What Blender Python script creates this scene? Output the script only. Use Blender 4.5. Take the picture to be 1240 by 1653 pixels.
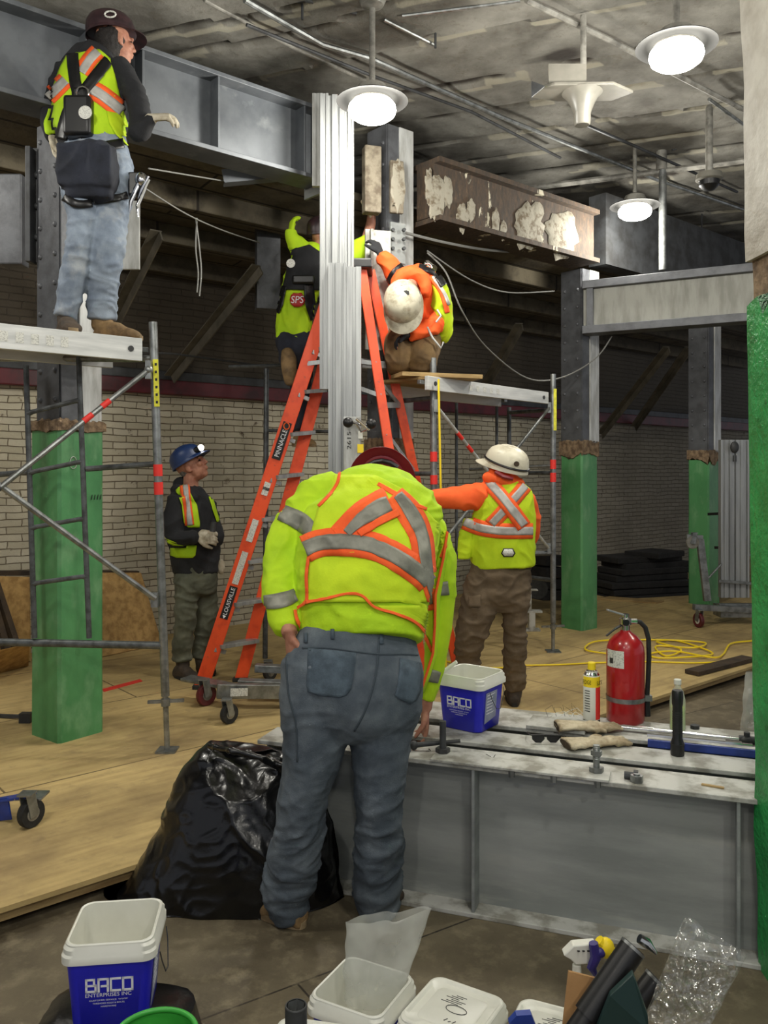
import bpy, bmesh, math, random
from mathutils import Vector as V, Matrix as M, noise
from mathutils.bvhtree import BVHTree
for o in list(bpy.data.objects): bpy.data.objects.remove(o, do_unlink=True)
SC = bpy.context.scene; COL = SC.collection
PI = math.pi; Zv = V((0, 0, 1))
# ---------------------------------------------------------------- camera, world, exposure
F = 1350.0; HZ = 758.0; CZ = 1.58            # focal length in pixels, eye level row, eye height (m)
cam = bpy.data.cameras.new('camera'); camo = bpy.data.objects.new('camera', cam); COL.objects.link(camo)
cam.sensor_fit = 'VERTICAL'; cam.sensor_height = 36.0; cam.lens = F / 1653 * 36.0
cam.shift_y = -(826.5 - HZ) / 1653; cam.clip_start = 0.05; cam.clip_end = 100
camo.location = (0, 0, CZ); camo.rotation_euler = (PI / 2, 0, 0); SC.camera = camo
w = bpy.data.worlds.new('world'); SC.world = w; w.use_nodes = True
w.node_tree.nodes['Background'].inputs[0].default_value = (0.86, 0.90, 1.0, 1)
w.node_tree.nodes['Background'].inputs[1].default_value = 0.42
SC.view_settings.view_transform = 'Standard'; SC.view_settings.look = 'None'
SC.view_settings.gamma = 1; SC.view_settings.use_curve_mapping = False
SC.view_settings.exposure = 0.12
LAMP_W = 80.0
# ---------------------------------------------------------------- helpers
def P(x, y, d): return V(((x - 620) * d / F, d, CZ - (y - HZ) * d / F))
def G(x, y, z=0.0):
    d = (CZ - z) * F / (y - HZ); return V(((x - 620) * d / F, d, z))
U = V((math.cos(math.radians(40.5)), math.sin(math.radians(40.5)), 0)); Wv = V((-U.y, U.x, 0))
R2 = V((0.932, -0.362, 0)).normalized(); Q2 = V((0.362, 0.932, 0)).normalized()
LOW = -0.10
def lin(c):
    return tuple(((x / 255) / 12.92 if x <= 10 else (((x / 255) + 0.055) / 1.055) ** 2.4) for x in c) + (1.0,)
ORG = {}
class MB:
    def __init__(s): s.v = []; s.f = []; s.m = []
    def add(s, vs, fs, mi=0):
        b = len(s.v); s.v += [V(v) for v in vs]
        for f in fs: s.f.append([i + b for i in f]); s.m.append(mi)
    def box(s, c, size, R=None, mi=0):
        c = V(c); a = [x / 2 for x in size]; vs = []
        for z in (-1, 1):
            for x, y in ((-1, -1), (1, -1), (1, 1), (-1, 1)):
                p = V((x * a[0], y * a[1], z * a[2])); vs.append(c + (R @ p if R else p))
        s.add(vs, [(3, 2, 1, 0), (4, 5, 6, 7), (0, 1, 5, 4), (1, 2, 6, 5), (2, 3, 7, 6), (3, 0, 4, 7)], mi); return s
    def bar(s, p0, p1, w, h, up=Zv, mi=0):
        p0 = V(p0); p1 = V(p1); d = (p1 - p0); L = d.length; d = d / L; up = V(up)
        if abs(d.dot(up)) > 0.98: up = V((0, 1, 0)) if abs(d.y) < 0.9 else V((1, 0, 0))
        sd = d.cross(up).normalized(); u = sd.cross(d)
        return s.box((p0 + p1) / 2, (w, L, h), M((sd, d, u)).transposed(), mi)
    def rings(s, rs, cap=True, closed=False, mi=0):
        n = len(rs[0]); vs = [p for r in rs for p in r]; fs = []
        k = len(rs)
        for i in range(k if closed else k - 1):
            j = (i + 1) % k
            for q in range(n):
                q2 = (q + 1) % n; fs.append((i * n + q, i * n + q2, j * n + q2, j * n + q))
        if cap and not closed:
            fs.append(tuple(range(n - 1, -1, -1))); fs.append(tuple((k - 1) * n + q for q in range(n)))
        s.add(vs, fs, mi); return s
    def tube(s, path, r, n=8, closed=False, mi=0, cap=True):
        path = [V(p) for p in path]; rs = []; prev = None; k = len(path)
        for i, p in enumerate(path):
            if closed: t = path[(i + 1) % k] - path[i - 1]
            else: t = path[min(i + 1, k - 1)] - path[max(i - 1, 0)]
            t = t.normalized() if t.length > 1e-9 else Zv
            if prev is None:
                a = t.cross(Zv) if abs(t.z) < 0.9 else t.cross(V((0, 1, 0)))
                a.normalize()
            else:
                a = prev - t * prev.dot(t); a.normalize()
            prev = a; b = t.cross(a); rr = r[i] if isinstance(r, (list, tuple)) else r
            rs.append([p + (a * math.cos(2 * PI * q / n) + b * math.sin(2 * PI * q / n)) * rr for q in range(n)])
        return s.rings(rs, cap, closed, mi)
    def cyl(s, p0, p1, r0, r1=None, n=16, mi=0): return s.tube([p0, p1], [r0, r0 if r1 is None else r1], n, mi=mi)
    def lathe(s, prof, o, R=None, n=24, mi=0, cap=True):
        o = V(o); rs = []
        for r, z in prof:
            ring = []
            for q in range(n):
                p = V((r * math.cos(2 * PI * q / n), r * math.sin(2 * PI * q / n), z)); ring.append(o + (R @ p if R else p))
            rs.append(ring)
        return s.rings(rs, cap, False, mi)
    def ell(s, c, rad, R=None, n=16, k=10, mi=0):
        c = V(c); rs = []
        for i in range(k + 1):
            a = PI * (i + 0.02) / (k + 0.04) ; ring = []
            for q in range(n):
                b = 2 * PI * q / n
                p = V((rad[0] * math.sin(a) * math.cos(b), rad[1] * math.sin(a) * math.sin(b), -rad[2] * math.cos(a)))
                ring.append(c + (R @ p if R else p))
            rs.append(ring)
        return s.rings(rs, True, False, mi)
    def prism(s, pts, off, mi=0):
        pts = [V(p) for p in pts]; off = V(off); n = len(pts)
        fs = [tuple(range(n)), tuple(range(2 * n - 1, n - 1, -1))]
        for i in range(n): j = (i + 1) % n; fs.append((i, i + n, j + n, j))
        s.add(pts + [p + off for p in pts], fs, mi); return s
    def mesh(s, o=V((0, 0, 0)), name='m'):
        me = bpy.data.meshes.new(name); me.from_pydata([tuple(v - o) for v in s.v], [], s.f)
        me.polygons.foreach_set('material_index', s.m); me.update()
        return me
    def build(s, name, mats, parent=None, smooth=True, bevel=0, label=None, cat=None, group=None, kind=None, sharp=35, fix=True):
        if parent is not None: o = ORG[parent.name]
        else:
            xs = [v.x for v in s.v]; ys = [v.y for v in s.v]; zs = [v.z for v in s.v]
            o = V(((min(xs) + max(xs)) / 2, (min(ys) + max(ys)) / 2, min(zs)))
        me = s.mesh(o, name)
        if fix:
            bm = bmesh.new(); bm.from_mesh(me); bmesh.ops.recalc_face_normals(bm, faces=bm.faces); bm.to_mesh(me); bm.free()
        return link(name, me, mats, parent, o, smooth, bevel, label, cat, group, kind, sharp)
def link(name, me, mats, parent, o, smooth=True, bevel=0, label=None, cat=None, group=None, kind=None, sharp=35):
    if not isinstance(mats, (list, tuple)): mats = [mats]
    for m in mats: me.materials.append(m)
    if smooth:
        me.polygons.foreach_set('use_smooth', [True] * len(me.polygons))
        if sharp: me.set_sharp_from_angle(angle=math.radians(sharp))
    ob = bpy.data.objects.new(name, me); COL.objects.link(ob); ORG[ob.name] = o
    if parent is not None: ob.parent = parent
    else: ob.location = o
    if bevel:
        b = ob.modifiers.new('bevel', 'BEVEL'); b.width = bevel; b.segments = 2; b.limit_method = 'ANGLE'
    if label: ob['label'] = label
    if cat: ob['category'] = cat
    if group: ob['group'] = group
    if kind: ob['kind'] = kind
    return ob
def thing(name, label, cat, loc=(0, 0, 0), group=None):
    o = bpy.data.objects.new(name, None); COL.objects.link(o); o.location = loc; ORG[o.name] = V(loc)
    o.empty_display_size = 0.1; o['label'] = label; o['category'] = cat
    if group: o['group'] = group
    return o
def dup(root, loc, rotz=None, label=None):
    r = root.copy(); COL.objects.link(r); r.location = loc
    if rotz is not None: r.rotation_euler = (0, 0, rotz)
    if label: r['label'] = label
    for ch in list(root.children):
        c = ch.copy(); COL.objects.link(c); c.parent = r
        for g in list(ch.children):
            e = g.copy(); COL.objects.link(e); e.parent = c
    return r
_tc = {}
def text2d(s):
    if s in _tc: return _tc[s]
    cu = bpy.data.curves.new('t', 'FONT'); cu.body = s; cu.size = 1; cu.align_x = 'CENTER'; cu.align_y = 'CENTER'; cu.resolution_u = 3
    ob = bpy.data.objects.new('t', cu); COL.objects.link(ob)
    me = ob.to_mesh(); vs = [v.co.copy() for v in me.vertices]; fs = [tuple(p.vertices) for p in me.polygons]
    ob.to_mesh_clear(); bpy.data.objects.remove(ob); bpy.data.curves.remove(cu)
    x0 = min(v.x for v in vs); x1 = max(v.x for v in vs); y0 = min(v.y for v in vs); y1 = max(v.y for v in vs)
    vs = [((v.x - (x0 + x1) / 2) / (x1 - x0), (v.y - (y0 + y1) / 2) / (y1 - y0)) for v in vs]
    _tc[s] = (vs, fs); return _tc[s]
def put_text(mb, s, c, ux, uy, w, h, mi=0):
    """flat lettering w by h centred at c in plane (ux, uy), lifted off its surface"""
    vs, fs = text2d(s); c = V(c); ux = V(ux).normalized(); uy = V(uy).normalized()
    mb.add([c + ux * (a * w) + uy * (b * h) for a, b in vs], fs, mi)
def strokes(mb, segs, c, ux, uy, n, w, h, t, mi=0):
    """block lettering from strokes on a unit grid"""
    c = V(c); ux = V(ux).normalized(); uy = V(uy).normalized(); n = V(n).normalized()
    for (a, b, e, g) in segs:
        p = c + ux * (a * w) + uy * (b * h); q = c + ux * (e * w) + uy * (g * h); d = (q - p).normalized()
        mb.bar(p - d * t / 2, q + d * t / 2, t, 0.0012, n, mi)
# ---------------------------------------------------------------- materials
def mat(name, c, c2=None, rough=0.6, metal=0.0, sc=6, det=5, lo=0.4, hi=0.62, bump=0.0, bsc=40, stretch=(1, 1, 1), coat=0, emit=None, es=0, spec=None, c3=None, sc3=2.0, lo3=0.55, hi3=0.62):
    m = bpy.data.materials.new(name); m.use_nodes = True; nt = m.node_tree; N = nt.nodes; L = nt.links
    b = N['Principled BSDF']; b.inputs['Base Color'].default_value = lin(c); b.inputs['Roughness'].default_value = rough; b.inputs['Metallic'].default_value = metal
    b.inputs['Coat Weight'].default_value = coat
    if spec is not None: b.inputs['Specular IOR Level'].default_value = spec
    tc = N.new('ShaderNodeTexCoord'); mp = N.new('ShaderNodeMapping'); mp.inputs['Scale'].default_value = stretch
    L.new(tc.outputs['Object'], mp.inputs['Vector']); vec = mp.outputs['Vector']
    def nz(scale, d):
        n = N.new('ShaderNodeTexNoise'); n.inputs['Scale'].default_value = scale; n.inputs['Detail'].default_value = d; n.inputs['Roughness'].default_value = 0.6
        L.new(vec, n.inputs['Vector']); return n
    def ramp(src, a, z):
        r = N.new('ShaderNodeMapRange'); r.inputs[1].default_value = a; r.inputs[2].default_value = z; r.clamp = True; L.new(src, r.inputs[0]); return r.outputs[0]
    if c2:
        n = nz(sc, det); mx = N.new('ShaderNodeMix'); mx.data_type = 'RGBA'; L.new(ramp(n.outputs[0], lo, hi), mx.inputs[0])
        mx.inputs[6].default_value = lin(c); mx.inputs[7].default_value = lin(c2); out = mx.outputs[2]
        if c3:
            n3 = nz(sc3, 8); m3 = N.new('ShaderNodeMix'); m3.data_type = 'RGBA'; L.new(ramp(n3.outputs[0], lo3, hi3), m3.inputs[0])
            L.new(out, m3.inputs[6]); m3.inputs[7].default_value = lin(c3); out = m3.outputs[2]
        L.new(out, b.inputs['Base Color'])
    if bump:
        n2 = nz(bsc, 4); bp = N.new('ShaderNodeBump'); bp.inputs['Strength'].default_value = bump; bp.inputs['Distance'].default_value = 0.01
        L.new(n2.outputs[0], bp.inputs['Height']); L.new(bp.outputs[0], b.inputs['Normal'])
    if emit:
        b.inputs['Emission Color'].default_value = lin(emit); b.inputs['Emission Strength'].default_value = es
    return m
MT = {}
MT['steel'] = mat('primed_steel', (150, 154, 152), (126, 130, 129), 0.5, 0.1, sc=4, bump=0.05, stretch=(1, 1, 3), c3=(150, 150, 145), sc3=3, lo3=0.6, hi3=0.75)
MT['steel_top'] = mat('chalked_steel', (192, 192, 186), (140, 138, 128), 0.5, 0.1, sc=9, det=8, lo=.45, hi=.6, bump=0.15, bsc=30)
MT['steel_dark'] = mat('dark_steel', (70, 72, 74), (50, 50, 50), 0.55, 0.3, sc=6, bump=0.1)
MT['steel_white'] = mat('pale_flange_paint', (196, 198, 196), (160, 160, 155), 0.45, 0.2, sc=5, stretch=(3, 3, .6), bump=0.05)
MT['alu'] = mat('aluminium', (168, 170, 169), (142, 144, 144), 0.36, 0.45, sc=3, stretch=(8, 8, .4), bump=0.03)
MT['alu_deck'] = mat('pale_aluminium_plank', (222, 223, 220), (190, 192, 190), 0.45, 0.1, sc=3, stretch=(.6, .6, 6))
MT['hat_scuffed'] = mat('scuffed_white_hard_hat', (196, 190, 168), (136, 126, 104), 0.55, 0, sc=14, lo=.45, hi=.68, det=8)
MT['galv'] = mat('galvanised_tube', (150, 153, 152), (112, 114, 112), 0.38, 0.7, sc=14, bump=0.05)
MT['scaff_dark'] = mat('grey_scaffold_paint', (98, 102, 104), (70, 72, 72), 0.45, 0.4, sc=18, bump=0.08)
MT['chrome'] = mat('chrome', (215, 215, 215), None, 0.15, 1.0)
MT['green'] = mat('green_paint', (84, 146, 92), (66, 126, 76), 0.42, 0, sc=3, det=8, bump=0.12, bsc=18, c3=(118, 164, 118), sc3=6, lo3=0.52, hi3=0.72, stretch=(1, 1, .5))
MT['green_fg'] = mat('wrinkled_green_paint', (52, 158, 84), (40, 134, 68), 0.3, 0, sc=8, det=8, bump=0.9, bsc=42, c3=(24, 100, 45), sc3=14, lo3=.6, hi3=.7)
MT['cream_fg'] = mat('cracked_cream_paint', (196, 192, 180), (165, 158, 145), 0.55, 0, sc=6, det=8, bump=0.6, bsc=16)
MT['broken'] = mat('broken_concrete', (140, 118, 92), (92, 74, 56), 0.9, 0, sc=20, bump=0.9, bsc=50)
MT['lime'] = mat('hi_vis_lime', (186, 222, 22), (168, 208, 18), 0.8, 0, sc=5, bump=0.12, bsc=120)
MT['lime2'] = mat('hi_vis_yellow', (200, 226, 26), (184, 214, 20), 0.8, 0, sc=5, bump=0.12, bsc=120)
MT['orange'] = mat('hi_vis_orange', (255, 104, 40), (240, 88, 30), 0.8, 0, sc=6, bump=0.1, bsc=120)
MT['refl'] = mat('grey_reflective_tape', (138, 138, 126), (112, 112, 102), 0.5, 0.2, sc=12, bump=0.1, bsc=60)
MT['refl_lit'] = mat('lit_reflective_tape', (188, 186, 180), (160, 158, 152), 0.45, 0.1, sc=12)  # brighter copy of the grey tape, its lit look put into the colour
MT['jeans'] = mat('blue_grey_denim', (72, 81, 90), (104, 113, 120), 0.9, 0, sc=7, det=8, lo=.42, hi=.7, bump=0.25, bsc=220, c3=(56, 66, 76), sc3=3, lo3=.5, hi3=.7)
MT['jeans_lt'] = mat('faded_light_denim', (140, 152, 166), (112, 124, 140), 0.9, 0, sc=8, det=8, bump=0.2, bsc=200, c3=(168, 172, 174), sc3=5, lo3=.52, hi3=.7)
MT['olive'] = mat('olive_trouser_cloth', (96, 98, 82), (74, 76, 62), 0.9, 0, sc=8, bump=0.2, bsc=150)
MT['brown'] = mat('brown_work_trousers', (104, 88, 68), (86, 72, 54), 0.9, 0, sc=6, bump=0.2, bsc=150)
MT['canvas'] = mat('tan_canvas', (122, 98, 64), (96, 76, 50), 0.9, 0, sc=9, bump=0.2, bsc=150)
MT['black_cloth'] = mat('black_hoodie_cloth', (34, 35, 38), (26, 27, 30), 0.9, 0, sc=8, bump=0.2, bsc=160)
MT['navy_cloth'] = mat('dark_navy_cloth', (38, 42, 54), (28, 31, 40), 0.9, 0, sc=8, bump=0.2, bsc=160)
MT['boot'] = mat('tan_work_boot', (134, 108, 72), (96, 76, 50), 0.8, 0, sc=12, bump=0.3, bsc=60)
MT['boot_dk'] = mat('dark_brown_boot', (70, 58, 46), (48, 40, 32), 0.8, 0, sc=12, bump=0.3, bsc=60)
MT['sole'] = mat('rubber_sole', (150, 130, 98), (110, 92, 66), 0.8, 0, sc=10)
MT['skin'] = mat('skin', (176, 124, 100), (150, 98, 78), 0.6, 0, sc=20, bump=0.1, bsc=90)
MT['glove'] = mat('pale_work_glove', (196, 188, 168), (160, 150, 128), 0.85, 0, sc=20, bump=0.3, bsc=90)
MT['hair'] = mat('dark_hair', (30, 24, 20), (18, 14, 12), 0.7, 0, sc=60, bump=0.5, bsc=200)
MT['grey_hair'] = mat('grey_hair', (120, 116, 110), (80, 78, 74), 0.7, 0, sc=60, bump=0.5, bsc=200)
MT['hat_red'] = mat('maroon_hard_hat', (120, 24, 36), None, 0.35, 0, coat=.3)
MT['hat_white'] = mat('off_white_hard_hat', (214, 208, 186), (180, 172, 148), 0.4, 0, sc=10, lo=.5, hi=.7)
MT['hat_blue'] = mat('navy_hard_hat', (30, 52, 96), None, 0.4, 0)
MT['hat_dark'] = mat('dark_maroon_hard_hat', (58, 38, 42), (38, 28, 32), 0.4, 0, sc=15)
MT['black'] = mat('black_plastic', (20, 20, 21), None, 0.4)
MT['rubber'] = mat('black_rubber', (28, 28, 28), (42, 42, 40), 0.75, sc=30)
MT['maroon'] = mat('maroon_wheel_tread', (96, 28, 32), (70, 24, 26), 0.5, sc=20)
MT['red'] = mat('extinguisher_red', (172, 20, 26), (150, 16, 22), 0.28, 0, sc=5, coat=.4)
MT['redtape'] = mat('red_tape', (228, 52, 44), None, 0.5)
MT['yellow'] = mat('yellow_plastic', (244, 214, 30), None, 0.5)
MT['ylabel'] = mat('yellow_label', (232, 228, 60), (200, 196, 50), 0.5, sc=30)
MT['white'] = mat('white_plastic', (226, 226, 216), (214, 214, 202), 0.35, 0, sc=4)
MT['whlabel'] = mat('white_label', (214, 214, 206), (172, 172, 166), 0.5, sc=140, lo=.5, hi=.6, det=2)
MT['print'] = mat('black_print', (22, 22, 22), None, 0.6)
MT['wprint'] = mat('white_print', (235, 236, 240), None, 0.6)
MT['blue'] = mat('pail_blue', (36, 38, 196), (30, 32, 180), 0.35, 0, sc=3)
MT['blue_tool'] = mat('blue_painted_metal', (34, 62, 150), (26, 48, 120), 0.4, 0.1, sc=8)
MT['fibre'] = mat('orange_fibreglass', (238, 84, 38), (214, 66, 30), 0.42, 0, sc=9, det=8, lo=.5, hi=.7, bump=.05, c3=(196, 80, 50), sc3=24, lo3=.62, hi3=.7)
MT['wood'] = mat('timber_board', (172, 146, 98), (140, 114, 72), 0.8, 0, sc=4, det=8, stretch=(1, 1, 8), bump=0.2)
MT['wood_dk'] = mat('dark_timber', (70, 56, 40), (44, 36, 28), 0.9, 0, sc=6, det=8, bump=0.4, bsc=30)
MT['osb'] = mat('osb_board', (186, 150, 92), (150, 116, 66), 0.8, 0, sc=16, det=6, bump=0.3, bsc=40)
MT['charred_and_gap'] = mat('blackened_timber', (30, 29, 28), (18, 17, 17), 0.9, 0, sc=10, bump=0.6, bsc=30)
MT['card'] = mat('cardboard', (172, 132, 86), (156, 118, 76), 0.9, 0, sc=6, bump=.1)
MT['dkgreen'] = mat('dark_teal_plastic', (26, 52, 50), None, 0.4)
MT['grime'] = mat('grimy_enamel', (150, 148, 140), (100, 98, 92), 0.5, 0.1, sc=8)
MT['shade'] = mat('dull_dark_shade', (26, 26, 25), None, .7)
MT['enamel'] = mat('dusty_enamel', (128, 125, 116), (108, 106, 98), 0.4, 0, sc=4)
MT['wire'] = mat('grey_cable', (120, 120, 116), None, 0.6)
MT['redband'] = mat('dark_red_band', (92, 20, 30), (60, 16, 22), 0.5, 0, sc=5, det=8)
MT['lens'] = mat('lamp_lens', (255, 252, 240), None, 0.4, emit=(255, 251, 238), es=14)
MT['led'] = mat('headlamp_led', (255, 255, 245), None, 0.4, emit=(255, 250, 232), es=12)
MT['leather'] = mat('worn_glove_leather', (196, 184, 158), (150, 134, 106), 0.85, 0, sc=14, bump=.4, bsc=60)
MT['eye'] = mat('eye', (40, 30, 26), None, 0.2)
MT['bagblack'] = mat('black_bin_liner', (10, 10, 11), None, 0.28, 0, bump=0.25, bsc=14, coat=.1)
def clearfilm(name, tint, fac, rough=0.15, bump=0):
    m = bpy.data.materials.new(name); m.use_nodes = True; nt = m.node_tree; N = nt.nodes; L = nt.links
    b = N['Principled BSDF']; b.inputs['Base Color'].default_value = lin(tint); b.inputs['Roughness'].default_value = rough
    t = N.new('ShaderNodeBsdfTransparent'); mx = N.new('ShaderNodeMixShader'); n = N.new('ShaderNodeTexNoise'); n.inputs['Scale'].default_value = 9
    mr = N.new('ShaderNodeMapRange'); mr.inputs[1].default_value = .35; mr.inputs[2].default_value = .7; mr.inputs[3].default_value = fac * .7; mr.inputs[4].default_value = min(1, fac * 1.4)
    tc = N.new('ShaderNodeTexCoord'); L.new(tc.outputs['Object'], n.inputs[0]); L.new(n.outputs[0], mr.inputs[0])
    if bump:
        v = N.new('ShaderNodeTexVoronoi'); v.inputs['Scale'].default_value = 38; bp = N.new('ShaderNodeBump'); bp.inputs['Strength'].default_value = bump; bp.inputs['Distance'].default_value = .02
        L.new(tc.outputs['Object'], v.inputs['Vector']); L.new(v.outputs['Distance'], bp.inputs['Height']); L.new(bp.outputs[0], b.inputs['Normal']); b.inputs['Metallic'].default_value = .7
    L.new(mr.outputs[0], mx.inputs[0]); L.new(t.outputs[0], mx.inputs[1]); L.new(b.outputs[0], mx.inputs[2])
    L.new(mx.outputs[0], N['Material Output'].inputs[0]); return m
MT['film'] = clearfilm('milky_polythene', (214, 216, 208), .42)
MT['clear'] = clearfilm('clear_polythene', (232, 234, 230), .22, .12, 1.0)
MT['bottle'] = clearfilm('clear_bottle', (214, 220, 205), .5, .08)
def nodes(name):
    m = bpy.data.materials.new(name); m.use_nodes = True; nt = m.node_tree; N = nt.nodes; L = nt.links
    def n(t, **kw):
        x = N.new('ShaderNode' + t)
        for k, v in kw.items(): x.inputs[k.replace('_', ' ')].default_value = v
        return x
    def mixc(f, a, b):
        x = N.new('ShaderNodeMix'); x.data_type = 'RGBA'
        for s, i in ((f, 0), (a, 6), (b, 7)):
            if hasattr(s, 'is_linked') or isinstance(s, bpy.types.NodeSocket): L.new(s, x.inputs[i])
            else: x.inputs[i].default_value = s
        return x.outputs[2]
    def mr(s, a, b, c=0, d=1):
        x = N.new('ShaderNodeMapRange'); x.clamp = True; L.new(s, x.inputs[0])
        for i, v in enumerate((a, b, c, d)): x.inputs[i + 1].default_value = v
        return x.outputs[0]
    return m, N, L, N['Principled BSDF'], n, mixc, mr
def brick_mat():
    m, N, L, b, n, mixc, mr = nodes('painted_brick'); tc = n('TexCoord')
    sp = n('SeparateXYZ'); L.new(tc.outputs['Object'], sp.inputs[0]); cb = n('CombineXYZ'); L.new(sp.outputs[0], cb.inputs[0]); L.new(sp.outputs[2], cb.inputs[1])
    nd = n('TexNoise', Scale=3.0, Detail=4.0); L.new(cb.outputs[0], nd.inputs[0])
    vm = N.new('ShaderNodeVectorMath'); vm.operation = 'MULTIPLY_ADD'; L.new(nd.outputs['Color'], vm.inputs[0]); vm.inputs[1].default_value = (.10, .045, 0); L.new(cb.outputs[0], vm.inputs[2])
    br = n('TexBrick', Scale=1.0, Mortar_Size=0.005, Mortar_Smooth=0.6, Brick_Width=0.23, Row_Height=0.062, Bias=0.0); L.new(vm.outputs[0], br.inputs[0])
    br.inputs['Color1'].default_value = lin((206, 198, 176)); br.inputs['Color2'].default_value = lin((186, 178, 154)); br.inputs['Mortar'].default_value = lin((120, 108, 88))
    n1 = n('TexNoise', Scale=7.0, Detail=9.0, Roughness=.7); L.new(cb.outputs[0], n1.inputs[0])
    n2 = n('TexNoise', Scale=1.1, Detail=6.0); L.new(cb.outputs[0], n2.inputs[0])
    c = mixc(mr(n1.outputs[0], .60, .66), br.outputs['Color'], lin((104, 88, 70)))
    c = mixc(mr(n2.outputs[0], .45, .75, 0, .6), c, lin((122, 114, 96)))
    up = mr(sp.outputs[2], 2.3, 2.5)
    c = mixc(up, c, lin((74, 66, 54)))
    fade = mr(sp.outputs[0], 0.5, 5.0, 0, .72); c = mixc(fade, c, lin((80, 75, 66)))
    L.new(c, b.inputs['Base Color']); b.inputs['Roughness'].default_value = .85
    bp = n('Bump', Strength=.9, Distance=.02); ad = N.new('ShaderNodeMath'); ad.operation = 'SUBTRACT'; L.new(n1.outputs[0], ad.inputs[0]); L.new(br.outputs['Fac'], ad.inputs[1])
    L.new(ad.outputs[0], bp.inputs['Height']); L.new(bp.outputs[0], b.inputs['Normal']); return m
def ply_mat():
    m, N, L, b, n, mixc, mr = nodes('plywood_floor'); tc = n('TexCoord'); mp = n('Mapping'); mp.inputs['Rotation'].default_value = (0, 0, math.radians(-40.5)); L.new(tc.outputs['Object'], mp.inputs[0])
    br = n('TexBrick', Scale=1.0, Mortar_Size=0.006, Mortar_Smooth=0.1, Brick_Width=2.44, Row_Height=1.22); L.new(mp.outputs[0], br.inputs[0])
    br.inputs['Color1'].default_value = lin((208, 182, 124)); br.inputs['Color2'].default_value = lin((190, 166, 112)); br.inputs['Mortar'].default_value = lin((92, 76, 48))
    m2 = n('Mapping'); m2.inputs['Scale'].default_value = (1.2, 9, 1); L.new(mp.outputs[0], m2.inputs[0])
    g = n('TexNoise', Scale=2.5, Detail=8.0); L.new(m2.outputs[0], g.inputs[0])
    s = n('TexNoise', Scale=1.2, Detail=8.0, Roughness=.65); L.new(mp.outputs[0], s.inputs[0])
    s2 = n('TexNoise', Scale=9.0, Detail=8.0, Roughness=.7); L.new(mp.outputs[0], s2.inputs[0])
    c = mixc(mr(g.outputs[0], .4, .7, 0, .5), br.outputs['Color'], lin((150, 124, 78)))
    c = mixc(mr(s.outputs[0], .46, .68, 0, .7), c, lin((124, 104, 72)))
    c = mixc(mr(s2.outputs[0], .55, .75, 0, .5), c, lin((118, 100, 74)))
    L.new(c, b.inputs['Base Color']); b.inputs['Roughness'].default_value = .75
    bp = n('Bump', Strength=.25, Distance=.01); L.new(g.outputs[0], bp.inputs['Height']); L.new(bp.outputs[0], b.inputs['Normal']); return m
def slab_mat():
    m, N, L, b, n, mixc, mr = nodes('dirty_concrete_floor'); tc = n('TexCoord')
    a = n('TexNoise', Scale=1.6, Detail=9.0, Roughness=.65); L.new(tc.outputs['Object'], a.inputs[0])
    s = n('TexNoise', Scale=11.0, Detail=9.0, Roughness=.7); L.new(tc.outputs['Object'], s.inputs[0])
    mp = n('Mapping'); mp.inputs['Rotation'].default_value = (0, 0, math.radians(-33)); mp.inputs['Location'].default_value = (.2, .38, 0); L.new(tc.outputs['Object'], mp.inputs[0])
    br = n('TexBrick', Scale=1.0, Mortar_Size=0.004, Brick_Width=3.2, Row_Height=1.25); L.new(mp.outputs[0], br.inputs[0])
    br.inputs['Color1'].default_value = lin((116, 105, 82)); br.inputs['Color2'].default_value = lin((106, 97, 77)); br.inputs['Mortar'].default_value = lin((38, 32, 24))
    c = mixc(mr(a.outputs[0], .42, .66, 0, .8), br.outputs['Color'], lin((64, 55, 41)))
    c = mixc(mr(s.outputs[0], .5, .72, 0, .6), c, lin((146, 135, 110)))
    L.new(c, b.inputs['Base Color']); L.new(mr(a.outputs[0], .4, .7, .75, .5), b.inputs['Roughness'])
    bp = n('Bump', Strength=.5, Distance=.008); L.new(s.outputs[0], bp.inputs['Height']); L.new(bp.outputs[0], b.inputs['Normal']); return m
def ceil_mat():
    m, N, L, b, n, mixc, mr = nodes('peeling_ceiling'); tc = n('TexCoord'); at = N.new('ShaderNodeAttribute'); at.attribute_name = 'crack'; at2 = N.new('ShaderNodeAttribute'); at2.attribute_name = 'peel'
    a = n('TexNoise', Scale=2.2, Detail=9.0, Roughness=.62); L.new(tc.outputs['Object'], a.inputs[0])
    s = n('TexNoise', Scale=16.0, Detail=8.0, Roughness=.7); L.new(tc.outputs['Object'], s.inputs[0])
    c = mixc(mr(a.outputs[0], .38, .64), lin((134, 132, 124)), lin((90, 87, 80)))
    c = mixc(mr(s.outputs[0], .55, .7, 0, .6), c, lin((90, 82, 68)))
    c = mixc(mr(at2.outputs['Fac'], .4, .7, 0, .55), c, lin((168, 163, 144)))
    c = mixc(mr(at.outputs['Fac'], .35, .65, 0, .95), c, lin((40, 33, 27)))
    L.new(c, b.inputs['Base Color']); b.inputs['Roughness'].default_value = .85
    bp = n('Bump', Strength=.6, Distance=.02); L.new(s.outputs[0], bp.inputs['Height']); L.new(bp.outputs[0], b.inputs['Normal']); return m
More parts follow.
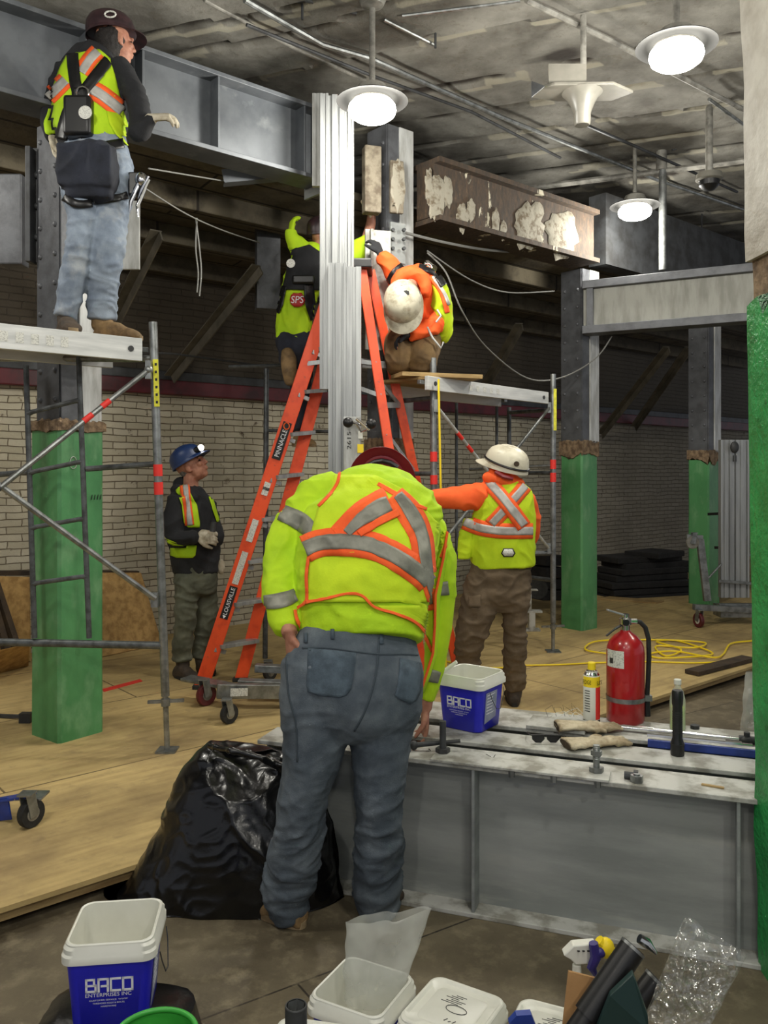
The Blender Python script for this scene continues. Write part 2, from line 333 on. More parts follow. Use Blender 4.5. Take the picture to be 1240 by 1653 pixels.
def rust_mat():
    m, N, L, b, n, mixc, mr = nodes('rusty_peeling_girder'); tc = n('TexCoord'); mp = n('Mapping'); mp.inputs['Scale'].default_value = (1, 1, .38); L.new(tc.outputs['Object'], mp.inputs[0])
    a = n('TexNoise', Scale=5.5, Detail=9.0, Roughness=.6); L.new(mp.outputs[0], a.inputs[0])
    s = n('TexNoise', Scale=30.0, Detail=6.0, Roughness=.7); L.new(mp.outputs[0], s.inputs[0])
    e = n('TexNoise', Scale=1.3, Detail=2.0); L.new(mp.outputs[0], e.inputs[0])
    ad = N.new('ShaderNodeMath'); ad.operation = 'MULTIPLY_ADD'; L.new(e.outputs[0], ad.inputs[0]); ad.inputs[1].default_value = .6; L.new(a.outputs[0], ad.inputs[2])
    c = mixc(mr(s.outputs[0], .4, .7), lin((58, 50, 42)), lin((84, 66, 50)))
    c = mixc(mr(ad.outputs[0], .945, .97), c, lin((196, 190, 168)))
    c = mixc(mr(s.outputs[0], .6, .7, 0, .7), c, lin((110, 90, 66)))
    L.new(c, b.inputs['Base Color']); b.inputs['Roughness'].default_value = .8
    bp = n('Bump', Strength=.7, Distance=.02); L.new(ad.outputs[0], bp.inputs['Height']); L.new(bp.outputs[0], b.inputs['Normal']); return m
def soffit_mat():
    m, N, L, b, n, mixc, mr = nodes('old_plank_soffit'); tc = n('TexCoord'); mp = n('Mapping'); mp.inputs['Rotation'].default_value = (0, 0, math.radians(-40.5)); L.new(tc.outputs['Object'], mp.inputs[0])
    br = n('TexBrick', Scale=1.0, Mortar_Size=0.012, Brick_Width=2.2, Row_Height=.28); L.new(mp.outputs[0], br.inputs[0])
    br.inputs['Color1'].default_value = lin((100, 92, 74)); br.inputs['Color2'].default_value = lin((74, 68, 56)); br.inputs['Mortar'].default_value = lin((24, 20, 16))
    s = n('TexNoise', Scale=4.0, Detail=9.0, Roughness=.7); L.new(mp.outputs[0], s.inputs[0])
    c = mixc(mr(s.outputs[0], .45, .65, 0, .8), br.outputs['Color'], lin((48, 42, 34)))
    L.new(c, b.inputs['Base Color']); b.inputs['Roughness'].default_value = .9
    bp = n('Bump', Strength=.6, Distance=.02); L.new(s.outputs[0], bp.inputs['Height']); L.new(bp.outputs[0], b.inputs['Normal']); return m
MT['brick'] = brick_mat(); MT['ply'] = ply_mat(); MT['slab'] = slab_mat(); MT['ceil'] = ceil_mat(); MT['rust'] = rust_mat(); MT['soffit'] = soffit_mat()
# ================================================================ THE SETTING
CT = 4.66                                     # ceiling height
# lower concrete floor and the plywood floor laid over it, its edge on the 40 degree grid
mb = MB(); mb.box((1, 7, LOW - .05), (22, 22, .1)); fl = mb.build('floor', MT['slab'], kind='structure', smooth=False)
E0 = G(0, 1466); E1 = E0 + U * 14; E00 = E0 - U * 6
mb = MB(); A = E00; Bp = E1; mb.prism([A + Wv * 0, Bp, Bp + Wv * 12, A + Wv * 12], (0, 0, -.02)); pf = mb.build('floor', MT['ply'], kind='structure', smooth=False)
mb = MB(); mb.prism([E00 + Wv * .03 + V((0, 0, -.02)), E1 + Wv * .03 + V((0, 0, -.02)), E1 + Wv * .12 + V((0, 0, -.02)), E00 + Wv * .12 + V((0, 0, -.02))], (0, 0, -.045), 0)
mb.build('trim_1', MT['wood'], kind='structure', smooth=False)
mb = MB(); mb.prism([E00 + Wv * .16 + V((0, 0, -.02)), E1 + Wv * .16 + V((0, 0, -.02)), E1 + Wv * .3 + V((0, 0, -.02)), E00 + Wv * .3 + V((0, 0, -.02))], (0, 0, -.08), 0)
mb.build('trim_2', MT['charred_and_gap'], kind='structure', smooth=False)  # black strip paints the shadow gap below the plywood edge
# back brick wall
W0 = V((0, 9.8, 0))
def wallpt(s, z, off=0): return W0 + U * s + V((0, 0, z)) - Wv * off
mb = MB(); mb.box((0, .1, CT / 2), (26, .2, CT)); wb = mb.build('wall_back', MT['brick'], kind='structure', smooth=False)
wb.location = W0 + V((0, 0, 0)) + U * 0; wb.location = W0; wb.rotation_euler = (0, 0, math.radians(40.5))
me = wb.data
for v in me.vertices: v.co.x += 0; v.co.y = v.co.y + .1
mb = MB(); mb.bar(wallpt(-10, 2.36, .06), wallpt(12, 2.36, .06), .1, .14); mb.bar(wallpt(-10, 2.47, .05), wallpt(12, 2.47, .05), .12, .09, mi=1)
mb.build('trim_3', [MT['redband'], MT['steel_dark']], kind='structure', smooth=False, bevel=.01)
# ceiling
def ceiling():
    st = .05; s0, s1, t0, t1 = -7.5, 9.5, 1.2, 17.0
    ns = int((s1 - s0) / st); nt_ = int((t1 - t0) / st); vs = []; ck = []; pk = []
    rnd = random.Random(4); hs = [rnd.uniform(0, .07) for _ in range(80)]
    edges = []; t = t0 - .2
    while t < t1 + 1: edges.append(t); t += rnd.choice((.28, .5, .55, .62, .7))
    import bisect
    for j in range(nt_ + 1):
        for i in range(ns + 1):
            s = s0 + i * st; t = t0 + j * st
            wob = noise.noise(V((s * .9, t * .6, 0))) * .09 + noise.noise(V((s * 4, t * 4, 3))) * .035
            tt = t + wob; k = max(0, bisect.bisect(edges, tt) - 1); a = tt - edges[k]; b = (edges[k + 1] - tt) if k + 1 < len(edges) else 9
            big = noise.noise(V((s * .7, k * 3.1, 7)))
            wid = .035 + .09 * max(0, big)
            crack = max(0, 1 - a / wid) if a < wid else 0
            peel = 1 if (wid < a < wid + .05 + .16 * max(0, noise.noise(V((s * 1.3, k * 5.0, 1))))) and noise.noise(V((s * 2.2, t * 2.2, 9))) > -.05 else 0
            n3 = noise.noise(V((s * 1.7, t * 1.7, 22)))
            z = CT - hs[k % 80] - .05 * min(1, a / .06) + crack * .04 + noise.noise(V((s * 5, t * 5, 5))) * .008
            if n3 > .56: z += .015; crack = max(crack, (n3 - .56) * 3)
            p = R2 * s + Q2 * t; vs.append((p.x, p.y, z)); ck.append(min(1, crack * 1.6)); pk.append(peel)
    fs = [(j * (ns + 1) + i, (j + 1) * (ns + 1) + i, (j + 1) * (ns + 1) + i + 1, j * (ns + 1) + i + 1) for j in range(nt_) for i in range(ns)]
    me = bpy.data.meshes.new('ceiling'); me.from_pydata(vs, [], fs)
    a = me.attributes.new('crack', 'FLOAT', 'POINT'); a.data.foreach_set('value', ck)
    a = me.attributes.new('peel', 'FLOAT', 'POINT'); a.data.foreach_set('value', pk)
    link('ceiling', me, MT['ceil'], None, V((0, 0, 0)), smooth=True, sharp=50, kind='structure')
    mb = MB(); mb.box((1, 7, CT + .16), (24, 26, .12)); mb.build('ceiling', MT['steel_dark'], kind='structure', smooth=False)
ceiling()
# low sloping plank soffit between the column line and the back wall
CL0 = V((-1.88, 4.95, 0))                     # column line runs along U through here
def cl(s, off=0, z=0): return CL0 + U * s + Wv * off + V((0, 0, z))
mb = MB(); mb.prism([cl(-6, .35, 3.78), cl(13, .35, 3.78), cl(13, 4.6, 3.30), cl(-6, 4.6, 3.30)], (0, 0, .06)); mb.build('trim_4', MT['soffit'], kind='structure', smooth=False)
for k, (o, z) in enumerate(((.9, 3.72), (1.6, 3.64), (2.3, 3.56))):
    mb = MB(); mb.bar(cl(-6, o, z - .07), cl(13, o, z - .07), .14, .16); mb.build('trim_%d' % (5 + k), MT['soffit'], kind='structure', smooth=False, bevel=.01)
# knee braces from wall to soffit
def brace(p0, p1, label):
    mb = MB(); mb.bar(p0, p1, .09, .012); mb.bar(p0 + V((.04, 0, -.04)), p1 + V((.04, 0, -.04)), .012, .08)
    t = mb; t.build('knee_brace', MT['wood'] if False else mat_br, label=label, cat='brace')
mat_br = mat('brown_grey_angle_iron', (98, 92, 80), (74, 70, 60), .7, .1, sc=6)
for (a, b, l) in (((272, 606, 7.75), (414, 428, 6.9), 'brown steel angle brace rising from wall behind the orange ladder and wires'),
                  ((168, 545, 7.2), (252, 372, 6.3), 'brown angle brace rising behind the legs of the worker on the left platform'),
                  ((770, 640, 10.6), (838, 522, 9.3), 'dark angle brace between the right platform and the wide green column'),
                  ((968, 700, 12.4), (1076, 560, 10.6), 'dark angle brace seen under the boxed beam, nearer to the middle'),
                  ((1022, 688, 13), (1110, 560, 11.6), 'dark angle brace seen just left of the farthest green column')):
    brace(P(*a), P(*b), l)
# ---------------------------------------------------------------- columns
def ringbox(c, s, ang, z, ch=.0):
    """square section ring with slightly worn corners"""
    pts = []; h = s / 2
    for k in range(4):
        a = ang + PI / 4 + k * PI / 2; q = V((math.cos(a), math.sin(a), 0)) * (h * math.sqrt(2)); t = V((-math.sin(a), math.cos(a), 0))
        i = V((math.cos(a), math.sin(a), 0)) * ch
        pts += [c + q - i - t * ch + V((0, 0, z)), c + q - i + t * ch + V((0, 0, z))]
    return pts
def column(c, s, ang, ztop, label, zend=4.2, white=True, sh=.24, greenmat='green', rag=1.0):
    r = thing('column', label, 'column', c)
    mb = MB(); rs = []
    nz_ = 14
    for i in range(nz_ + 1):
        z = ztop * i / nz_; k = 1 + .012 * noise.noise(V((c.x, c.y, z * 3)))
        rs.append(ringbox(c, s * k, ang, z, .012))
    mb.rings(rs); mb.build('painted_casing', MT[greenmat], r, sharp=30)
    # broken top
    mb = MB(); rnd = random.Random(int(c.x * 100)); a = V((math.cos(ang), math.sin(ang), 0)); b = V((-a.y, a.x, 0))
    top = []; n = 60; rsA = []; rsB = []; rsC = []
    for i in range(n):
        t = 4 * i / n; k = int(t); f = t - k; cs = [(-1, -1), (1, -1), (1, 1), (-1, 1), (-1, -1)]
        x = cs[k][0] * (1 - f) + cs[k + 1][0] * f; y = cs[k][1] * (1 - f) + cs[k + 1][1] * f
        p = c + a * x * (s / 2 + .009) + b * y * (s / 2 + .009)
        rsA.append(p + V((0, 0, ztop - .01 - (.09 + .11 * noise.noise(V((t * 1.7 + c.x, 3, c.y))) + .03 * noise.noise(V((t * 9, 1, c.y)))) * rag))); rsC.append(p + V((0, 0, ztop + .012 + rnd.random() * .02))); rsB.append(c + (p - c) * .80 + V((0, 0, ztop + .02 + rnd.random() * .03)))
    mb.rings([rsA, rsC, rsB]); mb.build('broken_edge', MT['broken'], r, sharp=20)
    # steel H shaft: flanges + web
    mb = MB(); h = sh / 2
    mb.bar(c + b * h + V((0, 0, ztop)), c + b * h + V((0, 0, zend)), sh, .018, up=b)
    mb.bar(c + b * 0 + V((0, 0, ztop)), c + V((0, 0, zend)), .014, sh - .02, up=b)
    mb.bar(c - a * h * .2 - b * h + V((0, 0, ztop)), c - a * h * .2 - b * h + V((0, 0, zend)), sh * .8, .018, up=b)
    for q in (-1,):
        mb.bar(c + a * q * h + V((0, 0, ztop)), c + a * q * h + V((0, 0, zend)), .016, sh * .96, up=b)
    mb.build('steel_shaft', MT['steel_col'], r, smooth=False)
    mb = MB()
    z = ztop + .15
    while z < zend - .1:
        for q in (-.32, .32):
            p = c - a * (h + .008) + b * q * sh + V((0, 0, z)); mb.ell(p, (.016, .016, .016), None, 8, 5)
        z += .17
    mb.build('rivets', MT['steel_col'], r)
    if white:
        mb = MB(); mb.bar(c - b * (h + .012) + a * h * .55 + V((0, 0, ztop)), c - b * (h + .012) + a * h * .55 + V((0, 0, zend)), sh * .62, .016, up=b)
        mb.build('pale_flange', MT['steel_white'], r, smooth=False, bevel=.003, label='pale painted steel flange')
    return r
MT['steel_col'] = mat('grey_column_steel', (92, 94, 98), (74, 75, 78), .5, .25, sc=7, bump=.15)
AU = math.radians(40.5)
C1 = G(106, 1187) ; C1 = V((-1.90, 5.02, 0)); C2 = V((1.95, 8.36, 0)); C3 = V((3.78, 9.88, 0)); CM = V((.04, 6.75, 0))
c1 = column(C1, .30, math.radians(53), 1.84, 'green painted square column standing behind the left scaffold ladder', 3.62, rag=.3)
c2 = column(C2, .262, AU, 1.84, 'green column with rough broken top standing right of the white helmeted worker', 3.55)
c3 = column(C3, .262, AU, 1.78, 'farthest green column standing beside the folded lift mast', 3.55)
cm = column(CM, .27, AU, 1.80, 'column behind the orange stepladder with crumbling brown casing', 4.3, greenmat='broken')
# chalk circle and scrawl on first column, tape ring
mb = MB(); b1 = V((-math.sin(math.radians(53)), math.cos(math.radians(53)), 0)); a1 = V((b1.y, -b1.x, 0)); fc = C1 - b1 * .1545
mb.tube([fc + a1 * (-.06 + .022 * math.cos(t)) + V((0, 0, 1.62 + .035 * math.sin(t))) for t in [i * PI / 8 for i in range(16)]], .0022, 5, True)
mb.build('chalk_circle', MT['steel_white'], c1)
mb = MB()
for k in range(4): mb.bar(fc + a1 * (.06 + k * .02) + V((0, 0, 1.40)), fc + a1 * (.066 + k * .02) + V((0, 0, 1.43)), .004, .002, b1)
mb.build('marker_writing', MT['print'], c1)
# big foreground column right
def fgcol():
    c = V((1.458, 2.62, LOW)); r = thing('column', 'large foreground column, wrinkled bright green below and cracked cream above', 'column', c)
    s = .42; a = math.radians(3)
    def surf(z0, z1, grow, mt, name, rag=0):
        mb = MB(); rs = []; n = 24
        for i in range(n + 1):
            z = z0 + (z1 - z0) * i / n; ring = []
            for q in range(48):
                t = 4 * q / 48; k = int(t); f = t - k; cs = [(-1, -1), (1, -1), (1, 1), (-1, 1), (-1, -1)]
                x = cs[k][0] * (1 - f) + cs[k + 1][0] * f; y = cs[k][1] * (1 - f) + cs[k + 1][1] * f
                nn = noise.noise(V((x * 2, y * 2, z * 4))) * .008
                h = s / 2 + grow + nn; xx, yy = x * h, y * h
                lean = (z - 1.58) * -.017
                zz = z + (noise.noise(V((x * 5, y * 5, 8))) * rag if (i == n and rag) else (noise.noise(V((x * 4, y * 4, 3))) * abs(rag) * 0))
                ring.append(V((c.x + xx * math.cos(a) - yy * math.sin(a) + lean, c.y + xx * math.sin(a) + yy * math.cos(a), zz)))
            rs.append(ring)
        mb.rings(rs); return mb.build(name, MT[mt], r, sharp=45)
    surf(LOW, 2.13, .004, 'green_fg', 'green_paint_layer', .12)
    surf(2.02, 2.36, -.012, 'broken', 'broken_patch', 0)
    surf(2.28, CT - .05, .004, 'cream_fg', 'cream_paint_layer', 0)
fgcol()
# ---------------------------------------------------------------- girders
def girder(p0, p1, zb, zt, fw, name, label, cat, stiff=(), m='steel', part_m=None, tw=.016, tf=.03):
    r = thing(name, label, cat, (p0 + p1) / 2 + V((0, 0, zb))); d = (p1 - p0).normalized(); sd = V((d.y, -d.x, 0))
    mb = MB(); mb.bar(p0 + V((0, 0, zt - tf / 2)), p1 + V((0, 0, zt - tf / 2)), fw, tf); mb.build('top_flange', MT[part_m or m], r, smooth=False, bevel=.004)
    mb = MB(); mb.bar(p0 + V((0, 0, zb + tf / 2)), p1 + V((0, 0, zb + tf / 2)), fw, tf); mb.build('bottom_flange', MT[m], r, smooth=False, bevel=.004)
    mb = MB(); mb.bar(p0 + V((0, 0, (zb + zt) / 2)), p1 + V((0, 0, (zb + zt) / 2)), tw, zt - zb - tf * 2); mb.build('web', MT[m], r, smooth=False)
    for s in stiff:
        q = p0 + d * s; mb = MB()
        mb.box(q + V((0, 0, (zb + zt) / 2)), (.016, fw * .94, zt - zb - 2 * tf), M((d, sd, Zv)).transposed()); mb.build('stiffener', MT[m], r, smooth=False, bevel=.002)
    return r, d, sd
ga = cl(-3.2, 0) ; gb = cl(1.82, 0)
MT['girder'] = mat('grey_primed_girder', (106, 110, 114), (86, 90, 95), .5, .2, sc=3, bump=.06, c3=(124, 128, 130), sc3=5, lo3=.6, hi3=.75)
gr, gd, gs = girder(ga, gb, 3.66, 4.19, .24, 'plate_girder', 'long grey steel plate girder hung high behind the worker on the left', 'girder', (1.2, 2.3, 3.28, 3.63, 4.154, 4.84), 'girder')
mb = MB(); e = gb + V((0, 0, 3.92)); mb.box(e, (.02, .28, .66), M((gd, gs, Zv)).transposed())
for z in (-.25, -.12, .02, .15, .27):
    for q in (-.1, .1): mb.cyl(e + V((0, 0, z)) + gs * q - gd * .01, e + V((0, 0, z)) + gs * q + gd * .04, .014, n=6)
mb.build('end_plate', MT['steel'], gr, smooth=False)
# angle hanging under it
a = P(362, 297, 6.0); b = P(512, 283, 6.2)
mb = MB(); mb.bar(a, b, .1, .012); mb.bar(a + V((0, -.05, .04)), b + V((0, -.05, .04)), .012, .09); mb.build('steel_angle', MT['girder'], smooth=False, label='short grey steel angle lying under the right end of the grey girder', cat='steel angle')
# rusty old girder to the right
rg = thing('old_girder', 'old rusty dark girder with peeling cream paint between two columns', 'girder', cl(4.2, 0, 3.57))
p0 = cl(2.86, -.06); p1 = cl(5.0, -.06)
mb = MB(); mb.bar(p0 + V((0, 0, 3.82)), p1 + V((0, 0, 3.82)), .2, .42); mb.build('riveted_web', MT['rust'], rg, smooth=False)
mb = MB(); mb.bar(p0 + V((0, 0, 4.05)), p1 + V((0, 0, 4.05)), .34, .04); mb.build('top_flange', MT['rust'], rg, smooth=False)
mb = MB(); mb.bar(p0 + V((0, 0, 3.585)), p1 + V((0, 0, 3.585)), .34, .04); mb.build('bottom_flange', MT['rust'], rg, smooth=False)
mb = MB()
rn = random.Random(3)
for (x0, x1, y0, y1) in ((630, 655, 258, 348), (690, 716, 278, 365), (738, 765, 330, 375), (690, 735, 275, 300), (832, 878, 328, 402), (882, 934, 342, 420), (795, 812, 345, 388)):
    pass
# peeling paint blisters as raised flakes on the web face
nrm = -Wv
FL = []
def oncl(x, y, off):
    o = V((0, 0, CZ)); dr = P(x, y, 1.0) - o; pl = cl(0, off); t = (pl - o).dot(Wv) / dr.dot(Wv); return o + dr * t
for (cx, cy, w2, h2) in ((643, 300, 12, 42), (704, 318, 14, 38), (692, 300, 6, 30), (722, 310, 8, 26), (746, 352, 10, 24), (760, 340, 7, 20), (800, 358, 6, 22), (812, 372, 5, 16), (855, 365, 23, 38), (907, 380, 26, 40)):
    pts = []; n = 26; mb = MB()
    for i in range(n):
        t = 2 * PI * i / n; sq = 1 / max(abs(math.cos(t)), abs(math.sin(t))) if w2 > 20 else 1.0
        k = (.5 + .5 * sq) * (.8 + rn.random() * .35); pts.append(oncl(cx + w2 * k * math.cos(t), cy + h2 * k * math.sin(t), -.165))
    c0 = sum(pts, V()) / n; rs = [pts, [c0 + (p - c0) * .9 + nrm * .012 for p in pts], [c0 + (p - c0) * .4 + nrm * .016 for p in pts]]
    mb.rings(rs); FL.append(mb)
MT['peel'] = mat('peeling_cream_paint', (150, 145, 130), (104, 92, 74), .8, 0, sc=14, det=8, lo=.5, hi=.62, bump=.6, bsc=30)
for mb in FL: mb.build('paint_flake', MT['peel'], rg, smooth=True)
mb = MB(); s = 5.0
p0 = cl(5.2, -.06); p1 = cl(12, -.06)
mb.bar(p0 + V((0, 0, 3.95)), p1 + V((0, 0, 3.95)), .2, .7); mb.build('old_girder', MT['steel_dark'], smooth=False, label='dark old girder above the two far green columns', cat='girder')
MT['panel'] = mat('galvanised_panel', (150, 150, 142), (126, 126, 118), .6, 0, sc=3, stretch=(4, 4, .8))
# boxed grey girder right, towards camera
g2a = P(944, 500, 8.15); g2a.z = 0; g2b = g2a + V((2.9, -1.55, 0))
r, d, sd = girder(g2a, g2b, 2.89, 3.40, .2, 'channel_girder', 'short deep grey girder with framed pale panel, spanning right from a column', 'girder', (), 'steel_col', tf=.075)
mb = MB(); mb.bar(g2a + V((0, 0, 3.145)) + sd * .03, g2b + V((0, 0, 3.145)) + sd * .03, .03, .37); mb.build('pale_panel', MT['panel'], r, smooth=False)
mb = MB(); mb.bar(g2a + d * .04 + V((0, 0, 3.145)) + sd * .06, g2a + d * .10 + V((0, 0, 3.145)) + sd * .06, .05, .36); mb.build('end_stile', MT['steel_col'], r, smooth=False)
MT['stain'] = mat('stained_concrete', (126, 118, 102), (88, 78, 64), .8, 0, sc=12, bump=.4)
# splice plates round the central column
r = thing('splice_plate', 'pale steel splice plate with six bolts beside the crouching worker', 'steel plate', P(643, 430, 6.5))
mb = MB(); mb.bar(P(642, 425, 6.5), P(642, 360, 6.5), .135, .02, up=V((.5, -.85, 0))); mb.build('plate', MT['steel'], r, smooth=False, bevel=.003)
for i in range(3):
    for j in (-1, 1):
        mb = MB(); p = P(642 + j * 9, 372 + i * 15, 6.47); mb.cyl(p, p + V((.01, -.03, 0)), .014, n=6); mb.build('bolt', MT['steel_dark'], r)
mb = MB(); mb.bar(P(610, 565, 6.35), P(610, 372, 6.35), .2, .02, up=V((.3, -.95, 0))); mb.bar(P(598, 565, 6.33), P(598, 372, 6.33), .02, .1, up=V((.3, -.95, 0)))
mb.build('steel_plate', MT['steel_top'], smooth=False, label='tall mottled grey plate standing behind the top of the stepladder', cat='steel plate')
mb = MB(); mb.bar(P(600, 345, 6.3), P(600, 238, 6.3), .13, .1, up=V((.3, -.95, 0))); mb.bar(P(640, 345, 6.45), P(640, 260, 6.45), .11, .04, up=V((.3, -.95, 0)))
mb.build('column_bracket', MT['stain'], smooth=False, bevel=.01, label='stained concrete bracket at the head of the column, right of the tall mast', cat='bracket')
mb = MB(); mb.bar(P(432, 500, 7.2), P(432, 350, 7.2), .2, .12, up=V((.3, -.95, 0))); mb.build('steel_post', MT['steel_col'], smooth=False, label='grey steel post end left of the worker with a red badge', cat='post')
mb = MB(); mb.box(P(212, 380, 5.6), (.115, .02, .46)); mb.build('white_panel', MT['steel_white'], smooth=False, bevel=.004, label='blank white panel hanging behind the knee of the worker on the left', cat='panel')
# riveted stub left behind scaffold worker
r = thing('old_steel_bracket', 'dark bolted steel bracket on column head, left of the worker on the platform', 'bracket', P(75, 420, 5.1))
mb = MB(); mb.bar(P(76, 425, 5.05), P(76, 240, 5.05), .17, .03, up=V((0, -1, 0))); mb.bar(P(50, 425, 5.0), P(50, 240, 5.0), .03, .1, up=V((0, -1, 0))); mb.bar(P(100, 425, 5.0), P(100, 240, 5.0), .02, .08, up=V((0, -1, 0)))
mb.build('plate', MT['steel_dark'], r, smooth=False, bevel=.004)
for i in range(7):
    mb = MB(); p = P(60 if i % 2 else 66, 258 + i * 25, 5.02); mb.ell(p, (.02, .02, .02), None, 10, 6); mb.build('rivet', MT['steel_dark'], r)
mb = MB(); mb.bar(P(22, 430, 5.3), P(22, 285, 5.3), .15, .12, up=V((0, -1, 0))); mb.build('steel_box_post', MT['steel_col'], smooth=False, bevel=.01, label='dark grey boxed post at the far left edge below the girder', cat='post')
# ---------------------------------------------------------------- ceiling services
def pipe(pts, r, label, m='galv', name='conduit', cat='conduit', clips=True):
    mb = MB(); mb.tube(pts, r, 8)
    t = mb.build(name, MT[m], label=label, cat=cat); return t
def CP(x, y, z=4.5): return G(x, y, z)
pipe([CP(395, 0), CP(520, 72), CP(600, 95), CP(800, 185), CP(1060, 290), CP(1240, 352)], .018, 'bright ceiling conduit running the full width from top centre to the right')
pipe([CP(398, 40, 4.47), CP(600, 122, 4.47), CP(760, 180, 4.47), CP(905, 255, 4.47)], .012, 'thin dark conduit just below the bright one, passing the middle lamp', 'steel_dark')
pipe([CP(330, 0, 4.55), CP(480, 80, 4.55), CP(590, 130, 4.55)], .013, 'thin dull conduit at top, left of the middle lamp', 'grime')
pipe([CP(850, 0), CP(985, 65), CP(1110, 130), CP(1210, 182)], .02, 'ceiling conduit passing behind the brightest lamp', 'grime')
pipe([CP(620, 32, 4.55), CP(700, 72, 4.5)], .012, 'short conduit stub leaving the lamp junction box', 'galv')
pipe([CP(650, 26, 4.55), CP(760, 12, 4.55), CP(840, 1, 4.55)], .012, 'conduit from the lamp junction box to upper right', 'galv')
pipe([CP(575, 22, 4.58), CP(520, 8, 4.58), CP(470, -8, 4.58)], .014, 'conduit from the lamp junction box to the top edge on its left', 'steel_dark')
pipe([CP(760, 315, 4.42), CP(980, 288, 4.42), CP(1210, 258, 4.42)], .03, 'thick grey pipe crossing the ceiling above the far lamp', 'grime', 'ceiling_pipe', 'pipe')
pipe([CP(930, 195, 4.5), CP(1030, 238, 4.5), CP(1190, 310, 4.5)], .014, 'dull conduit running right from under the white horn fixture', 'steel_dark')
pipe([CP(1145, 160, 4.5), CP(1210, 208, 4.5)], .014, 'short light conduit under the brightest lamp by the cream column', 'galv')
for (x, y0, y1, l) in ((488, 0, 32, 'threaded rod hanging left of the middle lamp'), (703, 42, 78, 'threaded rod with washer hanging right of the middle lamp'), (1133, 338, 372, 'small rod hanging right of the vertical pipe')):
    mb = MB(); d = CP(x, y0 + 1, 4.6).y; mb.cyl(P(x, y0, d), P(x, y1, d), .008, n=6); mb.cyl(P(x, y0 + 2, d), P(x, y0 + 5, d), .03, n=8); mb.build('hanging_rod', MT['steel_dark'], label=l, cat='rod')
# vertical pipe standing to the boxed girder
r = thing('vertical_pipe', 'vertical grey conduit dropping from the ceiling to the framed girder', 'pipe', P(1068, 436, 7.95))
mb = MB(); mb.cyl(P(1070, 436, 7.95), P(1070, 268, 7.95), .036); mb.build('pipe', MT['galv'], r)
mb = MB(); mb.cyl(P(1068, 275, 7.95), P(1068, 190, 7.95), .05); mb.build('sleeve', MT['grime'], r)
mb = MB(); mb.ell(P(1062, 188, 7.95), (.17, .14, .08)); mb.build('canopy', MT['steel_dark'], r)
mb = MB(); mb.tube([P(1085 + 17 * math.sin(t), 222 - 20 * math.cos(t), 7.9) for t in [i * PI / 8 for i in range(9)]], .01, 6); mb.build('cable_loop', MT['steel_dark'], r)
# ---------------------------------------------------------------- pendant lamps
def pendant(loc, label, ztop=CT - .02):
    """loc = middle of the lens"""
    r = thing('pendant_lamp', label, 'lamp', loc); c = V(loc)
    mb = MB(); mb.cyl(c + V((0, 0, .17)), V((c.x, c.y, ztop - .1)), .019); mb.build('stem', MT['grime'], r)
    mb = MB(); mb.lathe([(.02, -.12), (.07, -.10), (.09, -.06), (.09, 0), (.03, .02)], V((c.x, c.y, ztop - .02))); mb.build('junction_box', MT['grime'], r)
    mb = MB(); mb.lathe([(.05, .19), (.09, .17), (.11, .12), (.13, .085), (.125, .07), (.05, .08)], c); mb.build('ballast_housing', MT['grime'], r)
    mb = MB(); mb.lathe([(.12, .10), (.17, .095), (.225, .08), (.228, .074), (.17, .085), (.13, .078)], c, n=36, cap=False); mb.build('shade', MT['shade'], r, fix=False)
    mb = MB(); mb.lathe([(.125, .072), (.148, .045), (.153, .018), (.143, -.01), (.11, -.034), (.06, -.046), (.005, -.05)], c, n=32); mb.build('glass_lens', MT['lens'], r)
    ld = bpy.data.lights.new('lamp_light', 'POINT'); ld.energy = LAMP_W; ld.color = (1.0, .965, .88); ld.shadow_soft_size = .10
    lo = bpy.data.objects.new('lamp_light', ld); COL.objects.link(lo); lo.parent = r; lo.location = (0, 0, -.20)
    return r
L1 = pendant(P(601, 183, 5.3), 'glowing pendant lamp beside the tall mast, middle of the ceiling')
def dlamp(p, label): return dup(L1, p, None, label)
dlamp(P(1092, 96, 4.8), 'brightest pendant lamp, at the top right near the cream column')
dlamp(P(1025, 346, 7.8), 'smallest glowing pendant lamp, farthest back above the framed girder')
for (x, y, l) in ((-1.7, 2.2, 'in front of the left platform'), (.7, 1.2, 'over the camera'), (-3.3, 4.2, 'beyond the left edge'), (3.4, 3.9, 'beyond the cream column'), (-1.2, -1.2, 'behind the camera to the left'), (1.6, -1.0, 'behind the camera to the right'), (0.3, -3.2, 'farthest behind the camera')):  # unseen pendants added to brighten the foreground and front faces
    dlamp(V((x, y, 3.96)), 'unseen pendant lamp added for light outside the picture, ' + l)
# white horn fixture
r = thing('horn_fixture', 'white plate fixture with downward horn, unlit, between the lamps', 'ceiling fixture', P(938, 155, 5.4))
pc = P(940, 150, 5.4)
mb = MB(); pts = [pc + V((x, y, 0)) for x, y in ((-.33, -.03), (-.2, -.11), (.17, -.12), (.33, -.0), (.22, .12), (-.14, .13), (-.31, .07))]; mb.prism(pts, (0, 0, .02)); pl = mb.build('plate', MT['enamel'], r, smooth=False, bevel=.004)
mb = MB(); mb.lathe([(.13, .0), (.10, -.03), (.075, -.08), (.055, -.13), (.052, -.2), (.045, -.21)], pc + V((0, 0, 0))); mb.build('horn', MT['enamel'], r)
mb = MB(); mb.box(pc + V((-.11, -.06, .09)), (.24, .02, .13)); mb.build('side_plate', MT['enamel'], r, smooth=False)
mb = MB(); mb.prism([pc + V((-.34, -.08, .04)), pc + V((-.34, -.08, -.06)), pc + V((-.26, -.1, -.0))], (0, .02, 0)); mb.build('dark_fin', MT['steel_dark'], r, smooth=False)
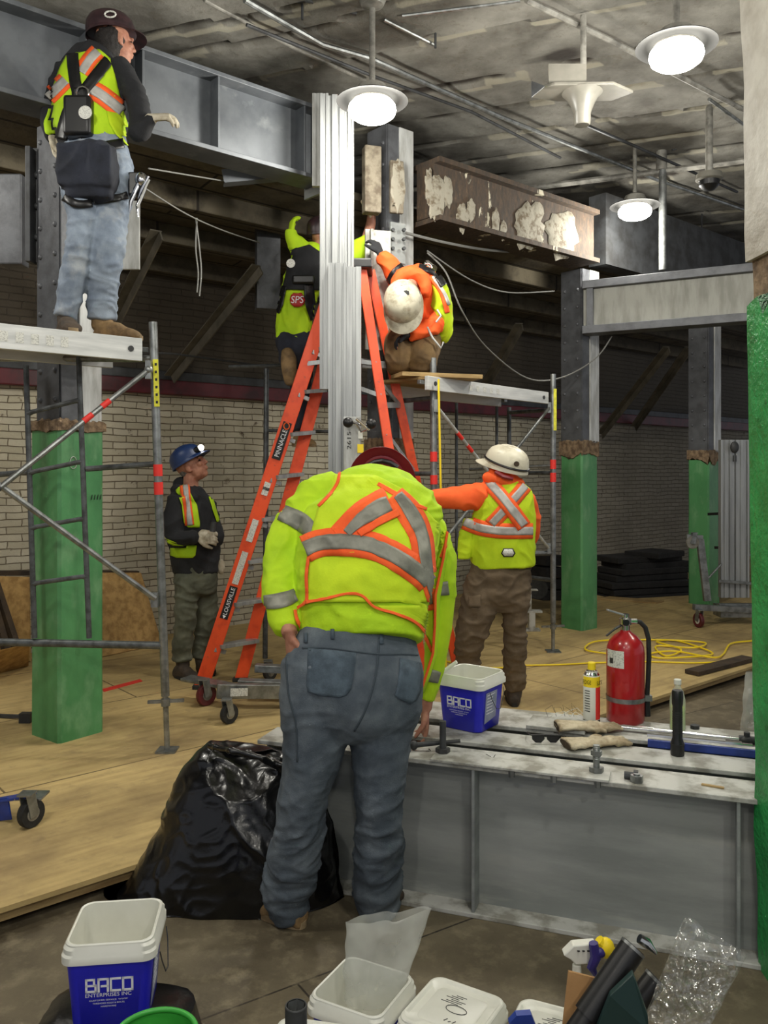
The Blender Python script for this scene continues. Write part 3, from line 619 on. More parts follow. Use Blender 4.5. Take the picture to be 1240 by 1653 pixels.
mb = MB(); mb.cyl(pc + V((.02, .05, .02)), pc + V((.02, .05, CT - pc.z - .12)), .02); mb.build('stem', MT['grime'], r)
# small dome sensor
r = thing('dome_camera', 'small pale dome device on a stem near the cream column', 'dome camera', P(1145, 290, 7.0))
pc = P(1145, 290, 7.0)
mb = MB(); mb.cyl(pc + V((0, 0, .05)), V((pc.x, pc.y, CT - .02)), .03); mb.build('stem', MT['grime'], r)
mb = MB(); mb.lathe([(.03, .07), (.1, .05), (.11, 0), (.09, -.01)], pc); mb.build('housing', MT['enamel'], r)
mb = MB(); mb.lathe([(.085, 0), (.08, -.05), (.045, -.085), (.005, -.095)], pc); mb.build('dome', MT['black'], r)
# hanging wires
def wire(pts, r, label, m='wire', name='cable'):
    mb = MB(); out = []
    for i in range(len(pts) - 1):
        p0 = V(pts[max(0, i - 1)]); p1 = V(pts[i]); p2 = V(pts[i + 1]); p3 = V(pts[min(len(pts) - 1, i + 2)])
        for k in range(6):
            t = k / 6; out.append(.5 * ((2 * p1) + (p2 - p0) * t + (2 * p0 - 5 * p1 + 4 * p2 - p3) * t * t + (3 * p1 - p0 - 3 * p2 + p3) * t ** 3))
    out.append(V(pts[-1])); mb.tube(out, r, 6); return mb.build(name, MT[m], label=label, cat='cable')
wire([P(690, 408, 6.7), P(720, 440, 6.7), P(745, 500, 6.7), P(785, 560, 7.2), P(850, 610, 7.9), P(905, 610, 8.1), P(960, 580, 8.1), P(988, 543, 8.1)], .007, 'long grey cable sagging from the rusty girder to the framed girder')
wire([P(690, 405, 6.6), P(760, 452, 7), P(820, 472, 7.8), P(895, 470, 8.2)], .006, 'cable sagging under the rusty girder above the white helmeted worker')
wire([P(640, 372, 6.5), P(720, 392, 6.9), P(800, 405, 7.5), P(895, 408, 8.2)], .012, 'bundle of cables along the bottom of the rusty girder')
wire([P(228, 300, 5.0), P(300, 345, 5.6), P(360, 372, 6.2), P(420, 392, 6.8)], .005, 'cable running right from the belt tools of the worker on the left')
wire([P(318, 352, 5.8), P(316, 400, 5.8), P(320, 440, 5.8), P(318, 472, 5.8)], .005, 'loose wire end dangling below the grey girder, left strand')
wire([P(316, 352, 5.8), P(322, 400, 5.8), P(325, 440, 5.8), P(322, 478, 5.8)], .005, 'loose wire end dangling below the grey girder, right strand')
wire([P(240, 272, 5.0), P(300, 282, 5.5), P(360, 292, 6.0)], .005, 'thin rope stretched below the grey girder towards the steel angle')
wire([P(0, 572, 5.5), P(120, 582, 5.5), P(250, 570, 6.4), P(330, 578, 7.0), P(430, 592, 7.3)], .009, 'black cable stretched behind the left platform towards the ladder', 'rubber')
wire([P(708, 612, 5.93), P(711, 760, 5.93), P(714, 900, 5.95), P(718, 1020, 5.95), P(722, 1110, 5.9)], .008, 'yellow cord hanging down from the right platform', 'yellow')
# ================================================================ STEEL BEAMS LYING ON THE FLOOR
B0 = G(530, 1440, LOW); Bd = (G(1215, 1565, LOW) - B0).normalized(); Bn = V((-Bd.y, Bd.x, 0)); BT = .472
def bx_at(x, off=0):                        # point on the front line (shifted by off) seen at column x
    tx = (x - 620) / F; o = B0 + Bn * off; t = (tx * o.y - o.x) / (Bd.x - tx * Bd.y); return o + Bd * t
def floorbeam(x0, s1, off, fw, label, stiff):
    a = bx_at(x0, off + fw / 2); a.z = 0; b = B0 + Bn * (off + fw / 2) + Bd * s1; b.z = 0
    r = thing('steel_beam', label, 'steel beam', a + V((0, 0, LOW)))
    tf = .018
    for z, nm, mt in ((BT - tf / 2, 'top_flange', 'steel_top'), (LOW + tf / 2, 'bottom_flange', 'steel_top')):
        mb = MB(); mb.bar(a + V((0, 0, z)), b + V((0, 0, z)), fw, tf); mb.build(nm, MT[mt], r, smooth=False, bevel=.003)
    mb = MB(); mb.bar(a + V((0, 0, (BT + LOW) / 2)), b + V((0, 0, (BT + LOW) / 2)), .012, BT - LOW - 2 * tf); mb.build('web', MT['steel_web'], r, smooth=False)
    for x in stiff:
        q = bx_at(x, off + fw / 2); q.z = (BT + LOW) / 2; mb = MB(); mb.box(q, (.012, fw * .94, BT - LOW - 2 * tf), M((Bd, Bn, Zv)).transposed())
        mb.build('stiffener', MT['steel'], r, smooth=False, bevel=.002)
    return r
MT['steel_web'] = mat('rolled_steel_web', (158, 161, 158), (134, 138, 135), .42, .12, sc=2.2, det=6, bump=.05, stretch=(.6, .6, 3), c3=(176, 176, 168), sc3=3, lo3=.58, hi3=.8)
bm1 = floorbeam(432, 3.3, 0, .185, 'nearest grey steel beam on the floor, behind the legs of the bending man', (500, 772, 1190))
bm2 = floorbeam(545, 3.5, .26, .17, 'middle steel beam of the three lying on the floor, gloves on top', ())
bm3 = floorbeam(650, 3.4, .52, .27, 'rear steel beam of the three, carrying the fire extinguisher', ())
def T(x, y, z=BT): return G(x, y, z)
# chalk scribble on the nearest flange
mb = MB(); rn = random.Random(8)
for k in range(26):
    x = rn.uniform(690, 960); p = T(x, 1212 + (x - 690) * .115 + rn.uniform(-3, 6)); q = p + V((rn.uniform(-.03, .03), rn.uniform(-.03, .03), 0)); mb.bar(p + V((0, 0, .0008)), q + V((0, 0, .0008)), .0022, .001)
mb.build('marker_scribble', MT['print'], bm1, label='dark marker scribbles on the white flange')
# ---------------------------------------------------------------- pails
def rsq(h, r, z, n=6, cx=0, cy=0):
    pts = []
    for k, (sx, sy) in enumerate(((1, 1), (-1, 1), (-1, -1), (1, -1))):
        for i in range(n + 1):
            a = PI / 2 * k + PI / 2 * i / n; pts.append(V((cx + sx * (h - r) + r * math.cos(a), cy + sy * (h - r) + r * math.sin(a), z)))
    return pts
BACO = [  # strokes on a grid, one block letter after another
    (0, 0, 0, .5), (.5, 0, .5, .5), (.5, .5, .5, 1)]
def baco(mb, c, ux, uy, n, W, H):
    t = H * .17; lw = W * .2; x = -W / 2; k = W * .266
    def L(segs, i): strokes(mb, [(a * lw + x + i * k + t / 2 - 0, b * H - H / 2, e * lw + x + i * k + t / 2, g * H - H / 2) for a, b, e, g in segs], c, ux, uy, n, 1, 1, t)
    L([(0, 0, 0, 1), (0, 1, .85, 1), (.85, 1, .85, .55), (0, .5, 1, .5), (1, .5, 1, 0), (0, 0, 1, 0)], 0)
    L([(0, 0, 0, 1), (0, 1, 1, 1), (1, 1, 1, 0), (.35, .42, 1, .42)], 1)
    L([(0, 0, 0, 1), (0, 1, 1, 1), (0, 0, 1, 0)], 2)
    L([(0, 0, 0, 1), (0, 1, 1, 1), (1, 1, 1, 0), (0, 0, 1, 0)], 3)
def pail(loc, rotz, label, lid=False, logo=True, s=.24, group=None, handle=True):
    r = thing('plastic_pail', label, 'pail', (0, 0, 0), group)
    H = .235; hb = s * .40; ht = s * .455; hr = s * .5
    mb = MB(); mb.rings([rsq(.01, .008, .001), rsq(hb - .008, .03, 0), rsq(hb, .03, .006), rsq(ht, .03, .185)], cap=False); mb.build('pail_body', MT['blue'], r, sharp=50)
    mb = MB()
    prof = [(ht + .001, .183), (hr, .186), (hr, .205), (hr - .004, .21), (hr - .004, .222), (hr - .009, .228), (hr - .009, H - .003), (hr - .012, H)]
    if lid: prof += [(hr - .018, H), (hr - .024, H - .006), (hr - .05, H - .006)]
    else: prof += [(hr - .016, H - .002), (hr - .018, .2), (hb - .01, .02)]
    if lid: mb.rings([rsq(a, .032, z) for a, z in prof])
    else: mb.rings([rsq(a, .032, z) for a, z in prof] + [rsq(.01, .009, .02)], cap=False)
    rim = mb.build('lid' if lid else 'rim_and_liner', MT['white'], r, sharp=40)
    if lid:
        mb = MB(); mb.rings([rsq(hr - .045, .02, H - .0055), rsq(hr - .05, .018, H - .003)]); mb.build('raised_panel', MT['white'], rim)
        mb = MB()
        for k in range(6): mb.box((-.02 + .01 * (k % 3), .02 + .012 * k * .6, H - .0025), (.05 - .004 * k, .0016, .0008))
        for k in range(5): mb.bar(V((.0 + k * .012, -.055, H - .002)), V((.006 + k * .012, -.044 - .006 * (k % 2), H - .002)), .0018, .0008)
        mb.tube([V((.01 + .03 * math.cos(t), .0 + .016 * math.sin(t), H - .002)) for t in [i * PI / 8 for i in range(16)]], .001, 4, True)
        mb.build('handwriting', MT['print'], rim)
    sl = (ht - hb) / .179
    def face(u, z, which=0):
        off = hb + sl * (z - .006) + .0012
        return V((u, -off, z)) if which == 0 else V((off, u, z))
    if logo:
        uy = V((0, -sl, 1)).normalized(); mb = MB(); n = V((0, -1, -sl)).normalized()
        baco(mb, face(0, .125), V((1, 0, 0)), uy, n, s * .48, .032)
        put_text(mb, 'ENTERPRISES INC', face(0, .099) , (1, 0, 0), uy, s * .48, .010)
        for i, (ww, tx) in enumerate(((.40, 'CUSTOMER SERVICE  WWW'), (.33, 'THREADED RODS & BOLTS'), (.16, 'HARDWARE'))): put_text(mb, tx, face(0, .085 - i * .0085), (1, 0, 0), uy, s * ww, .0042)
        mb.build('logo', MT['wprint'], r, smooth=False, fix=False)
        mb = MB(); a = face(-.06, .165, 1); b_ = face(.035, .165, 1); c_ = face(.035, .05, 1); d_ = face(-.06, .035, 1); mb.prism([a, b_, c_, d_], (.0012, 0, 0)); lb = mb.build('paper_label', MT['grey_label'], r, smooth=False)
        mb = MB()
        for k in range(7): mb.prism([face(-.05, .155 - k * .013, 1) + V((.0016, 0, 0)), face(-.05 + .05 + .02 * (k % 3 == 0), .155 - k * .013, 1) + V((.0016, 0, 0)), face(0, .152 - k * .013, 1) + V((.0016, 0, 0)), face(-.05, .152 - k * .013, 1) + V((.0016, 0, 0))], (.0004, 0, 0))
        mb.build('label_print', MT['wprint'], lb, smooth=False)
    if handle:
        mb = MB(); mb.tube([V((hr + .002, -.05, .17)), V((hr + .006, -.04, .14)), V((hr + .012, -.012, .095)), V((hr + .014, .02, .09)), V((hr + .008, .06, .14)), V((hr + .002, .075, .17))], .0016, 6); mb.build('wire_handle', MT['steel_dark'], r)
    r.location = loc; r.rotation_euler = (0, 0, math.radians(rotz)); return r
MT['grey_label'] = mat('bluish_grey_label', (150, 155, 176), (128, 134, 158), .5, sc=20)
a = P(172, 1512, 2.18); pa = pail(V((a.x, a.y + .08, a.z - .235)), 7, 'open blue pail with white lettering at the bottom left, standing on a black case')
pa_z = a.z - .235
pb = pail(T(762, 1175) + V((0, .04, 0)), -36, 'open blue pail with white lettering standing on the steel beams', s=.238)
pc_ = pail(V((-.06, 2.345, LOW)), -28, 'open white rimmed pail on the floor holding a milky plastic bag', logo=False, handle=False)
pd = pail(V((.185, 2.245, LOW)), -31, 'white pail with closed lid and handwriting, right of the pail holding a bag', lid=True, logo=False, handle=False)
pe = pail(V((.435, 2.15, LOW)), -24, 'closed white pail partly behind the black tubes at the bottom', lid=True, logo=False, handle=False)
pf_ = pail(V((-.185, 2.085, LOW - .0)), -12, 'closed pail cut by the bottom edge, behind the upright black socket', lid=True, logo=False, handle=False)
# label strip on the carry pail: loose white lid strip sticking up on the left of pail b
mb = MB(); mb.bar(P(705, 1092, 3.6), P(738, 1068, 3.6), .012, .03, up=V((0, -1, 0))); mb.build('plastic_strip', MT['white'], smooth=False, bevel=.004, label='white plastic strip propped on the left rim of the pail on the beams', cat='strip')
# black case under pail a
c0 = V((pa.location.x, pa.location.y, LOW)); r = thing('black_case', 'black plastic covered case under the blue pail at bottom left', 'case', c0)
mb = MB(); rs = []
h = pa_z - LOW
for z, g in ((0, .21), (h * .5, .205), (h * .9, .19), (h - .002, .15)):
    ring = []
    for q in range(32):
        t = 2 * PI * q / 32; k = (abs(math.cos(t)) ** 4 + abs(math.sin(t)) ** 4) ** -.25
        k *= 1 + .06 * noise.noise(V((math.cos(t) * 3, math.sin(t) * 3, z * 9)))
        ring.append(c0 + V((math.cos(t) * g * k * 1.05, math.sin(t) * g * k * .75, z)))
    rs.append(ring)
mb.rings(rs); mb.build('cover', MT['bagblack'], r)
# green rim at the bottom edge
mb = MB(); c0 = P(250, 1672, 1.75); mb.tube([c0 + V((.085 * math.cos(t), .085 * math.sin(t), 0)) for t in [i * PI / 20 for i in range(40)]], .006, 8, True)
mb.lathe([(.06, -.2), (.084, -.003)], c0, n=40, cap=False); mb.build('green_tub', mat('bright_green_plastic', (60, 160, 60), None, .4), label='round green tub rim peeping over the bottom edge near the blue pail', cat='tub', sharp=60)
# milky bag in pail, clear bag right
def filmbag(name, quad, mt, label, depth=.05, amp=.012, seed=0, parent=None, nu=44, nv=44, crinkle=9):
    """closed two-sheet plastic bag through four corner points bl, br, tr, tl"""
    bl, br, tr, tl = [V(q) for q in quad]; mb = MB()
    nrm = (br - bl).cross(tl - bl).normalized()
    for s in (-1, 1):
        vs = []
        for j in range(nv + 1):
            for i in range(nu + 1):
                u, v = i / nu, j / nv; p = (bl * (1 - u) + br * u) * (1 - v) + (tl * (1 - u) + tr * u) * v
                bulge = (math.sin(PI * u) ** .6) * (1 if v < .02 else min(1, (1.02 - v * .3)))
                n1 = noise.noise(p * crinkle + V((seed, s * 3, 0))); n2 = noise.noise(p * crinkle * 3 + V((seed, 9, s)))
                r_ = (1 - abs(n1)) ** 3 * amp + n2 * amp * .5
                edge = noise.noise(V((u * 4, v * 4, seed + 5))) * .012
                vs.append(p + nrm * (s * depth * bulge + (r_ * (1 if 0.02 < u < .98 else 0))) + V((edge, 0, edge)) * (1 if (i in (0, nu) or j == nv) else .4))
        mb.add(vs, [(j * (nu + 1) + i, j * (nu + 1) + i + 1, (j + 1) * (nu + 1) + i + 1, (j + 1) * (nu + 1) + i) for j in range(nv) for i in range(nu)])
    return mb.build(name, MT[mt], label=label, cat='plastic bag', sharp=0, smooth=(mt != 'clear'))
filmbag('plastic_bag', (P(556, 1615, 2.36), P(645, 1618, 2.36), P(697, 1466, 2.40), P(558, 1488, 2.36)), 'film', 'milky polythene bag standing up out of the open pail', depth=.035, amp=.008, seed=2, crinkle=7)
filmbag('plastic_bag', (P(1040, 1640, 2.05), P(1130, 1690, 2.0), P(1205, 1545, 2.1), P(1105, 1482, 2.15)), 'clear', 'crinkled clear plastic bag at the bottom right, before the beam', depth=.035, amp=.022, seed=7, crinkle=15, nu=60, nv=60)
filmbag('plastic_bag', (P(1194, 1188, 3.75), P(1260, 1190, 3.75), P(1262, 1082, 3.8), P(1204, 1085, 3.8)), 'film', 'white plastic bag on the beams half hidden by the foreground column', depth=.06, amp=.02, seed=4, crinkle=10)
# black tubes, cardboard, sprayer, teal sheet at the bottom right
def tubething(p0, p1, r0, label, name='black_tube'):
    r = thing(name, label, 'tube', p0)
    d = (p1 - p0).normalized(); mb = MB(); mb.tube([p0, p0 + d * .1, p0 + d * .1, p1], [r0 * .8, r0 * .8, r0, r0], 24, cap=True); mb.build('barrel', MT['black'], r)
    mb = MB(); mb.tube([p1 - d * .004, p1 + d * .003], [r0 * 1.04, r0 * 1.04], 24); mb.build('end_ring', MT['galv'], r)
    mb = MB(); mb.tube([p1 + d * .001, p1 + d * .0045], [r0 * .88, r0 * .88], 24); mb.build('bore', MT['rubber'], r)
tubething(P(905, 1700, 1.95), P(1022, 1530, 2.02), .031, 'fat black tube slanting up right, nearest the cardboard')
tubething(P(965, 1700, 2.1), P(1058, 1580, 2.14), .028, 'second black tube half hidden behind the teal sheet')
mb = MB(); mb.tube([P(1032, 1515, 2.2), P(1045, 1523, 2.2), P(1060, 1540, 2.19)], [.012, .014, .004], 10); mb.build('metal_tool_tip', MT['chrome'], label='shiny metal tool tip poking up beside the fat black tube', cat='tool')
mb = MB(); mb.prism([P(962, 1665, 1.93), P(1048, 1665, 1.93), P(1046, 1640, 1.93), P(1022, 1572, 1.95), P(985, 1608, 1.93)], V((.004, .02, 0))); mb.build('teal_sheet', MT['dkgreen'], smooth=False, bevel=.002, label='dark teal pointed sheet standing in front of the black tubes', cat='sheet')
mb = MB(); mb.prism([P(908, 1660, 2.02), P(955, 1660, 2.02), P(965, 1580, 2.05), P(918, 1568, 2.05)], V((0, .006, 0))); mb.build('cardboard_piece', MT['card'], smooth=False, label='brown cardboard piece standing beside the black tubes', cat='cardboard')
r = thing('spray_bottle', 'trigger sprayer with white head, yellow nozzle and purple trigger by the tubes', 'spray bottle', P(930, 1660, 2.14))
mb = MB(); y0 = 2.14
mb.prism([P(910, 1543, y0), P(926, 1527, y0), P(963, 1524, y0), P(965, 1556, y0), P(930, 1558, y0), P(922, 1550, y0)], V((0, .03, 0))); mb.tube([P(931, 1556, y0 + .015), P(932, 1600, y0 + .015), P(932, 1660, y0 + .015)], [.011, .014, .035], 12); mb.build('sprayer_head', MT['white'], r, bevel=.003)
mb = MB(); mb.ell(P(978, 1530, y0), (.022, .02, .026)); mb.tube([P(966, 1518, y0), P(988, 1540, y0)], [.014, .017], 10); mb.build('yellow_nozzle', MT['yellow'], r, label='yellow nozzle')
mb = MB(); mb.tube([P(958, 1522, y0 - .012), P(962, 1545, y0 - .012), P(955, 1562, y0 - .012), P(962, 1575, y0 - .012)], [.012, .014, .012, .006], 8); mb.ell(P(968, 1537, y0 - .01), (.016, .014, .014)); mb.build('purple_trigger', mat('purple_blue_plastic', (44, 36, 110), None, .4), r, label='purple trigger')
mb = MB()
for k in range(4): mb.bar(P(932 + k * 8, 1535, y0 - .001), P(936 + k * 8, 1535, y0 - .001), .002, .006, up=V((0, -1, 0)))
mb.build('print_marks', MT['print'], r, smooth=False)
mb = MB(); mb.prism([P(822, 1653, 1.98), P(866, 1658, 1.98), P(858, 1638, 1.98), P(834, 1640, 1.98)], V((0, .02, 0))); mb.build('blue_tray', MT['blue_tool'], smooth=False, label='small dark blue corner lying on the closed pail lid at the bottom', cat='tray')
# upright socket
r = thing('impact_socket', 'upright black impact socket standing at the bottom edge in front of the lidded pail', 'socket', P(478, 1720, 1.95))
c0 = P(478, 1622, 1.95); mb = MB(); mb.lathe([(.025, -.14), (.026, -.002), (.0245, 0), (.0225, 0), (.021, -.03), (.004, -.031)], c0, n=30); mb.build('socket_body', MT['steel_dark'], r)
mb = MB(); n_ = 12; mb.rings([[c0 + V(((.0215 if q % 2 else .019) * math.cos(PI * q / 6), (.0215 if q % 2 else .019) * math.sin(PI * q / 6), z)) for q in range(n_)] for z in (-.001, -.035)], cap=False); mb.build('hex_opening', MT['galv'], r)
# ---------------------------------------------------------------- things on the beams
# fire extinguisher
c0 = T(1013, 1166) + V((0, .03, 0)); c0.z = BT; r = thing('fire_extinguisher', 'red fire extinguisher with black hose standing on the rear beam', 'fire extinguisher', c0)
R_ = .082
mb = MB(); mb.lathe([(R_ * .93, 0), (R_, .01), (R_, .30), (R_ * .97, .325), (R_ * .85, .352), (R_ * .6, .375), (R_ * .3, .392), (.02, .4)], c0, n=36); mb.build('cylinder', MT['red'], r, sharp=60)
mb = MB(); mb.lathe([(.019, .395), (.019, .42), (.026, .425), (.026, .45), (.016, .456), (.016, .47)], c0); mb.cyl(c0 + V((.02, 0, .437)), c0 + V((.05, 0, .437)), .012); mb.build('valve', MT['chrome'], r)
mb = MB(); mb.lathe([(.0155, .0), (.014, .006)], c0 + V((-.005, -.026, .437)), M.Rotation(PI / 2, 3, 'X')); mb.build('gauge', MT['black'], r)
mb = MB(); mb.bar(c0 + V((.005, 0, .462)), c0 + V((-.085, -.01, .49)), .022, .008); mb.build('squeeze_lever', MT['alu'], r, smooth=False, bevel=.003)
mb = MB(); mb.bar(c0 + V((-.01, 0, .425)), c0 + V((-.05, -.01, .405)), .016, .005); mb.bar(c0 + V((-.05, -.01, .405)), c0 + V((-.088, -.012, .375)), .014, .005); mb.build('carry_handle', MT['steel_dark'], r, smooth=False)
mb = MB(); mb.tube([c0 + V(p) for p in ((.045, 0, .437), (.065, 0, .434), (.088, 0, .41), (.102, 0, .36), (.104, 0, .28), (.100, 0, .18), (.095, 0, .10), (.094, 0, .06))], .0105, 10); mb.build('hose', MT['rubber'], r)
mb = MB(); mb.cyl(c0 + V((.094, 0, .09)), c0 + V((.094, 0, .02)), .014, .017); mb.build('hose_horn', MT['black'], r)
mb = MB(); mb.lathe([(R_ + .002, .092), (R_ + .002, .112)], c0, n=36, cap=False); mb.box(c0 + V((.096, -.005, .102)), (.03, .04, .024)); mb.build('steel_strap', MT['galv'], r)
def cyl_label(c, R, z0, z1, a0, a1, mt, name, par, n=10):
    mb = MB(); vs = []
    for i in range(n + 1):
        a = a0 + (a1 - a0) * i / n; d = V((math.sin(a), -math.cos(a), 0)); vs += [c + d * R + V((0, 0, z0)), c + d * R + V((0, 0, z1))]
    mb.add(vs, [(2 * i, 2 * i + 2, 2 * i + 3, 2 * i + 1) for i in range(n)]); return mb.build(name, MT[mt], par, sharp=0)
cyl_label(c0, R_ + .001, .245, .32, -1.45, -.35, 'whlabel', 'paper_label', r)
cyl_label(c0, R_ + .0013, .262, .285, -1.2, -.95, 'steel_dark', 'label_print', r, 4)
# aerosol can
c0 = T(957, 1168) + V((0, .02, 0)); c0.z = BT; r = thing('aerosol_can', 'aerosol can with yellow cap, black and red lettering, left of the extinguisher', 'aerosol can', c0)
R_ = .036
mb = MB(); mb.lathe([(.034, 0), (R_, .004), (R_, .205), (.033, .21), (.026, .225), (.02, .23)], c0, n=28); mb.build('can_body', MT['whlabel'] if 0 else MT['white'], r)
mb = MB(); mb.lathe([(.0175, .226), (.0175, .26), (.014, .264)], c0); mb.build('cap', MT['yellow'], r, label='yellow cap')
mb = MB(); mb.lathe([(.034, .208), (.026, .224), (.018, .231)], c0 + V((0, 0, .001)), cap=False); mb.build('shoulder', MT['chrome'], r)
cyl_label(c0, R_ + .0005, .16, .205, -1.5, 1.5, 'yellow', 'yellow_band', r); cyl_label(c0, R_ + .0005, .02, .16, .25, 1.5, 'redtape', 'red_panel', r)
cyl_label(c0, R_ + .0007, .0, .016, -1.5, 1.5, 'print', 'black_base_band', r)
mb = MB()
for tx, a0, z in (('EDGE', -.75, .183), ('SLIDE', .75, .18)):
    d = V((math.sin(a0), -math.cos(a0), 0)); t = V((math.cos(a0), math.sin(a0), 0)); put_text(mb, tx, c0 + d * (R_ + .004) + V((0, 0, z)), t, (0, 0, 1), .04, .018)
for k in range(9):
    a0 = -.75; d = V((math.sin(a0), -math.cos(a0), 0)); t = V((math.cos(a0), math.sin(a0), 0)); mb.bar(c0 + d * (R_ + .0015) + t * -.012 + V((0, 0, .145 - k * .011)), c0 + d * (R_ + .0015) + t * .012 + V((0, 0, .145 - k * .011)), .0015, .0025, up=Zv)
mb.build('lettering', MT['print'], r, smooth=False, fix=False)
# bottle and flashlight
c0 = T(1093, 1180); c0 = V((P(1094, 0, 3.56).x, 3.56, BT)); r = thing('drink_bottle', 'clear plastic bottle with yellow green drink standing behind the black flashlight', 'bottle', c0)
mb = MB(); mb.lathe([(.030, 0), (.033, .01), (.0315, .06), (.033, .1), (.032, .13), (.024, .165), (.013, .185), (.013, .197)], c0); mb.build('bottle_shell', MT['bottle'], r)
mb = MB(); mb.lathe([(.028, .004), (.031, .012), (.030, .10)], c0); mb.build('drink', mat('yellow_green_drink', (190, 226, 40), None, .2), r)
mb = MB(); mb.lathe([(.0155, .195), (.0155, .214), (.013, .216)], c0); mb.build('cap', MT['white'], r)
c0 = T(1097, 1222) + V((0, .022, 0)); c0.z = BT; r = thing('flashlight', 'black flashlight standing on its head on the middle beam', 'flashlight', c0)
mb = MB(); mb.lathe([(.024, 0), (.026, .004), (.026, .04), (.0245, .05), (.019, .068), (.0185, .19), (.021, .2), (.0215, .245), (.018, .252)], c0); mb.build('flashlight_body', MT['black'], r)
mb = MB()
for k in range(10): mb.lathe([(.0192, .085 + k * .009), (.0192, .089 + k * .009)], c0)
mb.build('grip_rings', MT['rubber'], r); mb = MB(); mb.lathe([(.027, .041), (.027, .046)], c0); mb.build('bezel_ring', MT['rubber'], r)
# blue level
a = T(1046, 1203) + V((0, 0, .015)); b = a + Bd * .62
r = thing('spirit_level', 'long blue level lying on the middle beam behind the flashlight', 'level', a)
mb = MB(); mb.bar(a, b, .05, .03); mb.build('level_body', MT['blue_tool'], r, smooth=False, bevel=.002)
mb = MB(); mb.bar(a + V((0, 0, .0155)), b + V((0, 0, .0155)), .03, .002); mb.build('pale_edge', MT['steel_top'], r, smooth=False)
# torque wrench
a = T(1003, 1180) ; a.z = BT + .016; b = a + Bd * .56 + V((0, 0, 0))
r = thing('torque_wrench', 'long chrome torque wrench lying along the rear beam', 'wrench', a)
mb = MB(); mb.cyl(a, a + Bd * .13, .014, n=14); mb.build('handle_sleeve', MT['chrome'], r)
mb = MB(); mb.cyl(a + Bd * .13, a + Bd * .46, .009, n=12); mb.build('shaft', MT['chrome'], r)
mb = MB(); mb.ell(a + Bd * .49, (.028, .022, .015)); mb.cyl(a + Bd * .46, a + Bd * .53, .015); mb.cyl(a + Bd * .49 + V((0, 0, 0)), a + Bd * .49 + V((0, 0, .03)), .012); mb.build('ratchet_head', MT['steel_dark'], r)
a2 = T(1045, 1190); a2.z = BT + .01
mb = MB(); mb.cyl(a2, a2 + Bd * .4, .007, n=10); mb.cyl(a2 + Bd * .3, a2 + Bd * .36, .013, n=10); mb.build('steel_rod', MT['chrome'], label='thin shiny rod lying just in front of the torque wrench', cat='rod')
mb = MB(); mb.cyl(T(1122, 1176) + V((0, 0, 0)), T(1122, 1176) + V((0, 0, .015)), .02, n=6); mb.build('hex_nut', MT['steel_dark'], label='loose dark nut lying by the torque wrench', cat='nut')
# plate with wires
pp = T(905, 1166); pp.z = BT + .012
r = thing('steel_plate', 'short pale plate end with scraps of wire on it, left of the aerosol can', 'steel plate', pp)
mb = MB(); mb.bar(T(856, 1170) + V((0, .02, .008)), T(950, 1180) + V((0, .02, .008)), .16, .016); mb.build('plate', MT['steel_top'], r, smooth=False, bevel=.002)
rn = random.Random(5)
mb = MB()
for k in range(5):
    p = T(890 + k * 10, 1163 + rn.uniform(-3, 5)) + V((0, .01, .02)); mb.tube([p, p + V((.03, .01, rn.uniform(.0, .02))), p + V((.06, -.01, rn.uniform(0, .03))), p + V((.085, -.02, .004))], .0014, 5)
t = mb.build('wire_scraps', MT['white'], label='thin pale and dark wire scraps lying on the short plate', cat='wire', kind='stuff')
mb = MB()
for k in range(4):
    p = T(885 + k * 14, 1163) + V((0, .01, .015)); mb.tube([p, p + V((-.01, .0, .03 + .01 * k)), p + V((.02, .0, .05 - .01 * k)), p + V((.03, 0, .02))], .0009, 5)
mb.build('tie_wire', MT['steel_dark'], label='curly dark tie wires standing up from the short plate', cat='wire', kind='stuff')
# safety glasses
pc = T(880, 1200) + V((0, 0, .020)); r = thing('safety_glasses', 'dark tinted safety glasses lying beside the leather gloves', 'glasses', pc)
for k, dx in enumerate((-.028, .032)):
    mb = MB(); o = pc + V((dx, 0, 0)); mb.prism([o + V((x, 0, z)) for x, z in ((-.026, .016), (.024, .014), (.027, -.002), (.012, -.018), (-.01, -.017), (-.024, -.004))], V((0, .002, 0))); mb.build('lens', MT['black'], r, smooth=False)
mb = MB(); mb.tube([pc + V((-.058, .0, .014)), pc + V((0, -.003, .016)), pc + V((.06, 0, .012)), pc + V((.065, .04, .01)), pc + V((.06, .11, -.01))], .003, 6); mb.tube([pc + V((-.058, 0, .014)), pc + V((-.062, .05, .01)), pc + V((-.055, .11, -.01))], .003, 6); mb.build('frame', MT['black'], r)
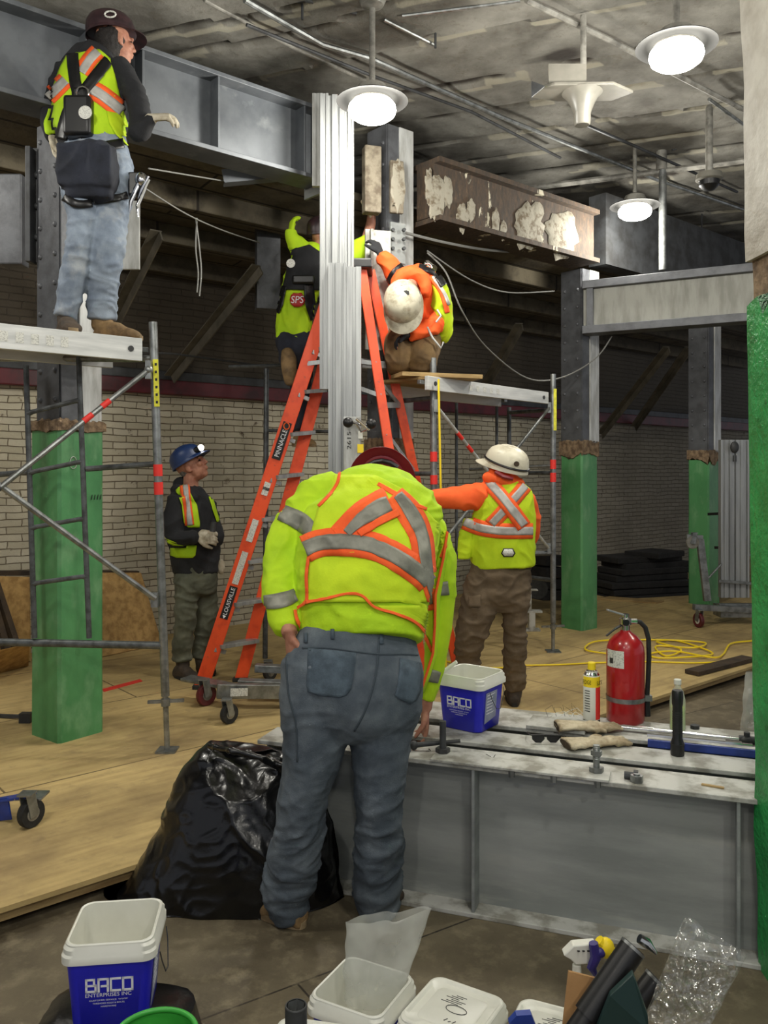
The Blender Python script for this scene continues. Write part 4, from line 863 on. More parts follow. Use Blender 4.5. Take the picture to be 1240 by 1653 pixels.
# mixing gloves on the beam
def glove_flat(c, dirv, side, label, wid=.045):
    r = thing('leather_glove', label, 'glove', c); up = Zv; mb = MB(); dirv = V(dirv).normalized(); sd = dirv.cross(up)
    rs = []
    for k, (t, w_, h_) in enumerate(((-.14, 1.25, .017), (-.10, 1.15, .015), (-.06, .95, .013), (-.02, 1.0, .013), (.04, 1.05, .012), (.075, .95, .009))):
        rs.append([c + dirv * t + sd * (wid * w_ * math.cos(q)) + up * (h_ * math.sin(q) + .018) for q in [i * PI / 8 for i in range(16)]])
    mb.rings(rs)
    for k in range(4): s = c + dirv * .06 + sd * (wid * (-.7 + .47 * k)) + up * .015; mb.tube([s, s + dirv * .04, s + dirv * (.07 + .01 * (k in (1, 2))) + up * -.004], [.0105, .0095, .006], 8)
    s = c + sd * wid * side * .8 + up * .015; mb.tube([s - dirv * .02, s + sd * side * .02 + dirv * .02, s + sd * side * .03 + dirv * .05], [.014, .013, .008], 8)
    me = remesh(mb, .0045, 2); fold(me, .007, 22, 22, 22, 3); link('glove_shell', me_shift(me, ORG[r.name]), MT['leather'], r, ORG[r.name], sharp=0)
    mb = MB(); mb.rings([[c + dirv * t + sd * (wid * 1.1 * math.cos(q)) + up * (.013 * math.sin(q) + .018) for q in [i * PI / 8 for i in range(16)]] for t in (-.1415, -.144)]); mb.build('dark_cuff_opening', MT['wood_dk'], r)
def me_shift(me, o):
    for v in me.vertices: v.co -= o
    return me
def remesh(mb, vox, sm=3, o=None):
    me = mb.mesh(V((0, 0, 0)), 'tmp'); bm = bmesh.new(); bm.from_mesh(me); bmesh.ops.recalc_face_normals(bm, faces=bm.faces); bm.to_mesh(me); bm.free()
    ob = bpy.data.objects.new('tmp', me); COL.objects.link(ob)
    md = ob.modifiers.new('r', 'REMESH'); md.mode = 'VOXEL'; md.voxel_size = vox; md.adaptivity = 0
    if sm: s = ob.modifiers.new('s', 'SMOOTH'); s.factor = .5; s.iterations = sm
    dg = bpy.context.evaluated_depsgraph_get(); dg.update(); out = bpy.data.meshes.new_from_object(ob.evaluated_get(dg)); bpy.data.objects.remove(ob); bpy.data.meshes.remove(me); return out
def fold(me, amp, fx, fy, fz, seed=0, power=2.0, mask=None):
    me.calc_loop_triangles(); ns = [v.normal.copy() for v in me.vertices]
    for v, n in zip(me.vertices, ns):
        p = v.co; q = V((p.x * fx + seed, p.y * fy + seed * 2, p.z * fz)); w1 = noise.noise(V((p.x * 3, p.y * 3, p.z * 3 + seed))) * 1.3
        a = 1 - abs(noise.noise(q + V((w1, w1, w1)))) * 1.6; a = max(0, a) ** power - .35
        k = mask(p) if mask else 1
        v.co = p + n * (amp * a * k)
    me.update()
glove_flat(T(944, 1185) + V((.03, .03, .008)), (.96, .02, 0), 1, 'tan leather glove lying flat, the upper one beside the dark glasses')
glove_flat(T(960, 1207) + V((.02, .02, 0)), (.93, .2, 0), -1, 'tan leather glove nearest the upright bolt on the beam, cuff towards the left')
# long dark plate with bolts on the nearest flange
a = T(790, 1246) + V((0, .03, 0)); a.z = BT + .008; q = bx_at(1000, .02); q.z = BT + .008
r = thing('drilled_plate', 'long thin whitish plate with bolts through it lying on the nearest beam', 'steel plate', a)
p0 = bx_at(700, .035); p0.z = BT + .006; p1 = bx_at(985, .035); p1.z = BT + .006
mb = MB(); mb.bar(p0, p1, .10, .010); mb.build('plate', MT['steel_top'], r, smooth=False, bevel=.002)
for x in (826, 894, 965):
    mb = MB(); p = bx_at(x, -.006); mb.cyl(p + V((0, 0, BT - .022 - p.z)), p + V((0, 0, BT + .001 - p.z)), .012, n=6); mb.build('bolt_end', MT['galv'], r)
def bolt(p, h, label, nut=True, R_=.014, m='galv'):
    r = thing('bolt', label, 'bolt', p); mb = MB(); mb.cyl(p, p + V((0, 0, h)), R_ * .85, n=14)
    k = 0
    while nut and k * .006 < h * .5: mb.lathe([(R_ * .86, h * .45 + k * .006), (R_ * .97, h * .45 + k * .006 + .003), (R_ * .86, h * .45 + k * .006 + .006)], p, n=14, cap=False); k += 1
    mb.build('shank', MT[m], r)
    mb = MB(); mb.cyl(p, p + V((0, 0, .016)), R_ * 1.9, n=6); mb.build('hex_head', MT[m], r)
    if nut: mb = MB(); mb.cyl(p + V((0, 0, h * .62)), p + V((0, 0, h * .8)), R_ * 1.5, n=6); mb.build('nut', MT[m], r)
bolt(V((bx_at(963, .06).x, bx_at(963, .06).y, BT + .012)), .095, 'upright galvanised bolt with nut standing on the thin plate')
bolt(V((bx_at(715, .075).x, bx_at(715, .075).y, BT + .012)), .12, 'tall upright dark bolt beside the bending man’s right hand', False, .015, 'steel_dark')
mb = MB(); p = bx_at(1028, .035); p.z = BT; mb.cyl(p, p + V((0, 0, .024)), .023, n=6); mb.cyl(p + V((0, 0, .02)), p + V((0, 0, .03)), .012, n=12); mb.build('hex_nut', MT['galv'], label='loose galvanised nut lying on the flange right of the thin plate', cat='nut')
mb = MB(); p = bx_at(1008, .05); p.z = BT + .014; mb.cyl(p, p + V((.04, -.014, 0)), .013, n=10); mb.cyl(p + V((.03, -.0105, 0)), p + V((.045, -.0155, 0)), .022, n=6); mb.build('bolt', MT['steel_dark'], label='short bolt lying on its side at the right end of the thin plate', cat='bolt')
mb = MB(); p = bx_at(1150, .07); p.z = BT + .003; mb.bar(p + V((-.03, .02, 0)), p + V((.035, -.015, 0)), .012, .005); mb.build('wood_chip', MT['wood'], smooth=False, label='small pale wood chip lying near the right end of the nearest beam', cat='chip')
# wrench-like bar under his hand
p0 = bx_at(668, .09); p0.z = BT + .02; p1 = bx_at(715, .13); p1.z = BT + .03
r = thing('spud_wrench', 'dark steel bar tool lying under the fingers of the bending man', 'tool', p0)
mb = MB(); mb.cyl(p0, p1 + (p1 - p0) * .6, .011, .007, n=12); mb.ell(p0, (.018, .018, .018)); mb.build('shaft', MT['steel_dark'], r)
# ---------------------------------------------------------------- scaffolds
def pole(mb, p0, p1, r=.022, n=12): mb.cyl(p0, p1, r, n=n)
def tape(par, p0, p1, f0, f1, m, r=.0235, name='red_tape_band'):
    mb = MB(); mb.cyl(p0.lerp(p1, f0), p0.lerp(p1, f1), r, n=14); return mb.build(name, MT[m], par)
def jack(root, foot, top, plate=.11):
    mb = MB(); mb.cyl(foot + V((0, 0, .008)), top, .016, n=10); mb.box(foot + V((0, 0, .005)), (plate, plate, .01)); mb.build('screw_jack', MT['galv'], root)
    mb = MB(); c = foot.lerp(top, .72); mb.bar(c + V((-.10, 0, 0)), c + V((.10, .01, .008)), .022, .016); mb.cyl(c - V((0, 0, .02)), c + V((0, 0, .02)), .026, n=10); mb.build('jack_handle', MT['galv'], root)
def deck(name, a, b, wdir, wid, th, label, mt='alu_deck', cat='platform'):
    """aluminium plank from a to b (near edge, at top), wdir = across"""
    r = thing(name, label, cat, a); wv = V(wdir).normalized()
    for o, nm in ((0, 'side_rail'), (wid, 'side_rail')):
        mb = MB(); mb.bar(a + wv * o - V((0, 0, th / 2)), b + wv * o - V((0, 0, th / 2)), .03, th); s = mb.build(nm, MT[mt], r, smooth=False, bevel=.003)
        if o == 0: first = s
    mb = MB(); mb.bar(a + wv * wid / 2 - V((0, 0, .012)), b + wv * wid / 2 - V((0, 0, .012)), wid - .03, .02); mb.build('deck_board', MT['wood'], r, smooth=False)
    mb = MB(); d = (b - a).normalized()
    for e, s in ((a, -1), (b, 1)):
        for o in (.03, wid - .03): mb.bar(e + wv * o - V((0, 0, th * .45)), e + wv * o + d * s * .05 - V((0, 0, th * .45)), .03, .03)
    mb.build('hook', MT['galv'], r, smooth=False, bevel=.004)
    mb = MB(); L = (b - a).length; n = -wv
    for k in range(5): q = a.lerp(b, .30 + k * .055) + n * .0165 - V((0, 0, th * .5)); mb.bar(q, q + d * .038, .001, th * .42)
    mb.build('warning_stickers', MT['whlabel'], r, smooth=False)
    mb = MB()
    for k in range(11): q = a.lerp(b, .16 + k * .006 + .1) + n * .017 - V((0, 0, th * .5)); 
    for e in (.05, .95): q = a.lerp(b, e) + n * .015 - V((0, 0, th * .5)); mb.cyl(q, q + n * .006, .016, n=12)
    mb.build('rivet', MT['steel_dark'], r); return r
# left one
foot = G(270, 1212); tp = P(247, 520, 4.62)
pz = 4.66
r = thing('scaffold', 'grey tube scaffold on the left with ladder frame and red taped cross braces', 'scaffold', foot)
mb = MB(); pole(mb, foot.lerp(tp, .13), tp, .024); post = mb.build('post', MT['galv'], r)
tape(post, foot, tp, .645, .672, 'redtape', .0255); tape(post, foot, tp, .602, .631, 'redtape', .0255)
def onp(y): return foot.lerp(tp, (1212 - y) / (1212 - 520))
mb = MB(); mb.bar(onp(655) + V((.012, -.021, 0)), onp(580) + V((.012, -.021, 0)), .028, .008, up=V((0, -1, 0))); lb = mb.build('yellow_label', MT['ylabel'], post, smooth=False, label='yellow label on the post')
mb = MB()
for k in range(6): q = onp(648 - k * 12) + V((.014, -.026, 0)); mb.box(q, (.012, .001, .014))
mb.build('label_marks', MT['print'], post, smooth=False)
jack(r, foot, foot.lerp(tp, .16))
mb = MB(); a = onp(1040); bl = P(-25, 1036, 4.72); mb.cyl(bl, a, .022, n=12); mb.build('bottom_rail', MT['scaff_dark'], r)
mb = MB(); mb.cyl(P(140, 757, 4.70), onp(746), .0165, n=10); mb.build('rail', MT['scaff_dark'], r)
l0, l1 = (P(42, 590, 4.70), P(56, 1030, 4.70)), (P(127, 575, 4.70), P(144, 1030, 4.70))
for q in (l0, l1): mb = MB(); mb.cyl(q[0], q[1], .0155, n=10); mb.build('upright', MT['scaff_dark'], r)
for y in (668, 764, 853, 943):
    fa = (y - 590) / 440; mb = MB(); p = l0[0].lerp(l0[1], fa); q = l1[0].lerp(l1[1], fa - .02); mb.tube([p, p.lerp(q, .1) + V((0, 0, .004)), p.lerp(q, .9) + V((0, 0, .004)), q], [.017, .0135, .0135, .017], 10); mb.build('rung', MT['scaff_dark'], r)
mb = MB(); mb.cyl(P(-25, 768, 4.72), P(45, 762, 4.70), .0165, n=10); mb.build('rail', MT['scaff_dark'], r)
mb = MB(); mb.cyl(P(-25, 512, 4.75), P(-20, 1040, 4.75), .024, n=12); mb.build('post', MT['galv'], r)
a = P(240, 597, 4.58); b = P(-4, 790, 4.1); mb = MB(); mb.cyl(a, b, .0145, n=10); br = mb.build('cross_brace', MT['galv'], r)
for f0, f1 in ((.28, .335), (.40, .46)): tape(br, a, b, f0, f1, 'redtape', .016)
mb = MB(); mb.box(a, (.03, .03, .10)); mb.ell(a, (.025, .025, .025)); mb.build('brace_clamp', MT['galv'], br)
a = P(-8, 778, 4.1); b = P(250, 966, 4.6); mb = MB(); mb.cyl(a, b, .0155, n=10); br = mb.build('cross_brace', MT['galv'], r)
mb = MB(); mb.box(P(250, 968, 4.63), (.035, .035, .08)); mb.build('brace_clamp', MT['galv'], br)
mb = MB(); mb.ell(P(-4, 788, 4.1), (.02, .02, .02)); mb.build('pivot_bolt', MT['steel_dark'], br)
PZ = 2.30
da = V((-1.335, 4.60, PZ)); db = da + V((-.76, -.65, 0)) * 1.35
dk = deck('scaffold_platform', da, db, (-.65, .76, 0), .40, .125, 'long aluminium platform carrying the standing worker on the left')
mb = MB(); mb.cyl(P(-25, 578, 4.78), onp(577) + V((0, .03, 0)), .02, n=10); mb.build('top_rail', MT['galv'], r)
# right one
f2 = G(893, 1052); t2 = P(893, 604, f2.y)
r = thing('scaffold', 'grey tube scaffold behind the white helmeted worker, with red tape bands on its posts', 'scaffold', f2)
mb = MB(); pole(mb, f2 + V((0, 0, .25)), t2, .024); post = mb.build('post', MT['galv'], r)
def on2(y): return f2.lerp(t2, (1052 - y) / (1052 - 604))
for y0, y1 in ((742, 757), (763, 778)): tape(post, f2, t2, (1052 - y1) / 448, (1052 - y0) / 448, 'redtape', .0265)
mb = MB(); mb.bar(on2(695) + V((.012, -.022, 0)), on2(628) + V((.012, -.022, 0)), .026, .008, up=V((0, -1, 0))); mb.build('yellow_label', MT['ylabel'], post, smooth=False)
jack(r, f2, f2 + V((0, 0, .30)), .12)
f3 = V((P(703, 1000, 6.06).x, 6.06, 0)); t3 = P(699, 578, 6.06)
mb = MB(); pole(mb, f3 + V((0, 0, .0)), t3, .024); post = mb.build('post', MT['galv'], r)
for y0, y1 in ((729, 745), (767, 782)): h0 = P(700, y1, 6).z / t3.z; h1 = P(700, y0, 6).z / t3.z; tape(post, f3, t3, h0, h1, 'redtape', .0265)
# far frame posts and rails
f4 = f2 + Wv * .5; f5 = f3 + Wv * .5
for f_, h_ in ((f4, 2.15), (f5, 2.3)): mb = MB(); pole(mb, f_, f_ + V((0, 0, h_)), .02); mb.build('post', MT['scaff_dark'], r)
for z in (2.1, 1.55, .62):
    mb = MB(); mb.cyl(V((f2.x, f2.y, z)), V((f4.x, f4.y, z)), .018, n=10); mb.build('rail', MT['scaff_dark'], r)
for z in (2.1, 1.55, .62):
    mb = MB(); mb.cyl(V((f3.x, f3.y, z)), V((f5.x, f5.y, z)), .018, n=10); mb.build('rail', MT['scaff_dark'], r)
for y, z in ((860, .45), (900, .62)): pass
mb = MB(); a = V((f2.x, f2.y, 1.575)); b = P(715, 757, 6.9); mb.cyl(P(758, 758, 7.6), on2(752), .014, n=10); mb.build('rail', MT['galv'], r)
mb = MB(); mb.cyl(P(735, 895, 7.3), on2(893) , .022, n=10); mb.build('bottom_rail', MT['scaff_dark'], r)
for (x, y0, y1, d) in ((737, 650, 900, 7.4), (802, 650, 890, 7.5)):
    mb = MB(); mb.cyl(P(x, y0, d), P(x, y1, d), .014, n=8); mb.build('upright', MT['scaff_dark'], r)
for (a, b, tp_) in (((887, 658, 7.25), (722, 866, 6.1), ()), ((704, 655, 6.02), (886, 885, 7.25), ((.20, .26), (.40, .0)))):
    a = P(*a); b = P(*b); mb = MB(); mb.cyl(a, b, .0135, n=10); br = mb.build('cross_brace', MT['galv'] if not tp_ else MT['steel_white'], r)
    if tp_: tape(br, a, b, .16, .20, 'redtape', .015); tape(br, a, b, .24, .28, 'redtape', .015)
    mb = MB(); mb.box(a, (.03, .03, .09)); mb.box(b, (.03, .03, .09)); mb.build('brace_clamp', MT['galv'], br)
PZ2 = 2.245
ea = V((.30, 5.93, PZ2)); eb = V((1.405, 7.2, PZ2))
dk2 = deck('scaffold_platform', ea, eb, (-.755, .656, 0), .48, .10, 'aluminium platform under the kneeling worker in an orange hood')
mb = MB(); a = P(640, 603, 6.05); b = P(768, 604, 6.25); a.z = b.z = PZ2 + .016; mb.bar(a, b, .25, .03); mb.build('timber_plank', MT['wood'], smooth=False, bevel=.002, label='short light timber plank laid across the platform under the kneeling worker', cat='plank')
mb = MB(); mb.bar(P(585, 592, 6.5), P(700, 600, 6.5), .06, .02); mb.build('aluminium_bar', MT['alu'], smooth=False, label='aluminium bar between the ladder and the plank of the right platform', cat='bar')
# dark left frame seen behind the ladder
r = thing('dark_scaffold_frame', 'dark scaffold frame standing behind the orange ladder, left of the mast', 'scaffold', P(430, 1090, 7.0))
for (a, b) in (((430, 595, 7.0), (428, 1080, 7.0)),): mb = MB(); mb.cyl(P(*a), P(*b), .022, n=10); mb.build('post', MT['scaff_dark'], r)
mb = MB(); mb.cyl(P(370, 592, 7.1), P(530, 588, 6.9), .016, n=10); mb.build('rail', MT['scaff_dark'], r)
for y in (695, 902): mb = MB(); mb.cyl(P(430, y, 7.0), P(545, y + 2, 6.9), .016, n=10); mb.build('rail', MT['scaff_dark'], r)
# ---------------------------------------------------------------- stepladder
Af, Bf, Cf, Df = G(324, 1112), G(388, 1100), G(688, 1120), G(741, 1090)
At, Bt, Ct, Dt = P(590, 432, 5.95), P(600, 436, 6.18), P(584, 432, 5.97), P(598, 436, 6.2)
At = P(545, 438, 5.95); Bt = P(562, 440, 6.16)
r = thing('stepladder', 'tall orange fibreglass stepladder standing open behind the lift mast', 'ladder', (Af + Df) / 2)
def rail(a, b, w_, h_, name, par, facing):
    mb = MB(); mb.bar(a, b, w_, .008, up=facing); s = (b - a).normalized().cross(V(facing)).normalized()
    n = s.cross((b - a).normalized()); 
    for q in (-1, 1): mb.bar(a + s * q * w_ / 2 + n * -.014, b + s * q * w_ / 2 + n * -.014, .006, .03, up=facing)
    return mb.build(name, MT['fibre'], par, smooth=False, bevel=.0015)
fc = V((.1, -1, 0))
rA = rail(Af, At, .098, .03, 'front_rail', r, fc); rB = rail(Bf, Bt, .085, .03, 'front_rail', r, fc)
rC = rail(Cf, Ct, .062, .03, 'rear_rail', r, fc); rD = rail(Df, Dt, .062, .03, 'rear_rail', r, fc)
H_ = At.z
for k in range(1, 10):
    f_ = .305 * k / H_; a = Af.lerp(At, f_); b = Bf.lerp(Bt, f_)
    mb = MB(); mb.bar(a + V((.03, .01, 0)), b + V((.04, 0, 0)), .085, .028); mb.bar(a + V((.0, -.0, -.02)), a + V((.07, .05, -.05)), .02, .03); mb.build('step', MT['alu'], r, smooth=False, bevel=.002)
for y in (590, 655, 765, 860, 960):
    f_ = (P(0, y, 6).z) / Ct.z; a = Cf.lerp(Ct, f_); b = Df.lerp(Dt, f_); mb = MB(); mb.bar(a, b, .012, .04); mb.build('rear_brace', MT['alu'], r, smooth=False)
for (y0, y1) in ((615, 655), (700, 765)):
    a = Cf.lerp(Ct, P(0, y0, 6).z / Ct.z); b = Df.lerp(Dt, P(0, y1, 6).z / Ct.z); mb = MB(); mb.bar(a, b, .01, .03); mb.build('rear_brace', MT['alu'], r, smooth=False)
fz = P(0, 588, 6).z
a1, c1_ = Af.lerp(At, fz / H_), Cf.lerp(Ct, fz / Ct.z); b1_, d1_ = Bf.lerp(Bt, fz / H_), Df.lerp(Dt, fz / Ct.z)
for p, q in ((a1, c1_), (b1_, d1_)): m_ = (p + q) / 2 + V((0, 0, .03)); mb = MB(); mb.bar(p, m_, .008, .03); mb.bar(m_, q, .008, .03); mb.build('spreader', MT['alu'], r, smooth=False)
a = P(540, 612, 5.96); b = c1_ + V((0, 0, -.25)); mb = MB(); mb.bar(a, Cf.lerp(Ct, P(0, 640, 6).z / Ct.z), .008, .03); mb.build('spreader', MT['alu'], r, smooth=False)
mb = MB(); cc = (At + Ct + Bt + Dt) / 4; mb.box(cc + V((.0, 0, .02)), (.26, .30, .07)); mb.build('top_cap', MT['black'], r, smooth=False, bevel=.012)
for rp, a, b in ((rA, Af, At), (rC, Cf, Ct)): pass
for q, p in ((Af, rA), (Bf, rB), (Cf, rC), (Df, rD)): mb = MB(); mb.box(q + V((0, 0, .015)), (.11, .06, .03)); mb.build('rubber_foot', MT['rubber'], p, smooth=False, bevel=.005)
dA = (At - Af).normalized(); nA = V((-dA.z, 0, dA.x)); off = V((0, -.010, 0))
def onA(y): z = P(0, y, 5.9).z; return Af.lerp(At, z / H_)
def rail_label(y0, y1, w_, m, name):
    mb = MB(); a, b = onA(y0) + off, onA(y1) + off; mb.bar(a, b, w_, .003, up=V((.1, -1, 0))); return mb.build(name, MT[m], rA, smooth=False)
lb = rail_label(741, 681, .062, 'print', 'name_plate'); mb = MB(); put_text(mb, 'PINNACLE', onA(715) + off * 1.5, dA, V((0, 0, 1)).cross(fc).cross(dA) * 0 + V((-dA.z, 0, dA.x)), .20, .034); mb.build('name_lettering', MT['wprint'], rA, smooth=False, fix=False)
mb = MB(); q = onA(687) + off * 1.5; mb.tube([q + V((.02 * math.cos(t), 0, .024 * math.sin(t))) for t in [i * PI / 6 for i in range(12)]], .004, 5, True); mb.build('emblem_ring', MT['orange'], rA)
rail_label(1003, 950, .058, 'print', 'name_plate'); mb = MB(); put_text(mb, 'LOUISVILLE', onA(974) + off * 1.5, dA, V((-dA.z, 0, dA.x)), .20, .028)
q = onA(1000) + off * 1.5; mb.prism([q - dA * .012, q + dA * .012 + nA * .013, q + dA * .012 - nA * .013], (0, -.001, 0)); mb.build('name_lettering', MT['wprint'], rA, smooth=False, fix=False)
for y0, y1, w_, m in ((800, 779, .045, 'whlabel'), (876, 840, .045, 'whlabel'), (946, 893, .045, 'whlabel')): rail_label(y0, y1, w_, m, 'instruction_label')
rail_label(792, 787, .046, 'print', 'label_bar')
# ---------------------------------------------------------------- material lift with tall mast
r = thing('material_lift', 'tall aluminium material lift mast rising in front of the stepladder', 'lift', V((P(556, 0, 5.6).x, 5.6, .1)))
def profile_mast(x0, x1, y0, y1, d, name, ribs, dep=.06, par=r, m='alu'):
    a = P(x0, y0, d); b = P(x1, y0, d); W_ = b.x - a.x; zt = P(0, y0, d).z; zb = P(0, y1, d).z; n = 60; front = []
    for i in range(n + 1):
        u = i / n; g = 0
        for (c, w_, dp) in ribs:
            if abs(u - c) < w_: g = max(g, dp)
        front.append(V((a.x + W_ * u, d + g, 0)))
    back = [V((b.x, d + dep, 0)), V((a.x, d + dep, 0))]
    ring = front + back; mb = MB(); mb.rings([[p + V((0, 0, z)) for p in ring] for z in (zb, zt)]); return mb.build(name, MT[m], par, sharp=20)
profile_mast(516, 571, 152, 628, 5.66, 'mast_section', ((.12, .02, .012), (.30, .05, .02), (.55, .03, .014), (.78, .04, .02), (.92, .015, .01)))
profile_mast(517, 530, 150, 628, 5.63, 'mast_edge_channel', ((.5, .2, .006),), .025)
profile_mast(530, 560, 424, 1010, 5.58, 'mast_section', ((.3, .08, .012), (.75, .06, .015)), .05)
profile_mast(560, 583, 430, 1010, 5.57, 'mast_section', ((.5, .12, .015),), .05)
profile_mast(504, 517, 150, 300, 5.9, 'mast_bracket', ((.5, .1, .005),), .04, m='steel_white')
mb = MB(); mb.bar(P(568, 770, 5.5), P(568, 673, 5.5), .2 * .55, .03, up=V((0, -1, 0))); mb.build('winch_plate', MT['steel_white'], r, smooth=False, bevel=.004)
for x, y in ((562, 682), (599, 684)): mb = MB(); mb.ell(P(x, y, 5.42), (.034, .03, .034)); mb.build('black_knob', MT['black'], r)
mb = MB(); mb.cyl(P(570, 682, 5.43), P(599, 690, 5.43), .01, n=10); mb.tube([P(575, 676, 5.42), P(585, 685, 5.42), P(597, 694, 5.42)], .009, 8); mb.tube([P(575, 684, 5.42), P(583, 697, 5.42), P(596, 690, 5.42)], .007, 8); mb.build('winch_crank', MT['chrome'], r)
mb = MB(); mb.bar(P(582, 731, 5.48), P(582, 717, 5.48), .04, .004, up=V((0, -1, 0))); mb.build('yellow_label', MT['yellow'], r, smooth=False, label='yellow label')
mb = MB(); mb.bar(P(582, 708, 5.48), P(582, 696, 5.48), .03, .004, up=V((0, -1, 0))); mb.build('white_label', MT['white'], r, smooth=False)
mb = MB(); put_text(mb, '2615', P(563.5, 711, 5.475), (0, 0, 1), (-1, 0, 0), .115, .026); mb.build('number', MT['print'], r, smooth=False, fix=False)
# base legs and casters
def caster(p, rad, wid, par, axis, m='rubber', hub='galv'):
    """p = ground contact"""
    ax = V(axis).normalized(); c = p + V((0, 0, rad)); Rm = ax.to_track_quat('Z', 'Y').to_matrix()
    mb = MB(); mb.lathe([(rad * .62, -wid / 2), (rad * .95, -wid / 2), (rad, -wid * .3), (rad, wid * .3), (rad * .95, wid / 2), (rad * .62, wid / 2)], c, Rm, 28); wh = mb.build('wheel', MT[m], par, sharp=40)
    mb = MB(); mb.lathe([(rad * .1, -wid * .55), (rad * .5, -wid * .5), (rad * .64, -wid * .42), (rad * .64, wid * .42), (rad * .5, wid * .5), (rad * .1, wid * .55)], c, Rm, 24); mb.build('hub', MT[hub], wh)
    mb = MB(); fw = ax.cross(Zv)
    for s in (-1, 1): mb.bar(c + ax * s * wid * .72 - V((0, 0, .01)), c + ax * s * wid * .72 + V((0, 0, rad + .03)) + fw * .02, .006, rad * .7, up=fw)
    mb.box(c + V((0, 0, rad + .03)) + fw * .02, (wid * 1.8, wid * 1.8, .008)); mb.cyl(c - ax * wid * .8, c + ax * wid * .8, .008, n=8); mb.build('caster_fork', MT['galv'], par)
q1, q2, q3 = G(333, 1139), G(370, 1168), G(436, 1098)
for q, rd, m in ((q1, .075, 'maroon'), (q2, .062, 'rubber'), (q3, .06, 'rubber')): caster(q, rd, .034, r, (.75, -.66, 0), m)
mb = MB(); mb.bar(P(300, 1094, 5.75), P(392, 1112, 5.55), .12, .02); mb.bar(P(385, 1106, 5.55), P(545, 1112, 5.55), .08, .08); mb.build('base_leg', MT['galv'], r, smooth=False, bevel=.004)
mb = MB(); mb.bar(P(350, 1115, 5.28), P(462, 1116, 5.4), .05, .09); lg = mb.build('base_leg', MT['galv'], r, smooth=False, bevel=.004)
mb = MB(); mb.bar(P(372, 1118, 5.255), P(400, 1117, 5.28), .002, .05); mb.build('white_label', MT['whlabel'], lg, smooth=False)
mb = MB(); put_text(mb, 'SUPER', P(378, 1108, 5.48), (1, -.1, 0), (0, 0, 1), .14, .035); mb.build('lettering', MT['print'], r, smooth=False, fix=False)
mb = MB(); mb.bar(P(412, 1078, 5.7), P(560, 1085, 5.7), .07, .05); mb.build('base_leg', MT['galv'], r, smooth=False, bevel=.004)
mb = MB(); mb.box(V((P(556, 0, 5.6).x, 5.62, .45)), (.28, .14, .6)); mb.build('base_housing', MT['steel_white'], r, smooth=False, bevel=.01)
# folded second lift at right
dd = 8.6; r = thing('folded_material_lift', 'second aluminium lift mast, folded, beside the farthest green column', 'lift', G(1186, 1008))
profile_mast(1164, 1186, 710, 965, dd, 'mast_section', ((.2, .05, .012), (.6, .06, .02)), .07, r, 'alu')
profile_mast(1188, 1210, 710, 965, dd - .01, 'mast_section', ((.3, .05, .012), (.8, .06, .02)), .07, r, 'alu')
mb = MB(); mb.bar(P(1160, 938, dd - .05), P(1215, 942, dd - .05), .03, .03); mb.bar(P(1160, 978, dd - .05), P(1215, 978, dd - .05), .05, .05); mb.box(P(1187, 985, dd), (.38, .2, .12)); mb.build('base_frame', MT['galv'], r, smooth=False, bevel=.004)
mb = MB(); mb.ell(P(1186, 722, dd - .06), (.045, .03, .06)); mb.cyl(P(1186, 735, dd - .06), P(1186, 745, dd - .06), .02, n=8); mb.build('winch_head', MT['steel_dark'], r)
mb = MB(); mb.bar(P(1130, 870, dd - .1), P(1142, 970, dd - .1), .07, .05, up=V((0, -1, 0))); mb.bar(P(1108, 866, dd - .1), P(1134, 868, dd - .1), .05, .05); mb.cyl(P(1142, 935, dd - .1), P(1165, 910, dd - .05), .012, n=8); mb.build('folded_leg', MT['galv'], r, smooth=False, bevel=.004)
caster(P(1118, 886, dd - .12), .066, .03, r, (0, 1, .1), 'grime', 'galv')
mb = MB(); mb.bar(P(1120, 980, dd - .2), P(1215, 985, dd - .1), .06, .06); mb.build('base_leg', MT['galv'], r, smooth=False, bevel=.004)
q = G(1128, 1013); caster(q, .075, .035, r, (1, .25, 0), 'maroon', 'white')
mb = MB(); mb.bar(P(1143, 830, 9.2), P(1165, 829, 9.0), .01, .03); mb.bar(P(1154, 884, 9.2), P(1166, 884, 9.0), .01, .03); mb.build('strap', MT['black'], r, smooth=False)
# blue dolly corner
q = G(50, 1335); r = thing('blue_dolly', 'corner of a blue dolly with one caster at the left edge', 'dolly', q)
caster(q, .062, .036, r, (.85, -.5, 0), 'rubber', 'grime')
mb = MB(); a = P(-40, 1298, 3.85); b = P(50, 1283, 3.72); mb.bar(a, b, .07, .012); mb.bar(P(-40, 1310, 3.82), P(16, 1305, 3.74), .01, .10); mb.build('blue_frame', MT['blue_tool'], r, smooth=False, bevel=.003)
mb = MB(); mb.box(P(52, 1284, 3.76), (.12, .10, .01)); mb.build('mounting_plate', MT['galv'], r, smooth=False, bevel=.002)
